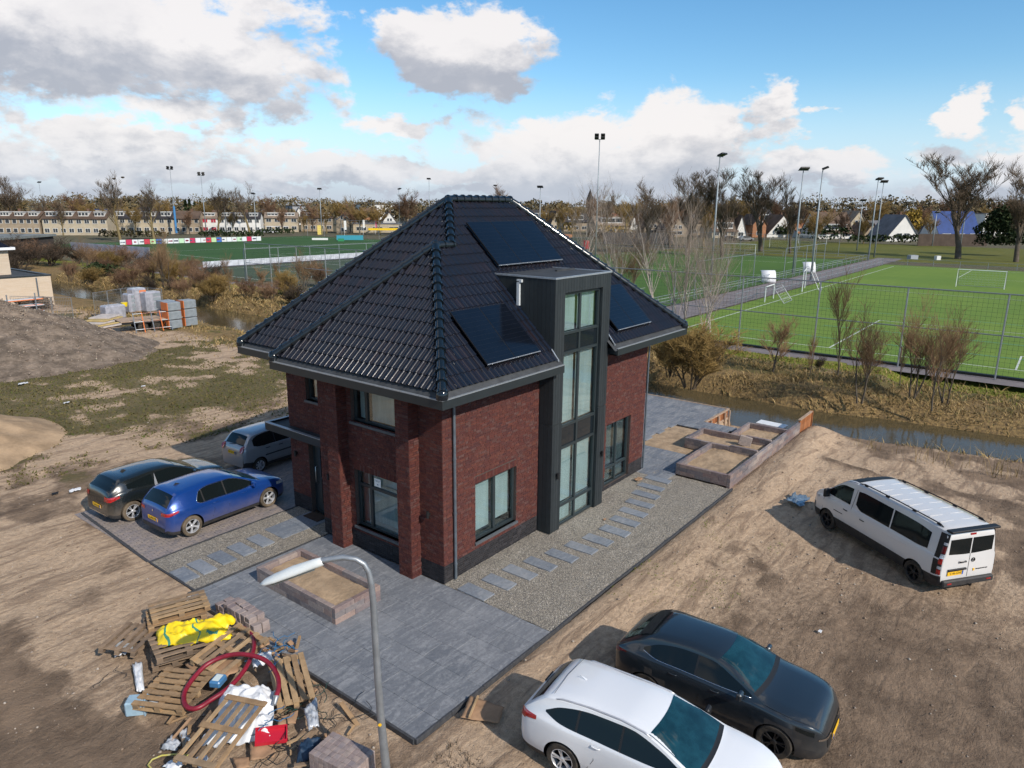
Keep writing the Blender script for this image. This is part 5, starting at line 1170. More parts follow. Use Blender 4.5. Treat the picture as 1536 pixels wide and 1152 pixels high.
for q in (1, -1):
    a, b = (.50, .83) if q > 0 else (-.83, -.50); c.end('tail_lamp', a, b, .84, .96, M_red, off=.008); c.side('tail_lamp', [(.08, .86), (.42, .93)], [(.08, .99), (.42, 1.0)], M_red, sg=(q,), off=.008); c.side('headlamp', [(4.05, .70), (4.42, .66)], [(4.05, .82), (4.42, .76)], M_clear, sg=(q,), off=.006)
    m_ = MB(); ys = [(x, q*(c.sec(x)[11][0]-.02), c.sec(x)[11][1]+h_) for x, h_ in ((.72, -.005), (.85, .03), (1.4, .035), (2.0, .035), (2.42, .03), (2.55, -.005))]; m_.tube(ys, .016, 8); m_.build('roof_rail', M_alu, c.root, smooth=True)
    c.seam([(1.48, .40), (1.60, .62), (1.54, .97)], q); c.seam([(3.52, .99), (4.0, .90), (4.32, .80)], q); c.seam([(2.12, .30), (2.12, .6), (2.06, .96)], q); c.seam([(3.12, .30), (3.16, .6), (3.1, .95)], q)
m_ = MB(); m_.tube([(.66, -.62, 1.422), (.62, 0, 1.424), (.66, .62, 1.422)], .004, 4); m_.build('tailgate_seam', M_black, c.root)
m_ = MB(); m_.add([(1.05, -.03, 1.44), (1.05, .03, 1.44), (.82, 0, 1.43), (.88, 0, 1.51)], [(0, 1, 3), (1, 2, 3), (2, 0, 3), (0, 2, 1)]); m_.build('aerial', P_white, c.root)
c.plate(0, .66, ''); c.mirror(3.05, 1.0, M_black); c.handle(1.62, .88, P_white); c.handle(2.68, .86, P_white); MB().tube([(.10, .36, 1.06), (.12, .02, 1.08)], .016, 6).build('wiper', M_black, c.root)
dv = Vector((math.cos(R(-84)), math.sin(R(-84)), 0)); a = Vector((-2.66, -5.24, 0)); place(c, a, a+dv*2.55, -1, 0)
# white van
DV = dict(L=5.30, wx=(.82, 4.36), wr=.33, gap=.05, cam=.03, top=[(0, 1.72), (.02, 1.80), (.06, 1.865), (.16, 1.905), (.5, 1.93), (2.0, 1.955), (3.5, 1.95), (3.8, 1.90), (4.15, 1.68), (4.55, 1.36), (4.72, 1.26), (5.0, 1.14), (5.18, .98), (5.26, .80), (5.30, .55)],
    belt=[(0, 1.14), (4.0, 1.12), (4.6, 1.05), (5.3, .95)], w=[(0, .88), (.03, .915), (.10, .94), (.4, .955), (4.5, .955), (4.9, .92), (5.15, .82), (5.26, .70), (5.3, .55)], tum=.15, bot=[(0, .34), (.2, .28), (1, .26), (4.6, .26), (5.2, .26), (5.3, .34)])
vl = lambda x, z: (z < .56 and x < 1.25) or (z < .50) or (x < .34 and z < .66) or (x > 4.95 and z < .62)
c = Car(DV).build('parked_van', 'white passenger van with black roof rails and a yellow plate, parked on the bare sand', 'van', P_vanw, WH['van'], low=vl)
c.side('side_window', [(.52, 1.20), (.9, 1.17), (1.85, 1.17)], [(.52, 1.66), (.9, 1.72), (1.85, 1.74)], M_carglass, n=16); c.side('side_window', [(1.90, 1.17), (3.0, 1.17), (3.28, 1.30)], [(1.90, 1.74), (3.0, 1.75), (3.28, 1.72)], M_carglass, n=16); c.side('side_window', [(3.50, 1.20), (4.2, 1.20), (4.58, 1.22)], [(3.50, 1.72), (3.85, 1.70), (4.58, 1.26)], M_carglass, n=16)
c.side('corner_lamp_panel', [(.012, .50), (.26, .50)], [(.012, 1.80), (.20, 1.80)], M_black, off=.006)
for q in (1, -1):
    for z0, z1, mt in ((1.50, 1.57, M_clear), (1.12, 1.24, M_clear), (.96, 1.12, M_red), (1.26, 1.46, M_redd), (.82, .90, M_clear), (.66, .80, M_red)):
        c.side('tail_lamp', [(.010, z0), (.10, z0)], [(.010, z1), (.10, z1)], mt, sg=(q,), off=.014, n=3, k=2)
    c.seam([(3.40, .45), (3.40, 1.1), (3.34, 1.75)], q); c.seam([(4.62, .6), (4.60, 1.0), (4.5, 1.2)], q); c.seam([(1.88, .5), (1.88, 1.15)], q); c.seam([(.3, .95), (1.2, .98), (1.9, .93)], q, .006, P_vanw, 'crease')
    ys = [(x, q*(c.sec(x)[12][0]-.015), c.sec(x)[12][1]+h_) for x, h_ in ((.3, .0), (.42, .05), (1.8, .055), (3.2, .05), (3.4, .0))]; MB().tube(ys, .018, 8).build('roof_rail', M_black, c.root, smooth=True)
    for x in (.45, 1.3, 2.3, 3.15): m_ = MB(); m_.cbox((x, q*(c.sec(x)[12][0]-.015), c.sec(x)[12][1]+.015), (.12, .04, .05)); m_.build('rail_foot', M_black, c.root)
    c.side('headlamp', [(4.85, .92), (5.16, .86)], [(4.85, 1.06), (5.16, .98)], M_clear, sg=(q,), off=.006)
c.end('rear_window', .02, .72, lambda y: 1.20+.12*max(0, (y-.2))**1.2*.6, 1.66, M_carglass, n=8); c.end('rear_window', -.72, -.02, lambda y: 1.20+.12*max(0, (-y-.2))**1.2*.6, 1.66, M_carglass, n=8)
m_ = MB(); m_.tube([(-.004, 0, .52), (-.004, 0, 1.2)], .005, 4); m_.tube([(.012, 0, 1.66), (.03, 0, 1.80)], .005, 4); m_.build('door_seam', M_black, c.root)
m_ = MB(); m_.bbox((.02, 0, 1.905), (.20, 1.62, .05), .02); m_.build('roof_spoiler', M_black, c.root); m_ = MB(); m_.cbox((.02, .0, 1.765), (.05, .18, .05)); m_.build('brake_lamp', M_red, c.root)
m_ = MB(); m_.bbox((-.04, 0, .42), (.12, 1.70, .16), .03); b_ = m_.build('rear_bumper', M_trim, c.root)
for q in (1, -1): m_ = MB(); m_.cbox((-.105, q*.66, .42), (.01, .14, .035)); m_.build('reflector', M_red, c.root)
MB().tube([(-.02, 0, .33), (-.16, 0, .33), (-.17, 0, .40)], .025, 8).build('tow_bar', M_black, c.root)
m_ = MB(); m_.bbox((-.025, .38, .775), (.05, .60, .05), .01); m_.build('plate_lamp_bar', M_black, c.root); m_ = MB(); m_.tube([(-.015, .12, .99), (-.05, .14, .99), (-.05, .32, .99), (-.015, .34, .99)], .018, 6); m_.build('rear_handle', M_black, c.root)
c.plate(.42, .67, 'V-46-GNG')
m_ = MB()
for k in range(16): a0 = 2*math.pi*k/16; m_.cbox((-.012, -.13+.05*math.cos(a0), 1.0+.05*math.sin(a0)), (.015, .02, .016))
m_.cbox((-.014, -.13, 1.0), (.015, .12, .02)); m_.build('emblem', M_black, c.root)
m_ = MB(); yy = -.27; rr = random.Random(3)
while yy > -.66: wl = rr.uniform(.018, .034); m_.cbox((-.006, yy-wl/2, .70+rr.choice((0, 0, .004))), (.003, wl, rr.choice((.022, .030)))); yy -= wl+.008
tag(m_.build('small_print', M_print, c.root), kind='stuff'); m_ = MB(); m_.cbox((-.010, -.20, .70), (.012, .05, .07)); m_.build('emblem', M_plate, c.root)
m_ = MB(); m_.tube([(3.72, c.y_at(3.72, .80)+.004, .80), (4.10, c.y_at(4.1, .80)+.004, .80)], .010, 4); m_.build('small_print', M_print, c.root)
for k in range(8):
    x = .55+k*.36; m_ = MB()
    for y0, y1 in ((.12, .58), (-.58, -.12)): m_.cbox((x, (y0+y1)/2, c.z_at(x, .3)+.003), (.020, abs(y1-y0), .010))
    m_.build('roof_rib', P_vanw, c.root)
c.plan('windscreen', 3.80, 4.60, .74, .84, M_screen, bow=.6); c.plan('roof_front_band', 3.45, 3.80, .74, .76, M_black, off=.008); c.mirror(4.42, 1.22, M_black, (.12, .22, .26)); c.handle(3.62, .98, M_black); c.handle(2.9, .95, M_black)
place(c, G(1366, 874), G(1238, 793), 1, 0)
for w_ in WH.values():
    for ch in list(KIDS.get(w_.name, [])): bpy.data.objects.remove(ch)
    bpy.data.objects.remove(w_)
# ---------------------------------------------------------------- street lamp
NV = FW.copy(); NV[2] = 0; NV = NV/np.linalg.norm(NV)
def VP(u, v, b):                          # point of the photo on the upright plane through b that faces the camera
    d = ray(u, v); s = ((np.array([b[0], b[1], 0])-CAM) @ NV)/(d @ NV); return Vector(CAM+d*s)
LB = (-4.8, -3.15)
sl_ = thing('street_lamp', 'tall galvanised street lamp with a curved arm over the slate patio', 'street lamp', (LB[0], LB[1], 0)); o0 = Vector((LB[0], LB[1], 0))
P = [Vector((LB[0], LB[1], -.1))]+[VP(u, v, LB)-Vector((0, 0, 0)) for u, v in ((579, 1150), (571, 1075), (565, 990), (560, 905), (557, 876), (553, 858), (546, 846), (534, 839), (515, 836), (482, 841))]
MB().tube([p-o0 for p in P[:6]], [.078, .072, .064, .058, .052, .048], 16).build('pole', M_galv, sl_, smooth=True, angle=50); MB().tube([p-o0 for p in P[5:]], [.050]+[.044]*5, 14).build('arm', M_galv, sl_, smooth=True, angle=50)
a, b = VP(482, 841, LB), VP(391, 874, LB); ax = (b-a); hl = ax.length; ax.normalize(); sd = Vector(NV).cross(Vector((0, 0, 1))); upv = ax.cross(Vector(NV)); upv = upv if upv.z > 0 else -upv; fwv = ax.cross(upv)
hm = MB(); rows = []
for t, hw_, up_, dn in ((-.02, .05, .05, .05), (.0, .07, .07, .06), (.12, .085, .085, .06), (.45, .12, .095, .055), (.75, .125, .075, .05), (.92, .10, .05, .04), (1.0, .05, .02, .02), (1.01, .01, .0, .005)):
    c_ = a+ax*(hl*t)-upv*.02; rows.append([c_-o0+fwv*(hw_*math.cos(th))+upv*((up_ if math.sin(th) > 0 else dn)*math.sin(th)) for th in [2*math.pi*k/20 for k in range(21)]])
hm.grid(rows); hm.build('lamp_head', mat('lamp_shell', (.62, .64, .63), .4, .4, var=.25, vscale=5, var2=(.4, .42, .40)), sl_, smooth=True, angle=60)
gm = MB(); gm.grid([[a+ax*(hl*t)-upv*.078-o0+fwv*w2 for w2 in (-.09, 0, .09)] for t in (.12, .5, .85)]); gm.build('lamp_cover', mat('grey_cover', (.20, .21, .20), .3, .5), sl_)
q = VP(571, 1083, LB)-Vector(NV)*.068; sk = MB(); sk.lathe([(.0, .0), (.03, .0), (.03, .006)], 12); sk.build('sticker', mat('sticker_yellow', (.80, .45, .02), .5), sl_, loc=q-o0, rot=Vector(-NV).to_track_quat('Z', 'Y').to_euler())

# ---------------------------------------------------------------- rubbish pile beside the road
def D(x, y, z=0.0): return G(140+x/4.085, 870+y/4.085, z)
M_pal = mat('pallet_wood', (.36, .23, .12), .8, .2, rnd=[(.40, .255, .135), (.30, .195, .11), (.46, .31, .17), (.25, .18, .12), (.36, .22, .11)], var=.35, vscale=3, stretch=(1, 1, 1), fine=.2, bump=.3, bscale=25)
M_pald = mat('pallet_wood_dark', (.22, .16, .11), .85, .2, rnd=[(.24, .17, .12), (.17, .125, .09), (.30, .21, .14), (.20, .15, .11)], var=.4, vscale=3, fine=.2)
def pallet(label, M, L=1.2, Wd=.8, nb=5, bw=.10, m_=None, light=False, group=None):
    m_ = m_ or M_pal; t = thing('pallet', label, 'pallet', group=group); t.matrix_world = M
    def pc(c, d, n='board'): q = MB(); q.cbox((0, 0, 0), d); q.build(n, m_, t, loc=(c[0], c[1], c[2]), rot=(0, 0, random.uniform(-.012, .012)))
    if light:
        for i in range(nb): pc((0, -Wd/2+.04+(Wd-.08)*i/(nb-1), .02), (L, .07, .04))
        for x in (-L/2+.06, .02, L/2-.08): pc((x, random.uniform(-.03, .03), .055), (.11, Wd*random.uniform(.9, 1.05), .022))
        return t
    for i in range(nb): pc((0, -Wd/2+bw/2+(Wd-bw)*i/(nb-1), .133), (L, bw, .022))
    for x in (-L/2+.07, 0, L/2-.07):
        pc((x, 0, .111), (.12, Wd, .020))
        for y in (-Wd/2+.05, 0, Wd/2-.05): pc((x, y, .061), (.12, .10, .078), 'block')
    for y in (-Wd/2+.05, 0, Wd/2-.05): pc((0, y, .011), (L, .10, .022))
    return t
def pose(p, ang, tx=0, ty=0): return Matrix.Translation(p) @ Matrix.Rotation(ang, 4, 'Z') @ Matrix.Rotation(tx, 4, 'X') @ Matrix.Rotation(ty, 4, 'Y')
def ori(a, b, c, up=None):               # frame at centre with x along a->b, y towards c
    x = (b-a).normalized(); y = (c-a); y = (y-x*y.dot(x)).normalized(); z = x.cross(y)
    return x, y, z
def base_pose(p, x, y): 
    z = x.cross(y)
    return Matrix(((x.x, y.x, z.x, p.x), (x.y, y.y, z.y, p.y), (x.z, y.z, z.z, p.z), (0, 0, 0, 1)))
e0 = D(290, 230, .35); e1 = D(690, 130, .35); dirx = (e1-e0); angs = math.atan2(dirx.y, dirx.x); mid = (e0+e1)/2
for k in range(3):
    pallet(['bottom pallet of the low stack at the far end of the rubbish pile', 'middle pallet of the low stack at the far end of the rubbish pile', 'top pallet of the low stack at the far end of the rubbish pile'][k], pose(Vector((mid.x+.1*k-.1, mid.y-.12+.03*k, .02+.148*k)), angs+random.uniform(-.06, .06)), L=1.25, Wd=.8, m_=M_pald if k < 1 else M_pal)
pallet('tilted grey brown pallet at the left end of the yellow sheet', pose(D(230, 380, .12), angs+1.0, .12, .10), L=1.15, m_=M_pald)
pallet('pallet lying under the yellow plastic sheet', pose(D(560, 400, .28), angs+.1, -.06, .05), L=1.3, Wd=1.0, m_=M_pald)
pallet('narrow dark pallet sticking out below the yellow sheet', pose(D(500, 480, .08), angs-.05, .05, 0), L=.9, Wd=.6, m_=M_pald)
pallet('open slatted pallet lying askew under the upper end of the red hose', pose(D(840, 450, .36), angs+.55, .12, -.10), L=1.3, Wd=.9, nb=4)
g0, g1, g2, g3 = D(290, 750, .30), D(400, 535, .35), D(700, 560, .42), D(600, 800, .34); ctr = (g0+g1+g2+g3)/4; xx = ((g3-g0)+(g2-g1)).normalized(); yy = ((g1-g0)+(g2-g3)); yy = (yy-xx*yy.dot(xx)).normalized()
pallet('clean flat pallet with seven closely spaced boards inside the red hose loop', base_pose(ctr-Vector((0, 0, .14)), xx, yy), L=1.12, Wd=1.05, nb=7, bw=.105)
h0, h1, h2_, h3 = D(1150, 830, .25), D(1120, 480, .45), D(1230, 440, .45), D(1345, 700, .32); ctr = (h0+h1+h2_+h3)/4; xx = ((h1-h0)+(h2_-h3)).normalized(); yy = ((h0-h3)+(h1-h2_)); yy = (yy-xx*yy.dot(xx)).normalized()
pallet('pale pallet leaning at the patio end of the pile outside the hose', base_pose(ctr-Vector((0, 0, .12)), xx, yy), L=1.35, Wd=.72, nb=5, bw=.11)
k0, k1, k2, k3 = D(560, 1030, .45), D(800, 720, .62), D(1020, 840, .62), D(770, 1150, .45); ctr = (k0+k1+k2+k3)/4; xx = ((k1-k0)+(k2-k3)).normalized(); yy = ((k0-k3)+(k1-k2)); yy = (yy-xx*yy.dot(xx)).normalized()
pallet('light open pallet of thin slats lying upside down on the white sheet', base_pose(ctr, xx, yy), L=1.50, Wd=.86, nb=5, light=True)
def crumple(name, label, cat, quad, m_, n=34, amp=.12, sc=3.0, seed=0, lift=.05, drape=.35, ragged=.1, bands=None, sag=.0):
    """a crumpled sheet spread over the quad (four corners)"""
    a, b, c_, d = quad; rows = []
    for i in range(n+1):
        r_ = []
        for j in range(n+1):
            u, v = i/n, j/n
            uu = u+ragged*(mnoise.noise(Vector((v*3.1, seed, u*2)))); vv = v+ragged*(mnoise.noise(Vector((u*3.3, seed+5, v*2))))
            p = a.lerp(b, uu).lerp(d.lerp(c_, uu), vv); q = Vector((p.x*sc+seed, p.y*sc, seed))
            rid = 1-abs(mnoise.noise(q))*2; rid2 = 1-abs(mnoise.noise(q*2.3))*2; ed = min(u, v, 1-u, 1-v)
            z = amp*(rid*.7+rid2*.4)+lift-drape*max(0, .16-ed)/.16*.5+sag*(1-4*(u-.5)**2)
            r_.append((p.x, p.y, p.z+z))
        rows.append(r_)
    m2 = MB(); m2.grid(rows)
    if bands:
        for i in range(n):
            for j in range(n): m2.mi[i*n+j] = 1 if bands(i/n, j/n) else 0
    o = m2.build(name, m_, None, smooth=True); md = o.modifiers.new('s', 'SOLIDIFY'); md.thickness = .006
    return tag(o, label, cat)
M_yel = mat('yellow_sheet', (.80, .58, .012), .38, .5, var=.15, vscale=3); M_grn = mat('green_band', (.05, .22, .14), .5, .4)
crumple('plastic_sheet', 'bright yellow crumpled plastic sheet with green bands over the pallets', 'plastic sheet', [D(385, 390, .50), D(385, 285, .60), D(850, 190, .62), D(840, 345, .55)][::1], [M_yel, M_grn], amp=.11, sc=3.6, seed=2, lift=.02, bands=lambda u, v: (.50 < v < .535) or (.10 < v < .13) or (u < .16 and .62 < v < .80 and u > .1))
M_wsh = mat('white_sheet', (.66, .67, .69), .55, .4, var=.15, vscale=3)
crumple('builders_bag', 'large crumpled white woven bag spread under the open slatted pallet', 'bag', [D(640, 1000, .12), D(840, 620, .50), D(1110, 640, .50), D(1090, 960, .22)], M_wsh, amp=.16, sc=3.2, seed=9, lift=.0, n=40)
hp = [(880, 285, .50), (925, 296, .5), (965, 330, .5), (985, 380, .5), (978, 440, .52), (950, 510, .5), (905, 580, .46), (850, 640, .45), (790, 690, .45), (720, 735, .42), (650, 780, .40), (595, 788, .38), (560, 760, .38), (556, 700, .40), (585, 640, .44), (640, 570, .50), (700, 515, .56), (780, 475, .62), (870, 455, .68), (960, 460, .70), (1040, 485, .68), (1095, 530, .64), (1130, 595, .60), (1135, 660, .55), (1118, 720, .48)]
pts = [D(*p) for p in hp]; sm = []
for i in range(len(pts)-1):
    p0, p1, p2, p3 = pts[max(0, i-1)], pts[i], pts[i+1], pts[min(len(pts)-1, i+2)]
    for k in range(4): t = k/4; sm.append(.5*((2*p1)+(p2-p0)*t+(2*p0-5*p1+4*p2-p3)*t*t+(3*p1-p0-3*p2+p3)*t**3))
sm.append(pts[-1]); ho = thing('suction_hose', 'thick dark red hose looped over the pallets', 'hose', tuple(sm[0])); o0 = sm[0]
MB().tube([p-o0 for p in sm], .047, 12).build('hose', mat('hose_red', (.22, .008, .022), .45, .5, var=.3, vscale=9), ho, smooth=True); MB().tube([sm[-2]-o0, sm[-1]-o0+Vector((0, 0, -.02)), D(1108, 765, .40)-o0], [.066, .05, .04], 12).build('coupling', M_galv, ho, smooth=True, angle=40)
M_clearp = mat('clear_plastic', (.42, .44, .47), .25, .5, coat=.3, var=.3, vscale=9)
for i, (lab, q, am) in enumerate((('grey transparent plastic film at the left end of the pallets', [(115, 400), (240, 370), (250, 440), (130, 470)], .07), ('white blue strip of plastic foil beside the clean flat pallet', [(235, 505), (300, 505), (315, 680), (265, 680)], .06),
    ('pointed scrap of clear foil below the pallets near the mud', [(410, 1030), (480, 950), (540, 1000), (500, 1050)], .06), ('clear crumpled foil hanging by the leaning pale pallet', [(1290, 800), (1370, 720), (1385, 900), (1320, 920)], .09),
    ('round lump of milky foil beside the slatted pallet', [(520, 940), (580, 905), (600, 980), (545, 1000)], .06), ('pale foil lump at the lower end of the slatted pallet', [(620, 1100), (700, 1080), (730, 1150), (650, 1160)], .07), ('white perforated sheet lying in the yellow strap loop', [(420, 1140), (560, 1060), (590, 1100), (480, 1180)], .03),
    ('light blue and white foil under the cable tangle', [(960, 480), (1090, 440), (1100, 500), (980, 540)], .08), ('foil scrap on top of the pallets behind the yellow sheet', [(555, 120), (600, 100), (620, 115), (575, 135)], .04))):
    crumple('foil_scrap', lab, 'plastic foil', [D(x, y, .10 if i not in (3, 7, 8) else .35) for x, y in q], M_clearp if i in (0, 2, 3, 4) else M_wsh, n=16, amp=am, sc=9, seed=20+i, lift=.02, drape=.12)
M_card = mat('cardboard', (.36, .22, .13), .85, .2, var=.25, vscale=4)
for i, (lab, q, z) in enumerate((('brown cardboard sheet under the hose beside the open pallet', [(560, 520), (700, 470), (830, 560), (640, 600)], .25), ('folded cardboard box in the middle of the pile', [(720, 540), (860, 470), (900, 560), (800, 600)], .32), ('flat cardboard sheet below the red tray', [(960, 1000), (1130, 940), (1110, 1090), (960, 1110)], .12),
    ('cardboard strip beside the bundled cobbles', [(850, 1090), (960, 1090), (960, 1150), (880, 1170)], .08), ('cardboard sheet behind the leaning pallet', [(960, 390), (1080, 345), (1080, 400), (980, 440)], .35), ('torn cardboard beside the clear foil', [(1130, 850), (1260, 800), (1240, 880), (1130, 900)], .18))):
    crumple('cardboard_sheet', lab, 'cardboard', [D(x, y, z) for x, y in q], M_card, n=10, amp=.035, sc=3, seed=40+i, lift=.02, drape=.05, ragged=.05)
cs = [G(690, 1078, .03), G(705, 1045, .06), G(756, 1062, .05), G(748, 1086, .03)]
crumple('cardboard_sheet', 'cardboard sheet lying against the patio kerb near the white estate car', 'cardboard', cs, M_card, n=12, amp=.03, sc=3, seed=60, lift=.03, drape=.05, ragged=.06)
bt = MB(); a, b = G(704, 1076, .12), G(717, 1044, .14); bt.tube([a, b], .025, 4); tag(bt.build('wooden_batten', M_pal), 'wooden batten on the cardboard sheet by the patio kerb', 'batten')
# a tub, a bucket, a red tray and a dark blue sheet
tb_ = thing('plastic_tub', 'light blue plastic tub tipped on its side on the mud', 'tub', tuple(D(270, 800, .0)), 0); q = MB(); an = -.75
q.bbox((0, 0, .14), (.36, .30, .28), .03, Matrix.Rotation(an, 4, 'Z')); q.build('tub_body', mat('tub_blue', (.30, .42, .50), .4, .5, var=.2, vscale=6), tb_); q = MB(); q.bbox((.19, 0, .14), (.03, .34, .32), .02, Matrix.Rotation(an, 4, 'Z')); q.build('tub_rim', mat('tub_rim', (.24, .35, .44), .4, .5), tb_)
q = MB(); q.lathe([(.02, 0), (.10, .01), (.125, .08), (.12, .2), (.06, .27), (.0, .28)], 14, Matrix.Rotation(an, 4, 'Z') @ Matrix.Translation((.24, 0, .14)) @ Matrix.Rotation(R(90), 4, 'Y')); q.build('clear_bag', M_clearp, tb_, smooth=True)
bk = thing('cement_packet', 'blue and white packet lying inside the red hose loop', 'packet', tuple(D(765, 630, .30)), 0); q = MB(); q.bbox((0, 0, .06), (.30, .24, .12), .03, Matrix.Rotation(.5, 4, 'Z')); q.build('packet', mat('packet_blue', (.05, .16, .32), .4, .5), bk); q = MB(); q.cbox((0, 0, .122), (.20, .14, .006), Matrix.Rotation(.5, 4, 'Z')); q.build('print', mat('packet_print', (.55, .62, .60), .5), bk)
q = MB(); M_rtray = mat('red_tray', (.45, .012, .03), .4, .5); q.box((-.28, -.17, 0), (.28, .17, .015)); q.box((-.28, -.17, .015), (.28, -.15, .08)); q.box((-.28, .15, .015), (.28, .17, .08)); q.box((-.28, -.15, .015), (-.26, .15, .08)); q.box((.26, -.15, .015), (.28, .15, .08)); p = D(1090, 960, .20)
tag(q.build('red_tray', M_rtray, loc=p, rot=(.2, .1, -.6)), 'shallow red plastic tray beside the white bag', 'tray')
crumple('tarpaulin', 'dark blue tarpaulin scrap next to the bundled cobbles', 'tarpaulin', [D(1240, 1110, .15), D(1260, 1000, .25), D(1400, 960, .3), D(1360, 1080, .2)], mat('navy_sheet', (.012, .035, .075), .6, .4, var=.3, vscale=8), n=16, amp=.09, sc=7, seed=71)
st = thing('strap_loop', 'yellow and grey strap lying in a loop on the mud', 'strap', tuple(D(335, 1130, .03))); o0 = D(335, 1130, .03); q = MB(); q.tube([D(x, y, z)-o0 for x, y, z in ((590, 1075, .1), (500, 1068, .08), (420, 1075, .05), (360, 1100, .04), (335, 1135, .03), (360, 1160, .03), (430, 1175, .03))], .018, 6); q.build('strap', mat('strap_yellow', (.45, .38, .06), .7, .3, var=.5, vscale=20, var2=(.35, .36, .3)), st, smooth=True)
# stacked and bundled cobbles
M_cob = slab_mat('cobble_pink', [(.26, .20, .185), (.20, .155, .15), (.32, .25, .22), (.23, .19, .19)], (.38, .31, .27), .4)
ck = thing('cobble_stack', 'sloping stack of pinkish grey cobbles on the patio edge behind the pallets', 'cobble stack', (-3.42, 3.35, 0))
for i in range(9):
    for k in range(3 if 1 < i < 8 else 2):
        for j in range(2):
            m_ = MB(); m_.bbox((0, 0, 0), (.20, .165, .125), .008); m_.build('cobble', M_cob, ck, loc=(-.12+.21*j+random.uniform(-.015, .015), .80-.185*i+random.uniform(-.01, .01), .065+.128*k), rot=(random.uniform(-.05, .05), random.uniform(-.04, .04), random.uniform(-.12, .12)))
a, b, c_, d = G(462, 1130, .48), G(497, 1098, .48), G(565, 1124, .48), G(528, 1160, .48); ctr = (a+b+c_+d)/4; ex = (b-a)+(c_-d); an = math.atan2(ex.y, ex.x); lx, ly = ex.length/2, ((d-a)+(c_-b)).length/2
cb = thing('cobble_bundle', 'square bundle of purple brown cobbles standing beside the street lamp', 'cobble stack', (ctr.x, ctr.y, 0), an); nx_, ny_ = 5, 9
for i in range(nx_):
    for j in range(ny_):
        for k in range(4):
            if 0 < i < nx_-1 and 0 < j < ny_-1 and k < 3: continue
            m_ = MB(); m_.bbox((0, 0, 0), (lx/nx_-.004, ly/ny_-.004, .116), .006); m_.build('cobble', M_cob, cb, loc=(-lx/2+lx/nx_*(i+.5), -ly/2+ly/ny_*(j+.5), .06+.12*k), rot=(0, 0, random.uniform(-.01, .01)))
# offcuts, cables
offl = 'splintered wooden offcut lying in the rubbish pile'; rnd = random.Random(11)
for i in range(46):
    x, y = rnd.choice(((rnd.uniform(1250, 1390), rnd.uniform(500, 800)), (rnd.uniform(1000, 1380), rnd.uniform(960, 1150)), (rnd.uniform(480, 660), rnd.uniform(830, 1000)), (rnd.uniform(1330, 1640), rnd.uniform(800, 1050)), (rnd.uniform(1040, 1260), rnd.uniform(370, 480)), (rnd.uniform(900, 1160), rnd.uniform(560, 900))))
    q = MB(); q.cbox((0, 0, 0), (rnd.uniform(.15, .62), rnd.uniform(.03, .10), rnd.uniform(.015, .05))); o = q.build('wood_offcut', rnd.choice((M_pal, M_pald, M_card)), loc=D(x, y, rnd.uniform(.03, .22 if x < 1330 else .06)), rot=(rnd.uniform(-.25, .25), rnd.uniform(-.35, .35), rnd.uniform(0, 3.1)))
    tag(o, offl, 'wood offcut', 'wood offcuts in the rubbish pile')
def wire(label, ctr, rad, n, col, seed, z=.1, r_=.008, name='cable_tangle', cat='cable'):
    rn = random.Random(seed); q = MB(); c_ = D(*ctr, z)
    for k in range(n):
        a0 = rn.uniform(0, 6.3); pts = []; p = Vector((rn.uniform(-rad, rad)*.6, rn.uniform(-rad, rad)*.6, rn.uniform(0, .05)))
        for i in range(9): pts.append(p.copy()); a0 += rn.uniform(-1.1, 1.1); p = p+Vector((math.cos(a0), math.sin(a0), rn.uniform(-.35, .35)))*rad*.28; p.z = max(0, min(.22, p.z))
        q.tube(pts, r_, 5)
    o = q.build(name, mat(*col), loc=c_, smooth=True); return tag(o, label, cat, kind='stuff')
wire('tangle of blue and white cables beside the hose top', (1100, 440), .30, 9, ('cable_blue', (.02, .12, .25), .5), 1, .45); wire('dark green cable tangle near the clear foil', (1330, 760), .35, 7, ('cable_green', (.012, .045, .035), .5), 2, .12)
wire('dark wires spread over the cardboard sheet', (1120, 1040), .45, 8, ('cable_dark', (.015, .018, .018), .5), 3, .16); wire('thin dark wires trailing over the sand to the patio', (1520, 860), .45, 5, ('cable_dark', (.015, .018, .018), .5), 4, .02, .006); wire('dark wire lying on the sand before the pallets', (140, 560), .30, 2, ('cable_dark', (.015, .018, .018), .5), 5, .02, .006); wire('short blue wires on the slatted pallet end', (1080, 850), .22, 5, ('cable_blue', (.02, .12, .25), .5), 6, .3)
# small litter on the lots
def scrap(label, p, size, mt, seed, cat='litter', name='scrap'):
    s = size; q = [p+Vector((-s, -s*.5, 0)), p+Vector((-s*.6, s*.6, 0)), p+Vector((s, s*.5, 0)), p+Vector((s*.7, -s*.5, 0))]; crumple(name, label, cat, q, mt, n=8, amp=s*.25, sc=3/s, seed=seed, lift=s*.1+.01, drape=.0, ragged=.12)
M_orange = mat('orange_plastic', (.75, .18, .02), .5); M_silver = mat('silver_foil', (.30, .38, .45), .25, .5, metal=.4, var=.5, vscale=9)
scrap('white blue rag on the sand beside the black car', G(113, 737, .0), .22, M_wsh, 81, 'rag', 'rag'); scrap('dark glove like scrap on the sand left of the rag', G(83, 741, 0), .12, M_black, 82)
scrap('silvery blue foil sheet lying at the front of the white van', G(1197, 755, .0), .55, M_silver, 83, 'foil sheet', 'foil_sheet'); scrap('small orange marker on the sand beside the kerb', G(978, 852, .02), .07, M_orange, 84, 'marker', 'marker')
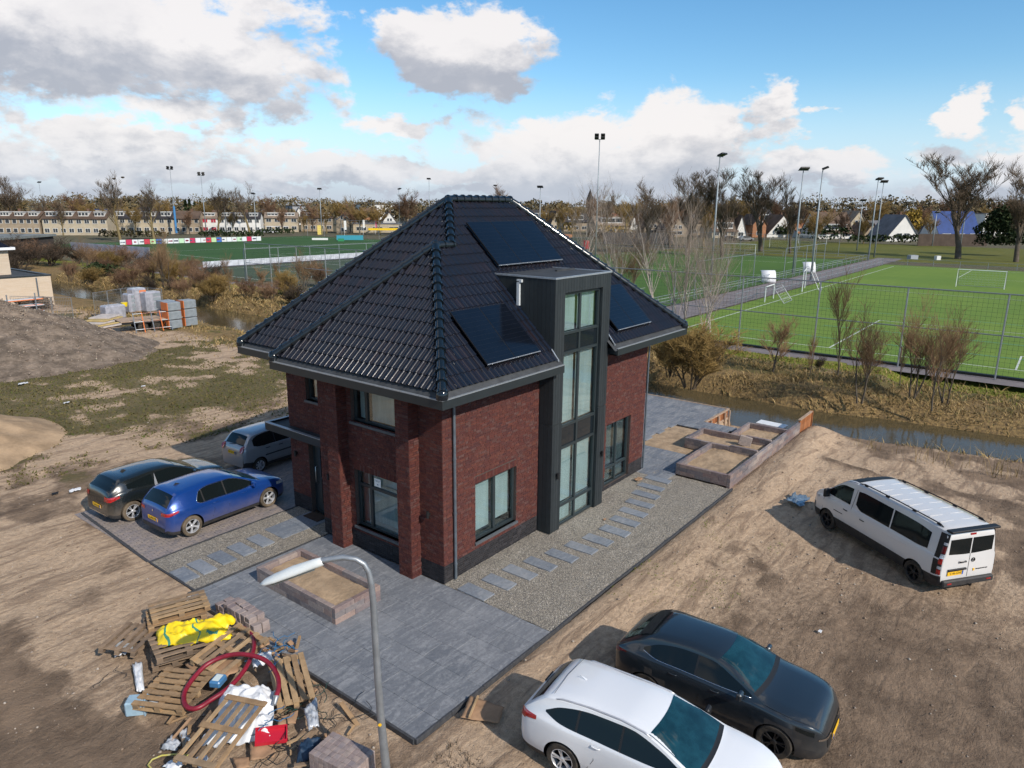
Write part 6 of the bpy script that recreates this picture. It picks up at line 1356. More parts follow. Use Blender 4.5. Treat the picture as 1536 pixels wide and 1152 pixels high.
scrap('grey white rag on the moss in front of the soil heap', G(35, 577, 0), .28, M_wsh, 85, 'rag', 'rag'); scrap('white paper on the moss below the building material', G(215, 580, 0), .13, M_wsh, 86, 'paper', 'paper'); scrap('white paper lying on the moss near the field edge', G(100, 605, 0), .16, M_wsh, 87, 'paper', 'paper'); scrap('tiny white cup on the brown lot behind the crossover', G(1230, 948, .0), .07, M_wsh, 88, 'cup', 'cup'); scrap('pale cardboard scrap on the gravel beside the farthest stepping stones', G(958, 721, 0), .22, M_card, 89, 'cardboard', 'cardboard_scrap'); scrap('small tan leaf of cardboard on the gravel before the tower', G(907, 780, 0), .08, M_card, 90, 'cardboard', 'cardboard_scrap')
# stones and clods scattered over the bare ground
rs_ = np.random.RandomState(3); V, F = [], []; base = np.array([(1, 0, 0), (-1, 0, 0), (0, 1, 0), (0, -1, 0), (0, 0, 1), (0, 0, -1)], float); fc = np.array([(0, 2, 4), (2, 1, 4), (1, 3, 4), (3, 0, 4), (2, 0, 5), (1, 2, 5), (3, 1, 5), (0, 3, 5)])
n = 5200; px = np.concatenate([rs_.uniform(-12, 22, n//2), rs_.normal(9, 6, n//4), rs_.normal(-6, 3, n-n//2-n//4)]); py = np.concatenate([rs_.uniform(-12, 22, n//2), rs_.normal(-6.5, 2.4, n//4), rs_.uniform(-3, 12, n-n//2-n//4)])
ok = ~(((px > -3.8) & (px < 12.1) & (py > -2.8) & (py < 13.2)) | ((px > 11) & (py > -2.7) & (py < 12)) | (px > 21.5)); px, py = px[ok], py[ok]; hh = height(px, py); sz = .010+.035*rs_.rand(len(px))**4
for i in range(len(px)):
    jit = base*sz[i]*(rs_.rand(6, 1)*.7+.6)*np.array([1.2, 1, .7]); V.append(jit+np.array([px[i], py[i], hh[i]+sz[i]*.3])); F.append(fc+6*i)
tag(link_mesh('gravel', np_mesh('gravel', np.concatenate(V), np.concatenate(F), mat('clod', (.22, .165, .12), .95, .1, rnd=[(.30, .23, .17), (.14, .10, .075), (.38, .33, .28), (.20, .15, .11)]))), kind='stuff')
# ---------------------------------------------------------------- sports fields beyond the canal
def turf(name, cols, dust=.0):
    m_ = bpy.data.materials.new(name); m_.use_nodes = True; t = NT(m_.node_tree); b = t.n['Principled BSDF']; g = t.new('ShaderNodeNewGeometry'); P = g.outputs['Position']
    c = t.mix(t.ss(t.noise(P, .08, 5, .6), .35, .65), cols[0], cols[1]); c = t.mix(t.m('MULTIPLY', t.ss(t.noise(P, 1.5, 6, .65), .4, .7), .35), c, cols[2])
    mp = t.new('ShaderNodeMapping'); t.l.new(P, mp.inputs[0]); mp.inputs['Scale'].default_value = (.05, 1.2, 1); c = t.mix(t.m('MULTIPLY', t.ss(t.noise(mp.outputs[0], 1, 3, .5), .45, .55), .18), c, cols[1])
    t.put(b.inputs['Base Color'], c); b.inputs['Roughness'].default_value = .9; b.inputs['Specular IOR Level'].default_value = .15; return m_
M_turf = turf('turf_bright', [(.135, .205, .034), (.105, .175, .030), (.175, .230, .055)]); M_turf2 = turf('turf_mid', [(.066, .128, .025), (.052, .105, .022), (.095, .150, .038)]); M_turf3 = turf('turf_dark', [(.040, .092, .026), (.032, .075, .022), (.055, .110, .034)]); M_turf4 = turf('turf_worn', [(.060, .085, .050), (.050, .070, .045), (.085, .10, .065)])
M_meadow = turf('meadow_grass', [(.120, .115, .022), (.085, .095, .018), (.16, .135, .035)])
M_path = mat('path_pavers', (.20, .175, .175), .9, .2, var=.25, vscale=.6, coords='Object'); M_line = mat('line_white', (.55, .58, .52), .8, .2, var=.2, vscale=.5); M_lineb = mat('line_blue', (.03, .22, .25), .8, .2)
def sheet(name, x0, x1, y0, y1, z, m_, kind='structure', parent=None):
    q = MB(); nx, ny = max(1, int((x1-x0)/40)), max(1, int((y1-y0)/40)); q.grid([[(x0+(x1-x0)*i/nx, y0+(y1-y0)*j/ny, z) for i in range(nx+1)] for j in range(ny+1)])
    o = q.build(name, m_, parent); return tag(o, kind=kind) if kind else o
def lines(parent, segs, z, m_=None, wd=.11, name='field_line'):
    for x0, y0, x1, y1 in segs:
        q = MB(); a, b = Vector((x0, y0, 0)), Vector((x1, y1, 0)); d = (b-a).normalized(); n = Vector((-d.y, d.x, 0))*wd/2
        q.add([a-n+Vector((0, 0, z)), b-n+Vector((0, 0, z)), b+n+Vector((0, 0, z)), a+n+Vector((0, 0, z))], [(0, 1, 2, 3)]); q.build(name, m_ or M_line, parent)
def arc(parent, cx, cy, r_, a0, a1, z, wd=.11, m_=None):
    n = 40; q = MB(); q.grid([[(cx+(r_+k)*math.cos(a0+(a1-a0)*i/n), cy+(r_+k)*math.sin(a0+(a1-a0)*i/n), z) for k in (wd/2, -wd/2)] for i in range(n+1)]); q.build('field_line', m_ or M_line, parent)
# pitch nearest, bright artificial turf
p1 = sheet('artificial_pitch', 39.6, 131.5, -62, 15.4, .004, M_turf)
lines(p1, [(42, 13.4, 128, 13.4), (42, -50, 42, 13.4), (128, -50, 128, 13.4), (42, -50, 128, -50), (85, -50, 85, 13.4), (42, 1.85, 58.6, 1.85), (58.6, 1.85, 58.6, -38.5), (42, -38.5, 58.6, -38.5), (111.4, 1.85, 128, 1.85), (111.4, 1.85, 111.4, -38.5), (42, -9.2, 47.5, -9.2), (47.5, -9.2, 47.5, -27.5)], .010)
lines(p1, [(46.2, 12.2, 46.2, -60), (52.4, 5, 52.4, -60), (63.7, 9, 63.7, -60)], .008, M_lineb, .1)
arc(p1, 85, -18.3, 9.15, 0, 6.283, .010); arc(p1, 53, -18.3, 9.15, -.93, .93, .010)
p2 = sheet('second_pitch', 52, 139, 20.6, 66.5, .004, M_turf2)
lines(p2, [(56, 23.5, 135, 23.5), (56, 64, 135, 64), (56, 23.5, 56, 64), (135, 23.5, 135, 64), (95, 23.5, 95, 64), (56, 30, 68, 30), (68, 30, 68, 57), (56, 57, 68, 57), (123, 30, 135, 30), (123, 30, 123, 57)], .010, wd=.14)
arc(p2, 95, 44, 8, 0, 6.283, .010)
p3 = sheet('third_pitch', 52, 126, 96, 176, .004, M_turf3)
lines(p3, [(58, 99, 122, 99), (58, 170, 122, 170), (58, 99, 58, 170), (122, 99, 122, 170), (58, 134, 122, 134), (70, 99, 70, 112), (70, 112, 110, 112), (110, 99, 110, 112)], .010, wd=.16)
p4 = sheet('small_pitch', 39, 90, 70, 92.5, .004, M_turf4); lines(p4, [(42, 72.5, 86, 72.5), (42, 90, 86, 90), (42, 72.5, 42, 90), (64, 72.5, 64, 90), (86, 72.5, 86, 90), (52, 72.5, 52, 90)], .010, wd=.14)
tag(sheet('meadow', 141, 215, -60, 64, .002, M_meadow), kind='structure')
tag(sheet('footpath', 36.9, 38.6, -60, 94, -.02, M_path), kind='structure'); tag(sheet('field_path', 44, 150, 15.7, 20.3, .012, M_path), kind='structure'); tag(sheet('field_path_left', 39, 126, 92.8, 95.6, .012, M_path), kind='structure')
bl = MB(); bl.box((38.7, -60, -.05), (38.9, 14, .12)); tag(bl.build('edge_board', M_black), 'black edge board along the foot of the pitch fence', 'edge board')
# fences
M_net = mat('net_green', (.05, .07, .055), .8, .2)
def fence(label, a, b, h, step, rails=(1.0,), mesh=.0, mz=0, net=None, name='ball_fence', r_=.05, z0=0):
    a, b = Vector((a[0], a[1], 0)), Vector((b[0], b[1], 0)); L = (b-a).length; n = max(1, round(L/step)); d = (b-a)/n; f = thing(name, label, 'fence', (a.x, a.y, z0)); u = d.normalized()
    q = MB().tube([(0, 0, 0), (0, 0, h)], r_, 6); me = q.mesh('post', M_galv)
    for i in range(n+1): link_mesh('post', me, f, loc=d*i)
    for k in rails: q = MB(); q.tube([Vector((0, 0, h*k)), u*L+Vector((0, 0, h*k))], r_*.8, 5); q.build('rail', M_galv, f)
    if mesh:
        q = MB(); w_ = mesh*.016; s = 0
        top = h*rails[0]-.05
        while s < L: p = u*s; q.add([p-u*w_+Vector((0, 0, mz)), p+u*w_+Vector((0, 0, mz)), p+u*w_+Vector((0, 0, top)), p-u*w_+Vector((0, 0, top))], [(0, 1, 2, 3)]); s += mesh
        z = mz
        while z < top: q.add([Vector((0, 0, z-w_)), u*L+Vector((0, 0, z-w_)), u*L+Vector((0, 0, z+w_)), Vector((0, 0, z+w_))], [(0, 1, 2, 3)]); z += mesh
        tag(q.build('netting', net or M_net, f), kind='stuff')
    return f
fence('tall galvanised ball fence with netting along the canal side of the bright green pitch', (38.2, 69), (38.2, -60), 5.0, 5.2, (1.0, .52), .26)
fence('tall ball fence standing across the end of the small worn pitch', (38.3, 69.5), (92, 69.5), 4.2, 5.0, (1.0,), .35)
fence('grey fence between the second pitch and the paved field path', (46, 20.4), (140, 20.4), 1.15, 3, (1.0, .5), .16, net=M_galv, name='low_fence', r_=.035)
fence('grey fence between the bright pitch and the paved field path', (60, 15.6), (130, 15.6), 1.15, 3, (1.0, .5), .16, net=M_galv, name='low_fence', r_=.035)
fence('tall wire screen beside the dugouts on the field path', (62, 21), (80, 21), 4.0, 4.5, (1.0,), 0); fence('tall wire screen at the far part of the field path', (92, 20.9), (112, 20.9), 4.2, 4.5, (1.0,), 0)
fence('low railing behind the goal line of the second pitch', (139.4, 20), (139.4, 92), 1.1, 4, (1.0, .5), 0, name='low_fence', r_=.04); fence('low railing behind the far goal of the bright pitch', (132, 16), (132, -60), 1.1, 4, (1.0, .5), .2, name='low_fence', r_=.04)
fence('high screen behind the far goal of the bright pitch beside the evergreens', (133, -10), (133, -40), 6.5, 8, (1.0,), .5); fence('chain link fence around the car park behind the second pitch', (150, 70), (150, 28), 4, 5, (1.0,), .4)
fence('high wire screen behind the far end of the dark pitch', (128, 96), (128, 178), 5, 8, (1.0,), .6)
# board fences with advertising
adv = thing('white_board_fence', 'long white board fence on blue posts between the dark pitch and the small worn pitch', 'board fence', (46, 93.2, 0))
for i in range(22):
    q = MB(); q.cbox((1.0, 0, .55), (1.94, .04, .85)); q.build('board', mat('white_board', (.55, .57, .62), .6, .3, var=.3, vscale=.8), adv, loc=(i*2, 0, 0)); q = MB(); q.tube([(0, 0, 0), (0, 0, 1.1)], .03, 5); q.build('post', M_galv, adv, loc=(i*2, 0, 0))
AC = [(.60, .62, .64), (.45, .02, .08), (.62, .63, .66), (.58, .60, .60), (.50, .03, .06), (.40, .55, .30), (.03, .13, .40), (.60, .60, .58), (.62, .64, .66), (.60, .62, .62), (.42, .60, .40)]
ab = thing('advertising_boards', 'row of coloured advertising boards along the far side of the dark pitch', 'advertising boards', (0, 0, 0)); rr = random.Random(2)
A0, A1 = G(180, 368), G(392, 361.5); A0.z = A1.z = 0
nb = 26; d = (A1-A0)/nb; an = math.atan2(d.y, d.x)
for i in range(nb):
    c_ = A0+d*(i+.5); q = MB(); q.cbox((0, 0, .65), (d.length-.1, .06, 1.1)); q.cur = 1
    if i % 3 != 1:
        for k in range(rr.choice((2, 3, 4))): q.cbox((rr.uniform(-.3, .3)*d.length, -.035, .65), (rr.uniform(.2, .7), .01, rr.uniform(.15, .4)))
    q.build('board', [mat('ad_%d' % (i % len(AC)), AC[i % len(AC)], .5), mat('ad_print_%d' % (i % 3), [(.05, .06, .1), (.4, .42, .45), (.3, .02, .05)][i % 3], .6)], ab, loc=c_, rot=(0, 0, an))
# goals
def goal(label, x, y, rz_, wd=7.3, h=2.4, dp=2.0, fold=False):
    g_ = thing('football_goal', label, 'goal', (x, y, 0), rz_); Mw = mat('goal_white', (.62, .64, .62), .5, .4)
    MB().tube([(0, -wd/2, 0), (0, -wd/2, h), (0, wd/2, h), (0, wd/2, 0)], .06, 6).build('goal_frame', Mw, g_)
    q = MB()
    for s in (-1, 1): q.tube([(0, s*wd/2, h), (dp*.4, s*wd/2, h), (dp, s*wd/2, 0)], .035, 5)
    q.tube([(dp, -wd/2, .03), (dp, wd/2, .03)], .035, 5); q.build('goal_stay', M_galv, g_)
    q = MB(); n = int(wd/.35)
    for i in range(n+1):
        y_ = -wd/2+wd*i/n; q.add([(dp*.4, y_-.006, h), (dp*.4, y_+.006, h), (dp, y_+.006, 0), (dp, y_-.006, 0)], [(0, 1, 2, 3)])
    for i in range(8): t_ = i/7; q.add([(dp*.4+dp*.6*t_, -wd/2, h*(1-t_)-.006), (dp*.4+dp*.6*t_, wd/2, h*(1-t_)-.006), (dp*.4+dp*.6*t_, wd/2, h*(1-t_)+.006), (dp*.4+dp*.6*t_, -wd/2, h*(1-t_)+.006)], [(0, 1, 2, 3)])
    tag(q.build('goal_net', Mw, g_), kind='stuff'); return g_
g = G(1469, 432); goal('goal seen from behind standing on the bright pitch', g.x, g.y, 0, wd=5.2, h=2.2); g = G(1505, 399); goal('goal on the far goal line of the bright pitch', 128.3, -12, 0)
g = G(1240, 407); goal('goal with red and white posts standing beside the field path', 79, 14.4, -1.35, wd=5); g = G(1112, 380); goal('goal at the far end of the second pitch', 135.3, 44, 0); goal('goal at the near end of the second pitch partly hidden by birches', 56, 42, math.pi)
g = G(1168, 374); goal('goal on the olive meadow behind the second pitch', g.x+4, g.y, .1, wd=7); g = G(1218, 366); goal('goal on the meadow before the dark hedge', g.x, g.y, .1); goal('goal on the long side of the dark pitch', 90, 98.5, -1.57, wd=7.3); goal('small goal on the worn pitch behind the ball fence', 72, 74, .2, wd=5)
goal('small goal at the corner of the bright pitch near the wire screen', 66, 14.2, -1.5, wd=3.5, h=1.6)
g = G(930, 385); goal('goal at the middle of the second pitch', 88, 60, -1.5, wd=5)
# dugouts
for i, (u, v, lab) in enumerate(((1152, 420, 'white curved dugout shelter nearest on the field path'), (1213, 405, 'white curved dugout shelter farther along the field path'))):
    p = PX(u, v, 0) if False else G(u, v+4); t = thing('dugout', lab, 'dugout', (p.x, p.y, 0), .6); t.scale = (.72, .72, .8); q = MB(); n = 8
    q.grid([[(1.1-1.2*math.cos(R(100)*k/n)-.2, y, 1.9*math.sin(R(100)*k/n)+.05) for y in (-1.3, 1.3)] for k in range(n+1)]); o = q.build('shell', mat('dugout_white', (.62, .62, .64), .4, .4), t, smooth=True); md = o.modifiers.new('s', 'SOLIDIFY'); md.thickness = .05
    q = MB(); q.box((.2, -1.25, .35), (.6, 1.25, .42)); q.build('bench', M_galv, t)
# flood light masts
M_mast = mat('mast_grey', (.28, .31, .33), .5, .4, metal=.3)
def mast(label, x, y, h, az_=0.0, double=False):
    t = thing('light_mast', label, 'light mast', (x, y, 0), az_); MB().tube([(0, 0, 0), (0, 0, h*.5), (0, 0, h-.3)], [.16, .12, .07], 8).build('pole', M_mast, t, smooth=True); q = MB(); q.tube([(0, -.8, h-.25), (0, .8, h-.25)], .05, 6); q.build('crossbar', M_mast, t)
    for s in ((-.55, .55) if double else (-.3, .3)):
        q = MB(); q.bbox((0, 0, 0), (.85, .75, .22), .06); q.build('floodlight', M_black, t, loc=(-.3, s, h), rot=(0, R(22), 0))
        if double: q = MB(); q.bbox((0, 0, 0), (.85, .75, .22), .06); q.build('floodlight', M_black, t, loc=(-.1, s, h+.5), rot=(0, R(22), 0))
    return t
ML = [(893, 390, 207, 'tallest flood light mast rising behind the roof of the house', True), (1066, 420, 232, 'flood light mast rising between the birches beside the field path', False), (1189, 411, 253, 'flood light mast at the white dugouts', False), (1216, 421, 252, 'leaning looking flood light mast past the second dugout', False), (1302, 391, 268, 'nearer one of two masts close together on the field path', False), (1311, 386, 272, 'farther one of two masts close together on the field path', False),
      (1285, 376, 300, 'short mast on the meadow in front of the hedge', False), (265, 352, 253, 'mast with blue base banner behind the advertising boards', True), (310, 356, 262, 'mast on the near side of the dark pitch', True), (68, 340, 273, 'pale distant mast before the terrace at the picture edge', False), (385, 352, 290, 'short mast at the end of the advertising boards', False), (483, 352, 283, 'mast in front of the beige gable house', False), (645, 350, 268, 'mast standing right of the bare pale tree', False), (600, 352, 283, 'mast hidden in the twigs of the bare pale tree', False), (809, 372, 280, 'thin mast behind the red shed', False), (743, 345, 278, 'mast whose top shows above the roof ridge', False), (1440, 372, 293, 'thin mast before the blue roofed house', False), (1398, 369, 318, 'low lamp post before the dark hedge', False), (340, 352, 300, 'far mast between the terrace trees', False)]
for u, v, tv_, lab, dbl in ML:
    b = G(u, v); vert = None
    lo_, hi_ = 1.0, 60.0
    for _ in range(40):
        m_ = (lo_+hi_)/2; q = np.array([b.x, b.y, m_])-CAM; yy_ = -FOC*(q @ UP)/(q @ FW); xx_ = FOC*(q @ RT)/(q @ FW); vv = 576+xx_*math.sin(_r)+yy_*math.cos(_r)
        if vv > tv_: lo_ = m_
        else: hi_ = m_
    mast(lab, b.x, b.y, lo_, random.uniform(-.5, 1.2)+_y, dbl)
bn = MB(); p = G(265, 352); bn.box((p.x-.3, p.y-.3, 0), (p.x+.3, p.y+.3, 9)); 
q = MB(); q.tube([(0, 0, 0), (0, 0, 8)], .32, 10); tag(q.build('mast_banner', mat('banner_blue', (.05, .20, .42), .5), loc=(p.x, p.y, .5)), 'blue wrapping round the foot of the boards mast', 'banner')

# ---------------------------------------------------------------- trees
M_bark = mat('bark_grey', (.13, .105, .08), .9, .1, var=.4, vscale=2, fine=.2); M_barky = mat('bark_yellow', (.20, .15, .07), .9, .1, var=.5, vscale=1.5, var2=(.12, .10, .06)); M_twig = mat('twig_brown', (.135, .10, .07), .9, .1, var=.4, vscale=.8); M_birch = mat('bark_birch', (.42, .37, .32), .85, .1, var=.5, vscale=3, var2=(.2, .16, .13)); M_twigr = mat('twig_reddish', (.20, .12, .075), .9, .1, var=.4, vscale=.8); M_twigo = mat('twig_ochre', (.25, .165, .06), .9, .1, var=.4, vscale=.5)
M_twigy = mat('twig_orange', (.27, .17, .095), .9, .1, var=.35, vscale=.8)
M_twigd = mat('twig_dark', (.055, .042, .032), .9, .1)
def bare_tree(seed, h, spread, lim=5, lev=4, tr=.25, first=.28, kids=4, updraft=.35, multi=1, thin=1.0, tips=3, wob=.18, droop=0):
    rn = random.Random(seed); T, C = MB(), MB()
    def seg(p, d, ln, r0, lv):
        mb = T if lv <= 1 else C; n = 4 if lv <= 2 else 3; pts = [p]; rs_ = [r0]; dd = d.copy()
        for i in range(n):
            dd = (dd+Vector((rn.uniform(-wob, wob), rn.uniform(-wob, wob), rn.uniform(-wob*.4, wob*.6)+(-droop if lv > 2 else 0)))).normalized(); pts.append(pts[-1]+dd*ln/n); rs_.append(r0*(1-.62*(i+1)/n))
        mb.tube(pts, rs_, 6 if lv == 0 else (5 if lv == 1 else 3), cap=False)
        if lv >= lev: return
        k = kids if lv else lim
        for i in range(k+(tips if lv == lev-1 else 0)):
            t = rn.uniform(first if lv == 0 else .25, 1.0); j = min(int(t*n), n-1); q = pts[j].lerp(pts[j+1], t*n-j); a = rn.uniform(0, 6.283); sp_ = spread*rn.uniform(.6, 1.25)
            side = Vector((math.cos(a), math.sin(a), 0)); nd = (dd*(1-.25*lv*.3)+side*sp_+Vector((0, 0, updraft))).normalized()
            seg(q, nd, ln*rn.uniform(.50, .74)*(1 if lv else .85), max(rs_[j]*rn.uniform(.42, .6), .008*thin), lv+1)
    for m_ in range(multi):
        a = rn.uniform(0, 6.283); sp0 = .0 if multi == 1 else rn.uniform(.1, .45)
        seg(Vector((math.cos(a)*.15*(multi > 1), math.sin(a)*.15*(multi > 1), -.2)), Vector((math.cos(a)*sp0, math.sin(a)*sp0, 1)).normalized(), h*(.55 if multi == 1 else rn.uniform(.4, .62)), tr*(1 if multi == 1 else .6), 0)
    zmax = max(v[2] for v in C.v); k = h/zmax
    for mb in (T, C): mb.v = [(x*k, y*k, z*k) for x, y, z in mb.v]
    return T, C
PROTO = {}
def proto(key, bark, twig, **kw):
    T, C = bare_tree(**kw); PROTO[key] = (T.mesh('trunk', bark, smooth=True), C.mesh('crown', twig), kw['h'])
proto('big1', M_bark, M_twig, seed=1, h=16, spread=.62, lim=9, lev=5, tr=.42, kids=4, first=.32, tips=3, thin=3.0, wob=.13); proto('big2', M_bark, M_twig, seed=5, h=16, spread=.68, lim=9, lev=5, tr=.45, kids=4, first=.3, tips=3, thin=3.0, wob=.13); proto('big3', M_barky, M_twig, seed=9, h=16, spread=.55, lim=8, lev=5, tr=.40, kids=4, first=.4, tips=2, thin=2.6, wob=.13)
proto('ochre', M_barky, M_twigo, seed=12, h=12, spread=.8, lim=8, lev=4, tr=.25, kids=5, first=.2, tips=6, thin=2.5); proto('reddish', M_bark, M_twigr, seed=15, h=12, spread=.7, lim=8, lev=4, tr=.25, kids=5, first=.2, tips=6, thin=2.5)
proto('young', M_bark, M_twigy, seed=21, h=6, spread=.45, lim=9, lev=3, tr=.07, kids=6, first=.22, tips=4, thin=1.1, updraft=.42); proto('young2', M_bark, M_twigy, seed=24, h=4, spread=.8, lim=9, lev=3, tr=.07, kids=7, first=.35, tips=6, thin=1.1); proto('birch', M_birch, mat('twig_pale', (.30, .24, .19), .9, .1, var=.4, vscale=.8), seed=29, h=9, spread=.85, lim=12, lev=3, tr=.11, kids=4, first=.20, tips=2, thin=.8, multi=2, wob=.13, updraft=.38)
proto('bush', M_twig, M_twigr, seed=33, h=3, spread=.8, lim=6, lev=3, tr=.05, kids=5, first=.1, tips=5, thin=.8, multi=8); proto('bushd', M_twigd, M_twigd, seed=36, h=4, spread=.8, lim=6, lev=3, tr=.07, kids=5, first=.1, tips=5, thin=1.2, multi=7); proto('bushb', M_twig, M_twigo, seed=38, h=3, spread=.9, lim=7, lev=3, tr=.05, kids=6, first=.1, tips=6, thin=.9, multi=9, droop=.12); proto('multi', M_bark, M_twigy, seed=41, h=6, spread=.80, lim=8, lev=3, tr=.10, kids=6, first=.22, tips=4, thin=1.0, multi=3, wob=.24)
def topz(b, tv_):
    lo_, hi_ = .2, 60.0
    for _ in range(30):
        m_ = (lo_+hi_)/2; q = np.array([b.x, b.y, m_])-CAM; yy_ = -FOC*(q @ UP)/(q @ FW); xx_ = FOC*(q @ RT)/(q @ FW); vv = 576+xx_*math.sin(_r)+yy_*math.cos(_r)
        lo_, hi_ = (m_, hi_) if vv > tv_ else (lo_, m_)
    return lo_
def tree(key, label, u, v, tv_, rz_=None, wide=1.0, name='bare_tree', cat='tree', group=None, z=0):
    tm, cm, h0 = PROTO[key]; b = G(u, v, z); h = topz(b, tv_)-z; s = h/h0
    t = thing(name, label, cat, (b.x, b.y, z), random.uniform(0, 6.28) if rz_ is None else rz_, group); t.scale = (s*wide, s*wide, s); link_mesh('trunk', tm, t); link_mesh('crown', cm, t); return t
random.seed(21)
TR = [('big1', 20, 348, 248, 'big bare tree with a thick trunk at the edge of the picture before the terrace', 1.1), ('big3', 181, 362, 253, 'bare tree with two crows nests in its crown', 1.0), ('big3', 232, 362, 268, 'bare yellow barked tree just before the boards mast', 1.1), ('ochre', 245, 350, 287, 'round ochre twigged tree between two bare trees', .9), ('big3', 327, 353, 273, 'bare tree in front of the white terrace house with red blinds', 1.1), ('big3', 375, 353, 271, 'bare spreading tree beside the white awning', 1.1), ('reddish', 403, 345, 289, 'small reddish bare tree behind the row end', 1.0), ('reddish', 112, 345, 284, 'broad reddish brown tree behind the terrace', 1.6), ('ochre', 130, 347, 295, 'ochre leafed tree left standing before the terrace', 1.2),
      ('reddish', 610, 352, 280, 'pale pinkish bare tree before the roof slope', 1.25), ('ochre', 570, 352, 302, 'low round olive tree beside the yellow awning', 1.3), ('ochre', 540, 351, 302, 'second low round olive tree behind the blue boards', 1.2), ('ochre', 455, 348, 318, 'small olive tree before the pale terrace', 1.2),
      ('big1', 972, 380, 262, 'rounded bare tree first in the row behind the second pitch', 1.0), ('big2', 1030, 383, 248, 'tallest rounded bare tree in the row behind the second pitch', 1.15), ('big1', 1083, 385, 250, 'rounded bare tree just past the mast with birches', 1.0), ('big2', 1141, 377, 249, 'spreading bare tree with forked trunk beside the meadow goal', 1.15), ('big2', 1437, 388, 222, 'huge forked bare tree before the blue roofed house', 1.15), ('big1', 1524, 393, 230, 'huge bare tree cut by the picture edge behind the far goal', 1.1),
      ('ochre', 1222, 375, 305, 'olive tree in front of the brown roofed house', 1.2), ('ochre', 1295, 366, 318, 'thin olive tree beside the grey roof', .9), ('reddish', 750, 352, 272, 'bare tree top peeping over the roof ridge', .9), ('reddish', 1005, 372, 285, 'short bare tree between the rounded trees', 1.1), ('ochre', 1055, 370, 290, 'ochre willow behind the rounded trees', 1.1)]
TR += [('big3', 60, 352, 285, 'slender bare tree before the first terrace block', .9), ('big3', 95, 353, 292, 'second slender bare tree before the second terrace block', .8), ('ochre', 150, 352, 306, 'low ochre tree before the second terrace block', 1.1), ('ochre', 205, 352, 300, 'ochre tree between the nest tree and the boards mast', 1.0), ('reddish', 285, 352, 312, 'small red brown tree before the low terrace block', 1.1), ('ochre', 350, 352, 312, 'low bare tree before the white fronts', .9), ('reddish', 425, 350, 308, 'red brown tree at the end of the pale row', 1.0), ('ochre', 490, 350, 305, 'ochre tree beside the yellow billboard', 1.1), ('reddish', 525, 350, 300, 'red brown tree behind the beige gable house', 1.0),
       ('ochre', 835, 352, 305, 'ochre tree behind the red shed', 1.2), ('big3', 905, 365, 275, 'thin bare tree before the long tan roof', .7), ('ochre', 1180, 360, 318, 'ochre tree beside the white chalet gable', 1.1), ('reddish', 1260, 362, 312, 'red brown tree before the dark brown roof', 1.0), ('ochre', 1395, 362, 316, 'ochre tree between cream house and white chalet', 1.1), ('reddish', 1500, 365, 290, 'broad red brown tree at the evergreen mass', 1.3), ('big1', 1185, 380, 262, 'bare tree behind the first dugout mast', .8)]
for k, u, v, tv_, lab, wd in TR: tree(k, lab, u, v, tv_, wide=wd)
NB = [('young2', 1158, 560, 463, 'small spreading bare tree on the canal bank nearest the house', 1.1), ('young', 1213, 570, 490, 'thin upright sapling on the canal bank before the second fence post', .9), ('young', 1256, 566, 383, 'tall thin bare tree on the bank that crosses the fence rail', .85), ('multi', 1290, 600, 440, 'many stemmed bare tree in the middle of the bank', .8), ('multi', 1368, 592, 428, 'twiggy bare tree growing beside the stakes on the bank', .8), ('young', 1398, 612, 452, 'leaning bare tree closest to the water', 1.0), ('multi', 1418, 600, 445, 'bushy bare tree on the bank under the goal', .8),
      ('young', 1350, 575, 470, 'slender sapling between two bushy trees on the bank', .8), ('birch', 1022, 520, 255, 'tall pale birch cluster behind the roof corner', .75), ('birch', 1068, 500, 300, 'second pale birch cluster nearer the field path', .7), ('birch', 930, 470, 262, 'birch cluster rising behind the eaves beside the tallest mast', .8), ('birch', 865, 440, 250, 'bare pale tree whose top shows above the solar panels', .7), ('multi', 950, 450, 330, 'twiggy tree behind the roof slope', .8),
      ('bushb', 1035, 575, 470, 'large tan bush at the water beside the house corner', 1.3), ('bushb', 1005, 560, 488, 'tan bush tucked behind the gutter corner', 1.1), ('bushd', 1228, 556, 528, 'small dark bush on the grass strip', .9), ('bush', 1075, 545, 505, 'low brown bush beside the large tan bush', 1.0),
      ('multi', 248, 432, 332, 'dark wide branched tree on the bank behind the building material', .9), ('bush', 105, 420, 385, 'red brown bush at the bank near the pale brick building', 1.2), ('bush', 200, 428, 388, 'red brown thicket on the bank before the white boards', 1.5), ('bush', 158, 415, 380, 'upright brown bush beside the dark evergreen shrubs', 1.0), ('bushd', 30, 405, 345, 'dark thicket before the flat roofed club building', 1.8), ('bushd', 75, 400, 352, 'dark thicket against the club building wall', 1.6), ('bush', 300, 432, 390, 'brown bush in front of the ball fence corner', 1.2), ('bush', 330, 440, 398, 'low brown bush right of the ball fence corner', 1.2), ('young', 345, 440, 372, 'bare sapling before the small worn pitch', .9), ('multi', 455, 438, 366, 'bare tree standing where the roof cuts the worn pitch', .9), ('young2', 395, 440, 395, 'small bare tree on the bank before the worn pitch', 1.0), ('bushb', 430, 445, 400, 'ochre bush at the roof edge', 1.1), ('young', 275, 430, 385, 'bare sapling beside the dark branched tree', .9), ('bush', 370, 448, 410, 'low twiggy bush on the dry bank', 1.2), ('bushd', 255, 435, 412, 'low dark bush under the wide branched tree', 1.0), ('young', 420, 445, 380, 'bare thin tree just before the roof', .9), ('multi', 130, 410, 350, 'bare tree with pale stem on the far bank bend', 1.0), ('bushd', 10, 425, 375, 'dark scrub behind the pale brick gable', 1.5), ('bush', 480, 430, 385, 'brown bush touching the roof hip', 1.2)]
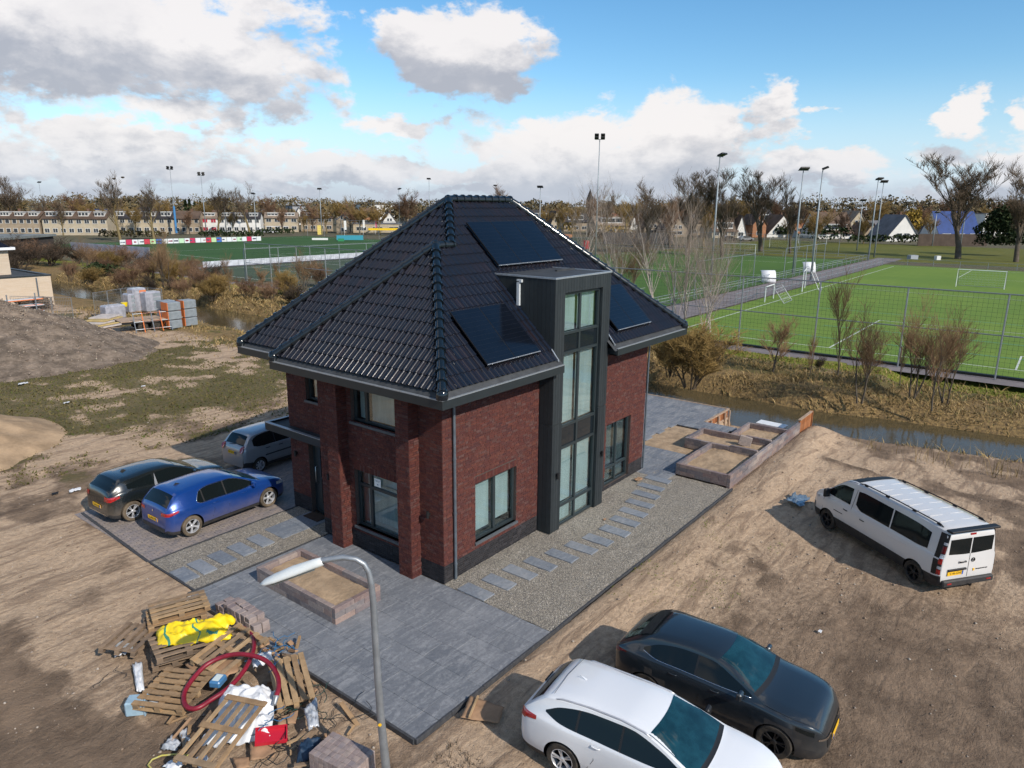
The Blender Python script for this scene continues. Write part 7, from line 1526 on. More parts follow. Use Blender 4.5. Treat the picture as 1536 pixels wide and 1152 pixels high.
ORDN = lambda k: ', '+['first', 'second', 'third', 'fourth', 'fifth', 'sixth', 'seventh', 'eighth', 'ninth', 'tenth', 'eleventh', 'twelfth', 'thirteenth', 'fourteenth', 'fifteenth', 'sixteenth', 'seventeenth', 'eighteenth', 'nineteenth', 'twentieth', 'twenty first', 'twenty second', 'twenty third', 'twenty fourth', 'twenty fifth', 'twenty sixth', 'twenty seventh', 'twenty eighth', 'twenty ninth', 'thirtieth', 'thirty first', 'thirty second', 'thirty third', 'thirty fourth', 'thirty fifth', 'thirty sixth', 'thirty seventh', 'thirty eighth'][k]
BB = [(88, 392, 360), (120, 396, 362), (142, 400, 366), (170, 404, 372), (188, 400, 362), (215, 410, 372), (228, 420, 378), (262, 424, 384), (285, 415, 380), (312, 428, 386), (50, 398, 352), (135, 425, 398), (180, 432, 402), (225, 440, 410), (275, 444, 412), (318, 448, 408), (405, 452, 416), (440, 458, 418)]
for i, (u, v, tv_) in enumerate(BB): tree(('bush', 'bushd', 'bush', 'bushb')[i % 4], ('red brown', 'dark', 'brown', 'ochre')[i % 4]+' scrub bush of the bank thicket'+ORDN(sorted(b_[0] for b_ in BB).index(u))+' counted from the picture edge', u, v, tv_, wide=1.5, name='bare_bush', cat='bush', z=-.05, group='scrub along the far canal bank')
NB += [('birch', 985, 470, 262, 'pale birch cluster right behind the hip of the roof', .8), ('birch', 1045, 530, 300, 'pale birch between the tan bush and the fence', .7)]
BT = random.Random(31)
for i, u in enumerate([818, 858, 890, 912, 938, 960, 990, 1018, 1048, 1095, 1112, 1132, 1162, 1206, 1240, 1283, 1310, 1346, 1380, 1415, 1478, 1512, 1533, 20, 78, 135, 168, 258, 312, 410, 468, 515]):
    v = BT.uniform(350, 356) if u > 700 else 347; tree(BT.choice(('ochre', 'reddish', 'reddish')), 'brown garden tree between the far houses'+ORDN(i)+(' from the roof' if u > 700 else ' from the church tower'), u, v, BT.uniform(286, 312), wide=BT.uniform(.9, 1.4), group='garden trees between the far houses')
for k, u, v, tv_, lab, wd in NB: tree(k, lab, u, v, tv_, wide=wd, name='bare_bush' if 'bush' in k else 'bare_tree', cat='bush' if 'bush' in k else 'tree', z=-.05)
nst = MB(); nst.lathe([(.1, -.25), (.4, -.1), (.45, .1), (.2, .2)], 9)
for i, (u, v) in enumerate(((171, 268), (184, 266))):
    b = G(181, 362); p = VP(u, v, (b.x, b.y)); tag(nst.build('crows_nest', M_twigd, loc=p, smooth=True), ('left' if i == 0 else 'right') and ('crows nest on the outer branch of the nest tree' if i == 0 else 'crows nest high on the stem of the nest tree'), 'nest')
# leafy masses
def leaf_mat(name, cols): return mat(name, cols[0], .9, .1, rnd=cols)
M_ever = leaf_mat('evergreen', [(.020, .032, .014), (.032, .045, .018), (.014, .024, .012), (.045, .055, .022)]); M_olive = leaf_mat('far_foliage', [(.120, .098, .055), (.150, .115, .060), (.100, .085, .052), (.165, .120, .055), (.115, .090, .062), (.088, .080, .052)]); M_goldw = leaf_mat('golden_twigs', [(.26, .17, .03), (.20, .135, .03), (.30, .20, .045)])
def clumps(centers, radii, n_per, leaf, m_, name, seed=0, flat=.8, join=None):
    rs2 = np.random.RandomState(seed); Vs, Fs = [], []; k0 = 0
    for (cx, cy, cz), (rx, ry, rz_), n in zip(centers, radii, n_per):
        d = rs2.normal(size=(n, 3)); d /= np.linalg.norm(d, axis=1)[:, None]; d[:, 2] = np.where(d[:, 2] < -.35, -d[:, 2], d[:, 2]); r_ = rs2.uniform(.62, 1.05, n)**.6
        lump = 1+.22*np.sin(d[:, 0]*5+cx)*np.cos(d[:, 1]*4+cy*1.3)+.12*np.sin(d[:, 2]*9+cx)
        P_ = np.stack([cx+d[:, 0]*rx*r_*lump, cy+d[:, 1]*ry*r_*lump, cz+d[:, 2]*rz_*r_*lump], 1); a = rs2.normal(size=(n, 3)); a /= np.linalg.norm(a, axis=1)[:, None]; b = np.cross(a, rs2.normal(size=(n, 3))); b /= np.linalg.norm(b, axis=1)[:, None]; s = (leaf*rs2.uniform(.6, 1.4, n))[:, None]
        q = np.stack([P_-a*s-b*s*.6, P_+a*s-b*s*.6, P_+a*s*.7+b*s*.8, P_-a*s*.7+b*s*.8], 1).reshape(-1, 3); Vs.append(q); Fs.append(np.arange(n*4).reshape(-1, 4)+k0); k0 += n*4
    return np_mesh(name, np.concatenate(Vs), np.concatenate(Fs), m_)
rs3 = np.random.RandomState(8); cen, rad, npn = [], [], []
vr = np.array([math.cos(_y), math.sin(_y)]); vl_ = np.array([-math.sin(_y), math.cos(_y)])
for dist, hh_, step, rr_ in ((330, 9.0, 11, 6), (400, 11, 12, 7.5), (520, 13, 16, 10), (720, 14.5, 22, 14), (1000, 17, 32, 20)):
    lat = -dist*.85
    while lat < dist*.95:
        dd = dist+rs3.uniform(-25, 25); p = CAM[:2]+vr*dd+vl_*lat; hgt = hh_*rs3.uniform(.65, 1.15)*(1.28 if lat < -dist*.30 else 1.0); r0 = rr_*rs3.uniform(.7, 1.2); cen.append((p[0], p[1], hgt*.45)); rad.append((r0, r0, hgt*.55)); npn.append(300); lat += step*rs3.uniform(.6, 1.3)
tag(link_mesh('far_wood', clumps(cen, rad, npn, .55, M_olive, 'far_wood', 3)), 'belt of brown and olive trees along the horizon', kind='stuff')
# fields' edge wood to the right behind the houses
def hedge(label, u0, u1, v, tv_, m_=M_ever, dep=2.5, name='hedge', leaf=.28, dens=60):
    a, b = G(u0, v), G(u1, v); h = topz(a.lerp(b, .5), tv_); L = (b-a).length; n = max(2, int(L/1.6)); c_ = [tuple(a.lerp(b, (i+.5)/n)+Vector((0, 0, h*.45))) for i in range(n)]; sc_ = [(max(1.3, L/n*.8), dep*.6, h*.6*random.uniform(.85, 1.05)) for _ in range(n)]
    return tag(link_mesh(name, clumps(c_, sc_, [dens]*n, leaf, m_, name, int(u0))), label, 'hedge' if name == 'hedge' else 'bush')
hedge('tall dark hedge along the meadow before the brown roofed house', 1205, 1275, 365, 340); hedge('dark hedge in front of the grey and white gable houses', 1276, 1335, 366, 353); hedge('clipped dark hedge before the wooden fence', 1340, 1378, 367, 352); hedge('big evergreen mass beside the far goal screen', 1480, 1512, 384, 318, dep=6, name='evergreen_bush', leaf=.22, dens=1400); hedge('dark conifer bush beside the white gable house', 1162, 1184, 356, 338, dep=3, name='evergreen_bush', leaf=.3, dens=160)
hedge('dark shrubs left of the bank bushes', 143, 151, 417, 395, dep=2, name='evergreen_bush', leaf=.14, dens=220); hedge('second dark shrub beside the thicket', 160, 167, 414, 396, dep=2, name='evergreen_bush', leaf=.14, dens=200); hedge('yellow green shrub before the beige garden houses', 845, 862, 350, 333, M_goldw, name='golden_bush', leaf=.25, dens=150); hedge('golden willow crown behind the white gable house', 1352, 1374, 352, 318, M_goldw, dep=4, name='golden_bush', leaf=.4, dens=260); hedge('brown hedge along the gardens behind the second pitch', 885, 1010, 362, 348, leaf_mat('beech_hedge', [(.09, .06, .035), (.06, .045, .028), (.12, .08, .04)]))
hedge('golden leafed hedge before the long grey roofs', 895, 945, 358, 338, M_goldw, leaf=.25); hedge('dark hedge strip at the foot of the terrace', 395, 440, 352, 343, leaf=.25); hedge('low hedge behind the advertising boards', 150, 250, 358, 346, leaf_mat('brown_hedge', [(.11, .08, .04), (.08, .06, .03), (.07, .075, .03)]), leaf=.25); hedge('green hedge behind the second half of the boards', 300, 392, 357, 346, leaf=.25)
hedge('dark trees far behind the blue roofed house', 1420, 1470, 340, 296, M_ever, dep=6, name='evergreen_bush', leaf=.3, dens=400)
for i, (u, tv_) in enumerate(((281, 302), (287, 301), (295, 304), (303, 304))):
    b = G(u, 335); h = topz(b, tv_); me = clumps([(0, 0, h*k) for k in (.2, .4, .6, .78, .92)], [(h*.17*(1.05-k), h*.17*(1.05-k), h*.13) for k in (.2, .4, .6, .78, .92)], [50]*5, .5, M_ever, 'conifer', i); tag(link_mesh('conifer', me, loc=(b.x, b.y, 0)), ['first', 'second', 'third', 'fourth'][i]+' dark spruce of the group behind the terrace, counted from the picture edge side', 'conifer')

# ---------------------------------------------------------------- dry grass, reeds, tufts
def blades(name, pts, hts, m_, seed=0, wd=.012, lean=.35, kind='stuff'):
    rs4 = np.random.RandomState(seed); n = len(pts); P_ = np.asarray(pts); a = rs4.uniform(0, 6.283, n); ln = rs4.normal(0, lean, (n, 2)); h = np.asarray(hts)
    d = np.stack([np.cos(a), np.sin(a), np.zeros(n)], 1)*(wd*rs4.uniform(.6, 1.6, n))[:, None]; tip = P_+np.stack([ln[:, 0]*h, ln[:, 1]*h, h], 1); mid = P_+np.stack([ln[:, 0]*h*.3, ln[:, 1]*h*.3, h*.55], 1)
    V = np.stack([P_-d, P_+d, mid+d*.7, tip, mid-d*.7], 1).reshape(-1, 3); F4 = (np.array([0, 1, 2, 4])[None]+np.arange(n)[:, None]*5); F3 = (np.array([4, 2, 3, 3])[None]+np.arange(n)[:, None]*5)
    V = V.reshape(-1, 3); F_ = np.concatenate([np.array([[0, 1, 2], [0, 2, 4], [4, 2, 3]])+5*i for i in range(0)]) if False else (np.array([[0, 1, 2], [0, 2, 4], [4, 2, 3]])[None]+(np.arange(n)*5)[:, None, None]).reshape(-1, 3)
    return tag(link_mesh(name, np_mesh(name, V, F_, m_)), kind=kind)
M_straw = mat('dry_grass', (.30, .21, .09), .9, .1, rnd=[(.34, .235, .10), (.24, .165, .07), (.16, .12, .055), (.40, .29, .14), (.20, .13, .06), (.13, .12, .04)]); M_gr = mat('fresh_grass', (.08, .11, .02), .9, .1, rnd=[(.12, .165, .022), (.17, .19, .03), (.08, .12, .018), (.20, .18, .05)])
def scatter(n, x0, x1, y0, y1, seed, keep=None):
    r_ = np.random.RandomState(seed); x = r_.uniform(x0, x1, n); y = r_.uniform(y0, y1, n)
    if keep is not None: m_ = keep(x, y, r_.rand(n)); x, y = x[m_], y[m_]
    return x, y
def put_blades(name, x, y, hmin, hmax, m_, seed, wd, lean=.4):
    z = height(x, y)-.02; hh_ = hmin+(hmax-hmin)*np.random.RandomState(seed).rand(len(x))**1.6*(.4+1.1*fbm(x, y, 3, .5)); blades(name, np.stack([x, y, z], 1), hh_, m_, seed, wd, lean)
nf = lambda x, y: canal_edges(y)[1]
x, y = scatter(60000, 26.8, 36.5, -26, 30, 1, lambda x, y, r_: (x > nf(x, y)+.1) & (r_ < (1.0-.085*(x-nf(x, y)))*np.where(fbm(x, y, 3, .6) > .45, 1, .35))); put_blades('dry_grass', x, y, .08, .36, M_straw, 1, .022, .9)
x, y = scatter(34000, 26.8, 36.5, 30, 100, 2, lambda x, y, r_: (x > nf(x, y)+.1) & (r_ < 1.0-.07*(x-nf(x, y)))); put_blades('dry_grass', x, y, .1, .4, M_straw, 2, .04, .9)
x, y = scatter(16000, 12, 23.5, 22, 62, 3, lambda x, y, r_: (x < canal_edges(y)[0]-1.6) & (r_ < sstep(x, 12, 19)) & (fbm(x, y, 3, .4) > .42)); put_blades('dry_grass', x, y, .08, .30, M_straw, 3, .03, .8)
x, y = scatter(5200, 19.5, 26, -24, -5, 4, lambda x, y, r_: (x < canal_edges(y)[0]+.1) & (x > canal_edges(y)[0]-2.1) & (fbm(x, y, 3, .9) > .46)); put_blades('dry_grass', x, y, .06, .32, M_straw, 4, .018, .8)
x, y = scatter(30000, 32, 38, -30, 60, 5, lambda x, y, r_: (r_ < sstep(x, 32.5, 36)) & (x < 36.8)); put_blades('grass', x, y, .05, .16, M_gr, 5, .03, .6)
x, y = scatter(52000, -12, 20, 17, 42, 6, lambda x, y, r_: (fbm(x, y, 5, .22)*.8+fbm(x+31, y+7, 5, .9)*.5+.28*np.exp(-((x-4)/9)**2-((y-29)/8)**2) > .70)); put_blades('moss_tufts', x, y, .03, .12, mat('moss_tuft', (.07, .075, .02), .95, .1, rnd=[(.06, .08, .018), (.12, .10, .04), (.09, .085, .03), (.16, .125, .06)]), 6, .035, .7)
x, y = scatter(3000, 3, 9, -5.5, -2.6, 7, lambda x, y, r_: fbm(x, y, 4, 1.3) > .62); put_blades('grass', x, y, .02, .07, M_gr, 7, .012, .6)
x, y = scatter(350, -3.9, -3.2, -4.3, -3.2, 9, lambda x, y, r_: r_ < .8); put_blades('dry_weeds', x, y, .03, .18, mat('weed_dark', (.06, .045, .03), .9, .1), 9, .006, .9)
for i, (u, v) in enumerate(((1302, 672), (1372, 690), (1390, 690), (1440, 700), (1500, 712), (1520, 712), (1487, 708), (1350, 684), (1415, 694))):
    b = G(u, v, -.3); rr4 = np.random.RandomState(i); n = [30, 9, 14, 7, 34, 12, 8, 6, 10][i]; P_ = np.stack([b.x+rr4.normal(0, .22, n), b.y+rr4.normal(0, .28, n), np.full(n, -.55)], 1); o = blades('reed_tuft', P_, rr4.uniform(.4, 1.5, n), M_straw, i, .008, .3, kind=None)
    tag(o, ['dry reed tuft at the tip of the bare bank', 'dry reed tuft before the van roof', 'second reed tuft just past the van roof', 'sparse reed tuft on the bank behind the van', 'tall reed tuft near the picture edge', 'last reed tuft at the picture edge', 'thin reed tuft beside the tall one', 'small reed tuft between bank tip and van', 'low reed tuft over the middle of the van'][i], 'reeds')
# ---------------------------------------------------------------- houses beyond the fields
def hm(name, col, **kw): return mat(name, col, .85, .2, **kw)
HW = {'cream': hm('wall_cream', (.44, .37, .27), var=.2, vscale=.6), 'white': hm('wall_white', (.66, .64, .60), var=.12, vscale=.5), 'beige': hm('wall_beige', (.33, .26, .185), var=.25, vscale=.8), 'orange': hm('wall_orange', (.36, .17, .09), var=.3, vscale=.8), 'brown': hm('wall_brown', (.13, .075, .05), var=.3, vscale=.8), 'grey': hm('wall_grey', (.34, .34, .35), var=.2, vscale=.6)}
HR = {'brown': hm('roof_brown', (.125, .085, .062), var=.4, vscale=.5, fine=.15), 'dark': hm('roof_dark', (.045, .042, .045), var=.4, vscale=.5), 'grey': hm('roof_grey', (.15, .15, .16), var=.3, vscale=.5), 'tan': hm('roof_tan', (.26, .20, .15), var=.35, vscale=.5), 'blue': mat('roof_blue', (.012, .040, .17), .25, .6, var=.3, vscale=.6), 'red': hm('roof_red', (.22, .095, .06), var=.35, vscale=.6)}
M_hglass = mat('house_glass', (.035, .042, .05), .12, .6); M_hframe = mat('house_frame', (.62, .62, .60), .6, .3); M_fhedge = M_ever
def far_house(label, u0, u1, v, vr_, kind, wall, roof, depth=9.0, eave=None, wins=3, dormer=None, group=None, chim=True, at=None, rot=None, W_=None, hr=None, units=1, blinds=None):
    """gable: the gable wall faces the camera; side: the roof slope does"""
    if at is None:
        a, b = G(u0, v), G(u1, v); c_ = (a+b)/2; Wd = (b-a).length; h = topz(c_, vr_); an = math.atan2((b-a).y, (b-a).x)
    else: c_, Wd, h, an = at, W_, hr, rot
    ev = eave if eave is not None else (h*.42 if kind == 'gable' else h*.55)
    t = thing('house', label, 'house', (c_.x, c_.y, 0), an, group); w2 = Wd/2; D2 = depth   # local x along the front, y away from the camera
    q = MB()
    if kind == 'flat': q.box((-w2, 0, 0), (w2, D2, h))
    elif kind == 'gable': q.add([(-w2, 0, 0), (w2, 0, 0), (w2, 0, ev), (0, 0, h-.15), (-w2, 0, ev), (-w2, D2, 0), (w2, D2, 0), (w2, D2, ev), (0, D2, h-.15), (-w2, D2, ev)], [(0, 1, 2, 3, 4), (9, 8, 7, 6, 5), (1, 6, 7, 2), (5, 0, 4, 9)])
    else: q.add([(-w2, 0, 0), (w2, 0, 0), (w2, 0, ev), (-w2, 0, ev), (-w2, D2, 0), (w2, D2, 0), (w2, D2, ev), (-w2, D2, ev), (-w2, D2/2, h-.15), (w2, D2/2, h-.15)], [(0, 1, 2, 3), (5, 4, 7, 6), (1, 5, 6, 9, 2), (4, 0, 3, 8, 7)])
    q.build('wall', HW[wall], t); q = MB(); th = .22
    if kind == 'flat': q.box((-w2-.2, -.2, h), (w2+.2, D2+.2, h+.25))
    elif kind == 'gable':
        for s in (-1, 1):
            ov = .35; sl = (h-ev)/w2; q.add([(s*(w2+ov), -ov, ev-ov*sl), (0, -ov, h), (0, D2+ov, h), (s*(w2+ov), D2+ov, ev-ov*sl), (s*(w2+ov), -ov, ev-ov*sl-th), (0, -ov, h-th), (0, D2+ov, h-th), (s*(w2+ov), D2+ov, ev-ov*sl-th)], [(0, 1, 2, 3), (7, 6, 5, 4), (0, 4, 5, 1), (1, 5, 6, 2), (2, 6, 7, 3), (3, 7, 4, 0)])
    else:
        for y0, y1 in ((-.4, D2/2), (D2+.4, D2/2)):
            sl = (h-ev)/(D2/2); ze = ev-.4*sl; q.add([(-w2-.15, y0, ze), (w2+.15, y0, ze), (w2+.15, y1, h), (-w2-.15, y1, h), (-w2-.15, y0, ze-th), (w2+.15, y0, ze-th), (w2+.15, y1, h-th), (-w2-.15, y1, h-th)], [(0, 1, 2, 3), (7, 6, 5, 4), (0, 4, 5, 1), (1, 5, 6, 2), (2, 6, 7, 3), (3, 7, 4, 0)])
    ro_ = q.build('roof', HR[roof], t)
    if chim and kind != 'flat': q = MB(); q.box((w2*.3-.35, D2/2-.3, h-.8), (w2*.3+.35, D2/2+.3, h+.7)); q.build('chimney', HW['brown'], ro_)
    def win(x, z, ww, wh, y=-.03, par=None):
        q = MB(); q.box((x-ww/2, y-.05, z-wh/2), (x+ww/2, y+.02, z+wh/2)); f = q.build('window', M_hframe, par or t); q = MB(); n = 2 if ww > 1.3 else 1
        for i in range(n): a_ = x-ww/2+.09+(ww-.09)*i/n; q.box((a_, y-.08, z-wh/2+.09), (a_+(ww-.09)/n-.09, y-.051, z+wh/2-.09))
        q.build('pane', blinds or M_hglass, f)
    for k in range(units):
        ux = -w2+Wd*(k+.5)/units; uw = Wd/units
        if kind == 'gable':
            win(ux, 1.3, uw*.42, 1.2); 
            if h > 5: win(ux-uw*.11, ev+.5, uw*.17, 1.2); win(ux+uw*.11, ev+.5, uw*.17, 1.2)
        else:
            rows = [1.4]+([4.0] if ev > 4.8 else [])
            for z in rows:
                for i in range(wins): win(ux-uw/2+uw*(i+.5)/wins, z, uw/wins*.62, 1.25)
        if dormer and kind == 'side':
            dw = uw*.62; z0 = ev+.55; z1 = min(h-.3, z0+1.6); yb_ = (z0-ev)/((h-ev)/(D2/2))-.2; q = MB(); q.box((ux-dw/2, yb_, z0-.2), (ux+dw/2, D2/2, z1)); d_ = q.build('dormer', HW['white'] if dormer == 1 else HR['dark'], t); q = MB(); q.box((ux-dw/2-.1, yb_-.2, z1), (ux+dw/2+.1, D2/2+.1, z1+.14)); q.build('dormer_roof', M_hframe, d_)
            q = MB()
            for i in range(3): q.box((ux-dw/2+dw*i/3+.1, yb_-.04, z0+.15), (ux-dw/2+dw*(i+1)/3-.1, yb_-.005, z1-.2))
            q.build('pane', M_hglass, d_)
    return t
M_redbl = mat('red_blinds', (.35, .03, .05), .7, .3)
for (lab, u0, u1, v, n, wl, rf, dz, bl_) in (('first brown roofed terrace block at the edge of the picture', -45, 62, 353, 5, 'beige', 'brown', 1, None), ('second terrace block behind the club building with pale dormers', 66, 163, 353, 4, 'cream', 'brown', 1, None), ('third terrace block with a dark brown end wall beside the nest tree', 168, 262, 351, 4, 'cream', 'dark', 1, None), ('fourth low terrace block partly behind the ochre tree', 262, 301, 351, 2, 'beige', 'brown', None, None), ('white walled end house of the terrace with red blinds', 303, 328, 350, 1, 'white', 'tan', 1, M_redbl), ('fifth terrace block with white fronts and dark dormers', 329, 392, 350, 3, 'white', 'dark', 1, None), ('pale row of houses behind the olive trees', 398, 448, 348, 2, 'cream', 'tan', 1, None), ('brown roofed row with white dormers near the yellow billboard', 452, 500, 347, 2, 'beige', 'brown', 1, None)):
    far_house(lab, u0, u1, v, 316.5 if u0 < 300 else 318.5, 'side', wl, rf, units=n, dormer=dz, blinds=bl_, wins=2, eave=5.0)
HL = [('beige gable house with dark roof beside the middle mast', 505, 527, 350, 322, 'gable', 'beige', 'grey', 4.6), ('long low pale building behind the yellow awning', 530, 603, 349, 336, 'flat', 'cream', 'grey', None),
      ('dark roofed house with a white dormer just over the roof slope', 796, 826, 344, 315, 'side', 'white', 'dark', None), ('small cream gable beside the dark roofed house', 827, 843, 345, 316, 'gable', 'cream', 'brown', None), ('dark roofed cottage behind the tall pale tree', 846, 882, 347, 319, 'side', 'beige', 'dark', None), ('long tan roofed bungalow behind the golden hedge', 893, 943, 352, 324, 'side', 'beige', 'tan', None), ('white gable at the end of the long tan roof', 944, 957, 352, 323, 'gable', 'white', 'tan', None), ('beige gable house behind the first rounded tree', 966, 992, 353, 324, 'gable', 'beige', 'brown', None),
      ('beige gable house with dark verge behind the rounded trees', 1000, 1032, 355, 326, 'gable', 'beige', 'dark', None), ('brown roofed house with chimney between the rounded trees', 1034, 1072, 353, 315, 'side', 'beige', 'brown', None), ('dark brown roofed house with a long white dormer', 1068, 1106, 357, 322, 'side', 'cream', 'brown', 2.6), ('steep white triangular gable beside the dark brown roof', 1101, 1120, 357, 322, 'gable', 'white', 'brown', .6), ('black roofed house behind the orange brick gable', 1118, 1160, 352, 314, 'side', 'orange', 'dark', None), ('orange brick gable house at the forked tree', 1128, 1148, 356, 321, 'gable', 'orange', 'brown', 4.5), ('white chalet gable house behind the meadow goal', 1150, 1196, 356, 322, 'gable', 'white', 'brown', 1.2),
      ('brown roofed house with an orange side behind the masts', 1184, 1212, 350, 316, 'side', 'orange', 'brown', None), ('large dark brown roofed house with a white sun room', 1224, 1278, 358, 318, 'side', 'white', 'brown', 2.4), ('pale brick house with a red door beside the leaning mast', 1272, 1298, 354, 316, 'gable', 'cream', 'tan', 4.5), ('small beige gable with an oval window left of the grey roof', 1296, 1318, 358, 334, 'gable', 'beige', 'brown', 1.8), ('grey roofed house joined to the small beige gable', 1312, 1338, 357, 331, 'side', 'white', 'grey', 1.6), ('large white chalet gable with two windows behind the clipped hedge', 1329, 1377, 362, 322, 'gable', 'white', 'grey', 1.4), ('narrow cream house with an open gable beside the blue roof', 1384, 1405, 352, 320, 'gable', 'cream', 'grey', 3.2),
      ('house whose whole roof is covered in deep blue panels', 1408, 1470, 360, 317, 'side', 'white', 'blue', 1.6), ('white flat roofed house beside the evergreen mass', 1473, 1502, 355, 321, 'flat', 'white', 'grey', None)]
for lab, u0, u1, v, vr_, kd, wl, rf, ev in HL: far_house(lab, u0, u1, v, vr_, kd, wl, rf, eave=ev, dormer=1 if kd == 'side' and rf != 'blue' else None, units=1, wins=3)
rr5 = random.Random(9); us_ = [0, 40, 75, 118, 150, 205, 240, 280, 318, 350, 390, 415, 440, 470, 505, 545, 575, 605, 805, 830, 862, 884, 915, 950, 985, 1010, 1045, 1080, 1125, 1160, 1200, 1240, 1290, 1320, 1385, 1480, 1515]
for i, u in enumerate(us_):
    vb = rr5.uniform(336, 341)+(3 if u > 800 else 0); w_ = rr5.uniform(13, 24); far_house('distant roof among the far trees'+ORDN(i)+' from the pale brick building side', u, u+w_, vb, vb-rr5.uniform(23, 27)-(0 if u > 800 else 0), rr5.choice(('side', 'side', 'gable')), rr5.choice(('cream', 'beige', 'white', 'orange')), rr5.choice(('brown', 'brown', 'tan', 'dark', 'red', 'grey')), depth=10, wins=2, group='distant houses among the trees')
far_house('wide flat grey hall on the horizon left of the middle mast', 440, 478, 332, 309.5, 'flat', 'grey', 'dark', depth=40, wins=0, chim=False); far_house('long white flat hall on the horizon behind the olive trees', 555, 592, 330, 307.5, 'flat', 'white', 'grey', depth=40, wins=0, chim=False); far_house('bright blue edged flat building behind the nest tree', 146, 176, 345, 315, 'flat', 'white', 'blue', depth=12, wins=2, chim=False)
b = G(884, 326); h = topz(b, 283); ct = thing('church_tower', 'slim brick church tower with a dark spire on the horizon', 'church tower', (b.x, b.y, 0)); q = MB(); q.box((-2.2, -2.2, 0), (2.2, 2.2, h*.62)); q.build('tower', HW['brown'], ct); q = MB(); q.add([(-2.4, -2.4, h*.62), (2.4, -2.4, h*.62), (2.4, 2.4, h*.62), (-2.4, 2.4, h*.62), (0, 0, h)], [(0, 1, 4), (1, 2, 4), (2, 3, 4), (3, 0, 4), (3, 2, 1, 0)]); q.build('spire', HR['dark'], ct)
# street clutter before the houses
def slab_between(name, label, cat, u0, u1, v, vt, m_, dep=.3, raise_=0.0):
    a, b = G(u0, v), G(u1, v); c_ = (a+b)/2; h = topz(c_, vt); q = MB(); L = (b-a).length; q.box((-L/2, 0, raise_), (L/2, dep, h)); return tag(q.build(name, m_, loc=(c_.x, c_.y, 0), rot=(0, 0, math.atan2((b-a).y, (b-a).x))), label, cat)
slab_between('white_canopy', 'long white carport roof before the white terrace houses', 'carport', 300, 398, 351, 340.5, M_hframe, 2.5, 2.2); slab_between('white_canopy', 'white carport roof at the far end of the terrace', 'carport', 400, 432, 350, 340, M_hframe, 2.5, 2.3)
slab_between('yellow_awning', 'yellow awning along the front of the low pale building', 'awning', 553, 597, 353, 345.5, mat('awning_yellow', (.75, .48, .01), .6, .3), 3.0, 2.2); slab_between('blue_boards', 'turquoise board row beyond the dark pitch near the roof', 'boards', 505, 545, 360, 353, mat('board_teal', (.03, .25, .33), .6), .2); slab_between('green_container', 'green container beside the turquoise boards', 'container', 507, 516, 362, 358, mat('board_green', (.02, .20, .08), .6), 1)
slab_between('billboard', 'small yellow and white billboard before the brown row', 'billboard', 476.5, 484, 352, 338, mat('bill_yellow', (.65, .50, .12), .6), .2); slab_between('white_barrier', 'white low board row at the end of the advertising boards', 'boards', 468, 492, 360, 357, M_hframe, .2)
slab_between('wooden_fence', 'long brown wooden garden fence under the blue roofed house', 'fence', 1376, 1480, 369, 351, hm('fence_brown', (.085, .062, .048), var=.3, vscale=.7), .15); slab_between('garden_fence', 'grey garden fence line behind the second pitch', 'fence', 905, 1010, 366, 349, hm('fence_grey', (.085, .08, .08), var=.4, vscale=.5), .15); slab_between('red_shed', 'orange brown shed beside the thin mast', 'shed', 838, 858, 366, 352, HW['orange'], 4); slab_between('dark_container', 'dark green container at the corner of the second pitch', 'container', 858, 889, 372, 357, mat('cont_green', (.012, .035, .022), .6), 3); slab_between('red_machine', 'small red machine beside the dark container', 'machine', 876, 884, 373, 361, mat('machine_red', (.45, .02, .03), .5), 1.5); slab_between('white_cabinet', 'low white cabinet at the pitch corner', 'cabinet', 860, 866, 371, 366, M_hframe, 1)
slab_between('grey_cabinet', 'grey dugout box on the far edge of the bright pitch', 'dugout', 1366, 1377, 389, 383, mat('cab_grey', (.30, .32, .35), .5), 1.2); slab_between('white_cabinet', 'small white box on the far edge of the bright pitch', 'box', 1405, 1411, 390, 384, M_hframe, .8)
for i, (u, v, lab) in enumerate(((1094, 361, 'dark car parked behind the chain link fence'), (1119, 361, 'silver blue car parked behind the chain link fence'), (395, 350, 'silver car before the terrace end'), (408, 350, 'white car next to the silver one before the terrace'), (1520, 352, 'dark car at the picture edge behind the meadow'))):
    b = G(u, v); t = thing('distant_car', lab, 'car', (b.x, b.y, 0), -.85); q = MB(); q.add([(x, y*.9, z) for y in (-1, 1) for x, z in ((-2.1, .3), (2.1, .3), (2.1, .75), (1.2, .9), (.5, 1.42), (-1.3, 1.42), (-2.0, .95))], [(6, 5, 4, 3, 2, 1, 0), (7, 8, 9, 10, 11, 12, 13)]+[(i_, (i_+1) % 7, 7+(i_+1) % 7, 7+i_) for i_ in range(7)]); q.build('body', [P_grey, P_silver, P_silver, P_white, P_grey][i], t); q = MB(); q.box((-1.2, -.92, .95), (.7, .92, 1.32)); q.build('side_window', M_carglass, t)
    for x in (-1.3, 1.3): q = MB(); q.lathe([(.32, -.92), (.32, .92)], 12, Matrix.Translation((x, 0, .32)) @ Matrix.Rotation(R(90), 4, 'X')); q.build('wheel', M_tyre, t)
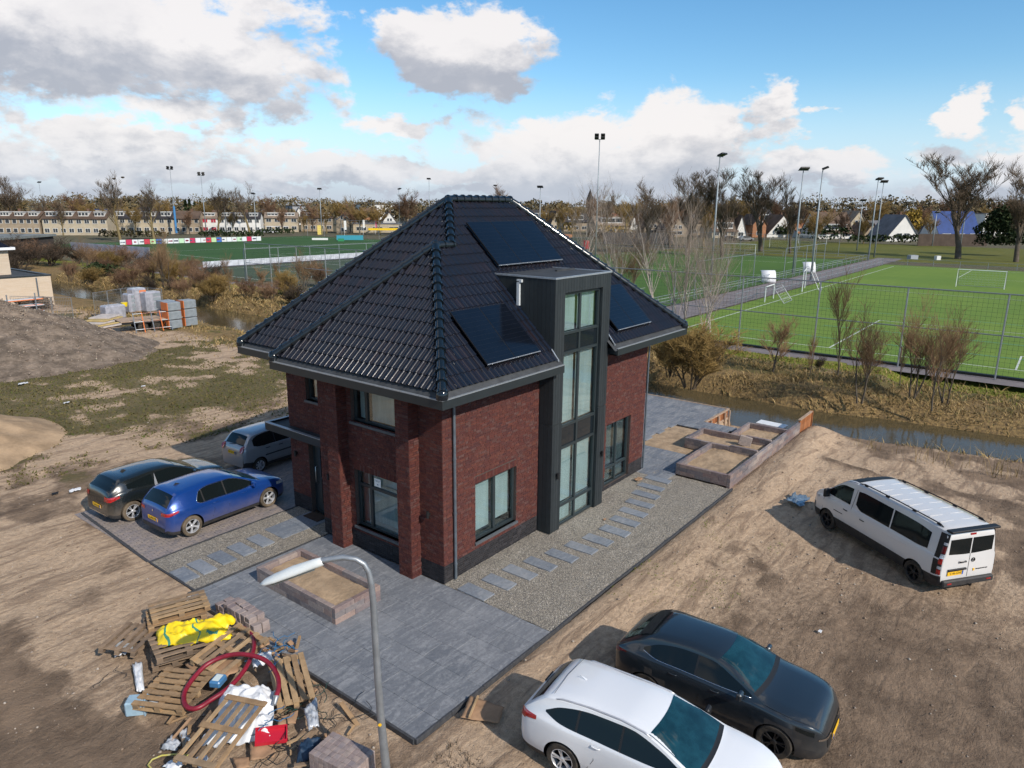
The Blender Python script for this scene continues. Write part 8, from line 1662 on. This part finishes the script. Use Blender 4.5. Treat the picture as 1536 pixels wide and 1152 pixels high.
for i, (u, v, tv_, cl) in enumerate(((339, 352, 330, 'white'), (348, 352, 330, 'white'), (563, 352, 328, 'pink'), (545, 352, 330, 'white'), (517, 356, 331, 'white'))):
    b = G(u, v); h = topz(b, tv_); t = thing('flagpole', ['tall white banner flag before the white terrace', 'second white banner flag before the white terrace', 'pink banner flag before the low pale building', 'white flagpole banner left of the pink flag', 'thin white banner near the beige gable'][i], 'flag', (b.x, b.y, 0)); MB().tube([(0, 0, 0), (0, 0, h)], .06, 5).build('pole', M_hframe, t); q = MB(); q.box((.05, -.02, h*.45), (.8, .02, h)); q.build('flag', M_hframe if cl == 'white' else mat('flag_pink', (.5, .12, .2), .7), t)
# club building and the grey hoarding at the bank
a, b = G(-20, 398), G(84, 384); c_ = (a+b)/2; L = (b-a).length; an = math.atan2((b-a).y, (b-a).x); cbd = thing('club_building', 'low dark club building with a pale grey flat roof behind the thicket', 'building', (c_.x, c_.y, 0), an); hh = topz(b, 354)
q = MB(); q.box((-L/2, 0, 0), (L/2, 16, hh)); q.build('wall', hm('club_wall', (.055, .045, .04), var=.3, vscale=.8), cbd); q = MB(); q.box((-L/2-.4, -.4, hh), (L/2+.4, 16.4, hh+.35)); q.build('roof', hm('club_roof', (.20, .215, .21), var=.35, vscale=.7), cbd)
a, b = G(108, 382), G(226, 392); L = (b-a).length; an = math.atan2((b-a).y, (b-a).x); hd = thing('grey_hoarding', 'pale lilac grey hoarding of tall panels behind the bank thicket', 'hoarding', (a.x, a.y, 0), an); n = 16
for i in range(n): q = MB(); q.box((0, 0, .3 if i % 4 else .9), (L/n-.06, .08, 2.3)); q.build('panel', mat('hoarding_%d' % (i % 2), [(.36, .36, .42), (.30, .31, .38)][i % 2], .7, var=.3, vscale=.7), hd, loc=(L/n*i, 0, 0))
# ---------------------------------------------------------------- pale brick building of the neighbours
M_pale = mat('pale_brick', (.46, .365, .27), .9, .2, var=.45, vscale=2.2, var2=(.56, .48, .39), stretch=(.35, .35, 7), bump=.8, bscale=9, fine=.3)
c0 = G(82, 457); hb = PX(75, 413.5, c0.x).z; nb_ = thing('pale_brick_building', 'pale brick building with dark roof edge cut off by the picture edge', 'building', (c0.x, c0.y, 0)); ht = hb
q = MB(); q.box((-24, 0, 0), (0, 13, ht)); q.build('wall', M_pale, nb_); q = MB(); q.box((-24, .3, ht), (-.15, 12.7, ht+.04)); q.build('flat_roof', M_roofing, nb_)
q = MB(); q.box((-.32, -.03, ht), (.06, 13.05, ht+.14)); q.box((-24, -.03, ht), (-.32, .22, ht+.14)); q.build('roof_edge', M_anthr, nb_); MB().tube([(-1.25, -.06, 0), (-1.25, -.06, ht-.1)], .06, 8).build('downpipe', M_zinc, nb_)
q = MB(); q.box((-24, 3.5, ht+.04), (-2.1, 12, ht+2.5)); q.build('upper_wall', M_pale, nb_); q = MB(); q.add([(-1.7, 3.1, ht+2.5), (-1.7, 12.4, ht+2.5), (-24, 12.4, ht+2.5), (-24, 3.1, ht+2.5), (-6.2, 7.75, ht+6), (-24, 7.75, ht+6)], [(0, 1, 4), (1, 2, 5, 4), (3, 0, 4, 5), (0, 3, 2, 1)]); q.build('roof', M_tile, nb_); q = MB(); q.box((-24, 3.0, ht+2.38), (-1.6, 3.15, ht+2.62)); q.box((-1.75, 3.15, ht+2.38), (-1.6, 12.4, ht+2.62)); q.build('white_gutter', M_white, nb_)
q = MB(); q.box((-7.2, -.18, ht*.45), (-7.0, -.002, ht*.56)); q.build('wall_lamp', M_black, nb_)
# ---------------------------------------------------------------- building material
M_crate = mat('crate_grey', (.30, .33, .35), .5, .4, metal=.3, var=.2, vscale=3); M_or = mat('crate_orange', (.60, .16, .04), .6)
def at_px(u, v, z=0): return G(u, v, z)
cr0, cr1 = at_px(260, 492), at_px(283, 488)
for ci, base in enumerate((cr0, cr1)):
    for k in range(3):
        for dpt in range(2):
            if dpt and k == 2 and ci: continue
            nm = ('nearest' if not dpt else 'rear')+(' column beside the trailer' if ci == 0 else ' column toward the canal'); lv = ['bottom', 'middle', 'top'][k]
            t = thing('metal_crate', f'{lv} grey slatted crate in the {nm}', 'crate', (base.x+dpt*.2, base.y+dpt*1.15, .04+.70*k), .05*ci); t.scale = (.86, .86, .87); q = MB(); q.bbox((0, 0, .38), (1.18, 1.15, .72), .02); q.build('box', M_crate, t)
            for j in range(5): q = MB(); q.box((-.59, -.60, .08+.13*j), (.59, -.578, .17+.13*j)); q.build('slat', M_crate, t)
            q = MB(); q.box((-.66, -.58, .03), (-.60, .58, .74)); q.build('orange_strip', M_or if not dpt else M_crate, t)
tl = at_px(166, 478, .9); trr = at_px(258, 470, .9); ctr = (tl+trr)/2; an = math.atan2((trr-tl).y, (trr-tl).x); L = (trr-tl).length
ft_ = thing('flat_trailer', 'long flat trailer of weathered planks standing among the building material', 'trailer', (ctr.x, ctr.y-1, 0), an)
for j in range(7): q = MB(); q.box((-L/2, -1.1+.31*j, .80), (L/2, -1.1+.31*j+.29, .86)); q.build('deck_board', M_palew, ft_)
q = MB(); q.box((-L/2+.1, -1.0, .62), (L/2-.1, -.9, .80)); q.box((-L/2+.1, .9, .62), (L/2-.1, 1.0, .80)); q.build('chassis', M_black, ft_)
for x in (-L*.16, L*.05, L*.28):
    for y in (-1.0, 1.0): q = MB(); q.lathe([(.12, -.12), (.36, -.10), (.36, .10), (.12, .12)], 14, Matrix.Translation((x, y, .36)) @ Matrix.Rotation(R(90), 4, 'X')); q.build('wheel', M_tyre, ft_)
for i, (x, z0) in enumerate(((-L*.22, .2), (-L*.08, .25), (L*.07, .2))):
    f = thing('ladder_frame', ['first grey steel frame leaning on the flat trailer', 'middle grey steel frame leaning on the flat trailer', 'last grey steel frame leaning on the flat trailer'][i], 'frame', ft_.matrix_basis @ Vector((0, 0, 0)), an); f.location = Vector((ctr.x, ctr.y-1, 0)); q = MB(); q.tube([(x-.4, -1.7, 0), (x-.4, -1.15, 1.5)], .035, 5); q.tube([(x+.9, -1.7, 0), (x+.9, -1.15, 1.5)], .035, 5)
    for z in (.25, .8, 1.4): q.tube([(x-.4, -1.7+z*.36, z), (x+.9, -1.7+z*.36, z)], .03, 5)
    q.build('frame', M_galv if i != 1 else M_or, f)
M_wrap = mat('shrink_wrap', (.36, .36, .40), .25, .5, coat=.5, var=.35, vscale=3)
for i, (u, v, sx, sz, c2, lab) in enumerate(((213, 468, 1.3, 2.0, M_or, 'tall shrink wrapped load with orange boxes behind the trailer'), (233, 468, 1.5, 1.7, M_crate, 'shrink wrapped load of grey buckets behind the trailer'), (200, 470, .6, 1.6, M_crate, 'narrow blue grey load beside the wrapped boxes'), (176, 480, 1.7, 1.1, M_wrap, 'low round white wrapped bale at the trailer end'))):
    b = at_px(u, v); t = thing('wrapped_load', lab, 'wrapped load', (b.x, b.y+.6, 0), .1); q = MB(); q.bbox((0, 0, .07), (sx, 1.1, .14), .01); q.build('pallet_base', M_pald, t); q = MB(); q.bbox((0, 0, .14+sz/2), (sx, 1.1, sz), .12); q.build('wrap', M_wrap, t)
    q = MB()
    if i < 3:
        for k in range(4): q.box((-sx*.05, -.565, .25+k*sz/4.3), (sx*.42, -.55, .25+k*sz/4.3+sz/6.5))
        q.build('box', c2, t)
q = MB(); q.lathe([(.22, 0), (.27, .35), (.0, .36)], 14); tag(q.build('yellow_bucket', M_yel, loc=at_px(184, 474, 0)+Vector((0, -.6, .9)), smooth=True, angle=40), 'yellow bucket standing on the flat trailer end', 'bucket')
for i in range(5):
    b = at_px(140+i*2, 492-i*1.5, .0); q = MB(); q.bbox((0, 0, 0), (3.4-.3*i, 1.6, .09), .01); tag(q.build('foam_board', mat('foam_yellow', (.50, .37, .15), .8, var=.3, vscale=2) if i % 2 else mat('foam_pale', (.52, .46, .42), .8, var=.3, vscale=2), loc=(b.x+.6, b.y, .08+.12*i), rot=(0, 0, .3+.1*i)), ['lowest', 'second', 'middle', 'fourth', 'topmost'][i]+' insulation board of the pile between soil heap and trailer', 'board')
def site_fence(label, a, b, h=2.0, n=2):
    d = (b-a)/n; f = thing('site_fence', label, 'fence', (a.x, a.y, 0), math.atan2(d.y, d.x)); L = d.length
    for i in range(n):
        q = MB(); x0, x1 = i*L+.04, (i+1)*L-.04; q.tube([(x0, 0, .1), (x0, 0, h), (x1, 0, h), (x1, 0, .1)], .025, 5, closed=True); q.build('panel_frame', M_galv, f); q = MB(); k = x0
        while k < x1: q.box((k, -.005, .1), (k+.012, .005, h)); k += .15
        for z in (.5, .9, 1.3, 1.7): q.box((x0, -.005, z), (x1, .005, z+.012))
        tag(q.build('wire_mesh', M_galv, f), kind='stuff'); q = MB(); q.cbox((x0, 0, .06), (.25, .6, .12)); q.build('foot', M_kerb, f)
site_fence('wire site fence panels behind the wrapped loads', at_px(143, 474), at_px(204, 462), n=3); site_fence('wire site fence panels toward the crates', at_px(204, 462), at_px(246, 466), n=2); site_fence('wire site fence before the pale brick building', at_px(20, 480), at_px(112, 482), n=3)
for k in range(7): pallet(['lowest', 'second', 'third', 'fourth', 'fifth', 'sixth', 'topmost'][k]+' pallet of the stack in front of the pale brick building', pose(at_px(55, 478)+Vector((random.uniform(-.1, .1), 0, .15*k+.7)), .1+random.uniform(-.06, .06)), L=2.4, Wd=1.4, m_=M_pald)
sc_ = thing('scaffold_rack', 'rack of grey and orange scaffold tubes at the picture edge before the brick building', 'rack', tuple(at_px(12, 486))); 
for z in (.3, .8, 1.3, 1.8):
    for y in (-.5, -.25, 0, .25, .5): MB().tube([(-2.5, y, z), (2.6, y+random.uniform(-.1, .1), z+.06)], .05, 5).build('tube', M_or if random.random() < .2 else M_galv, sc_)
for x in (-2, 0, 2): MB().tube([(x, -.65, 0), (x, -.65, 2.4)], .05, 5).build('post', M_galv, sc_)
st_ = MB()
for i, (x, y) in enumerate(((1350, 545), (1372, 548))):
    b = G(x, y); q = MB(); q.tube([(0, 0, -.1), (.02, .03, 1.1)], .05, 6); tag(q.build('wooden_stake', M_pald, loc=b), ['wooden stake at the saplings on the grass strip', 'second wooden stake at the saplings on the grass strip'][i], 'stake')
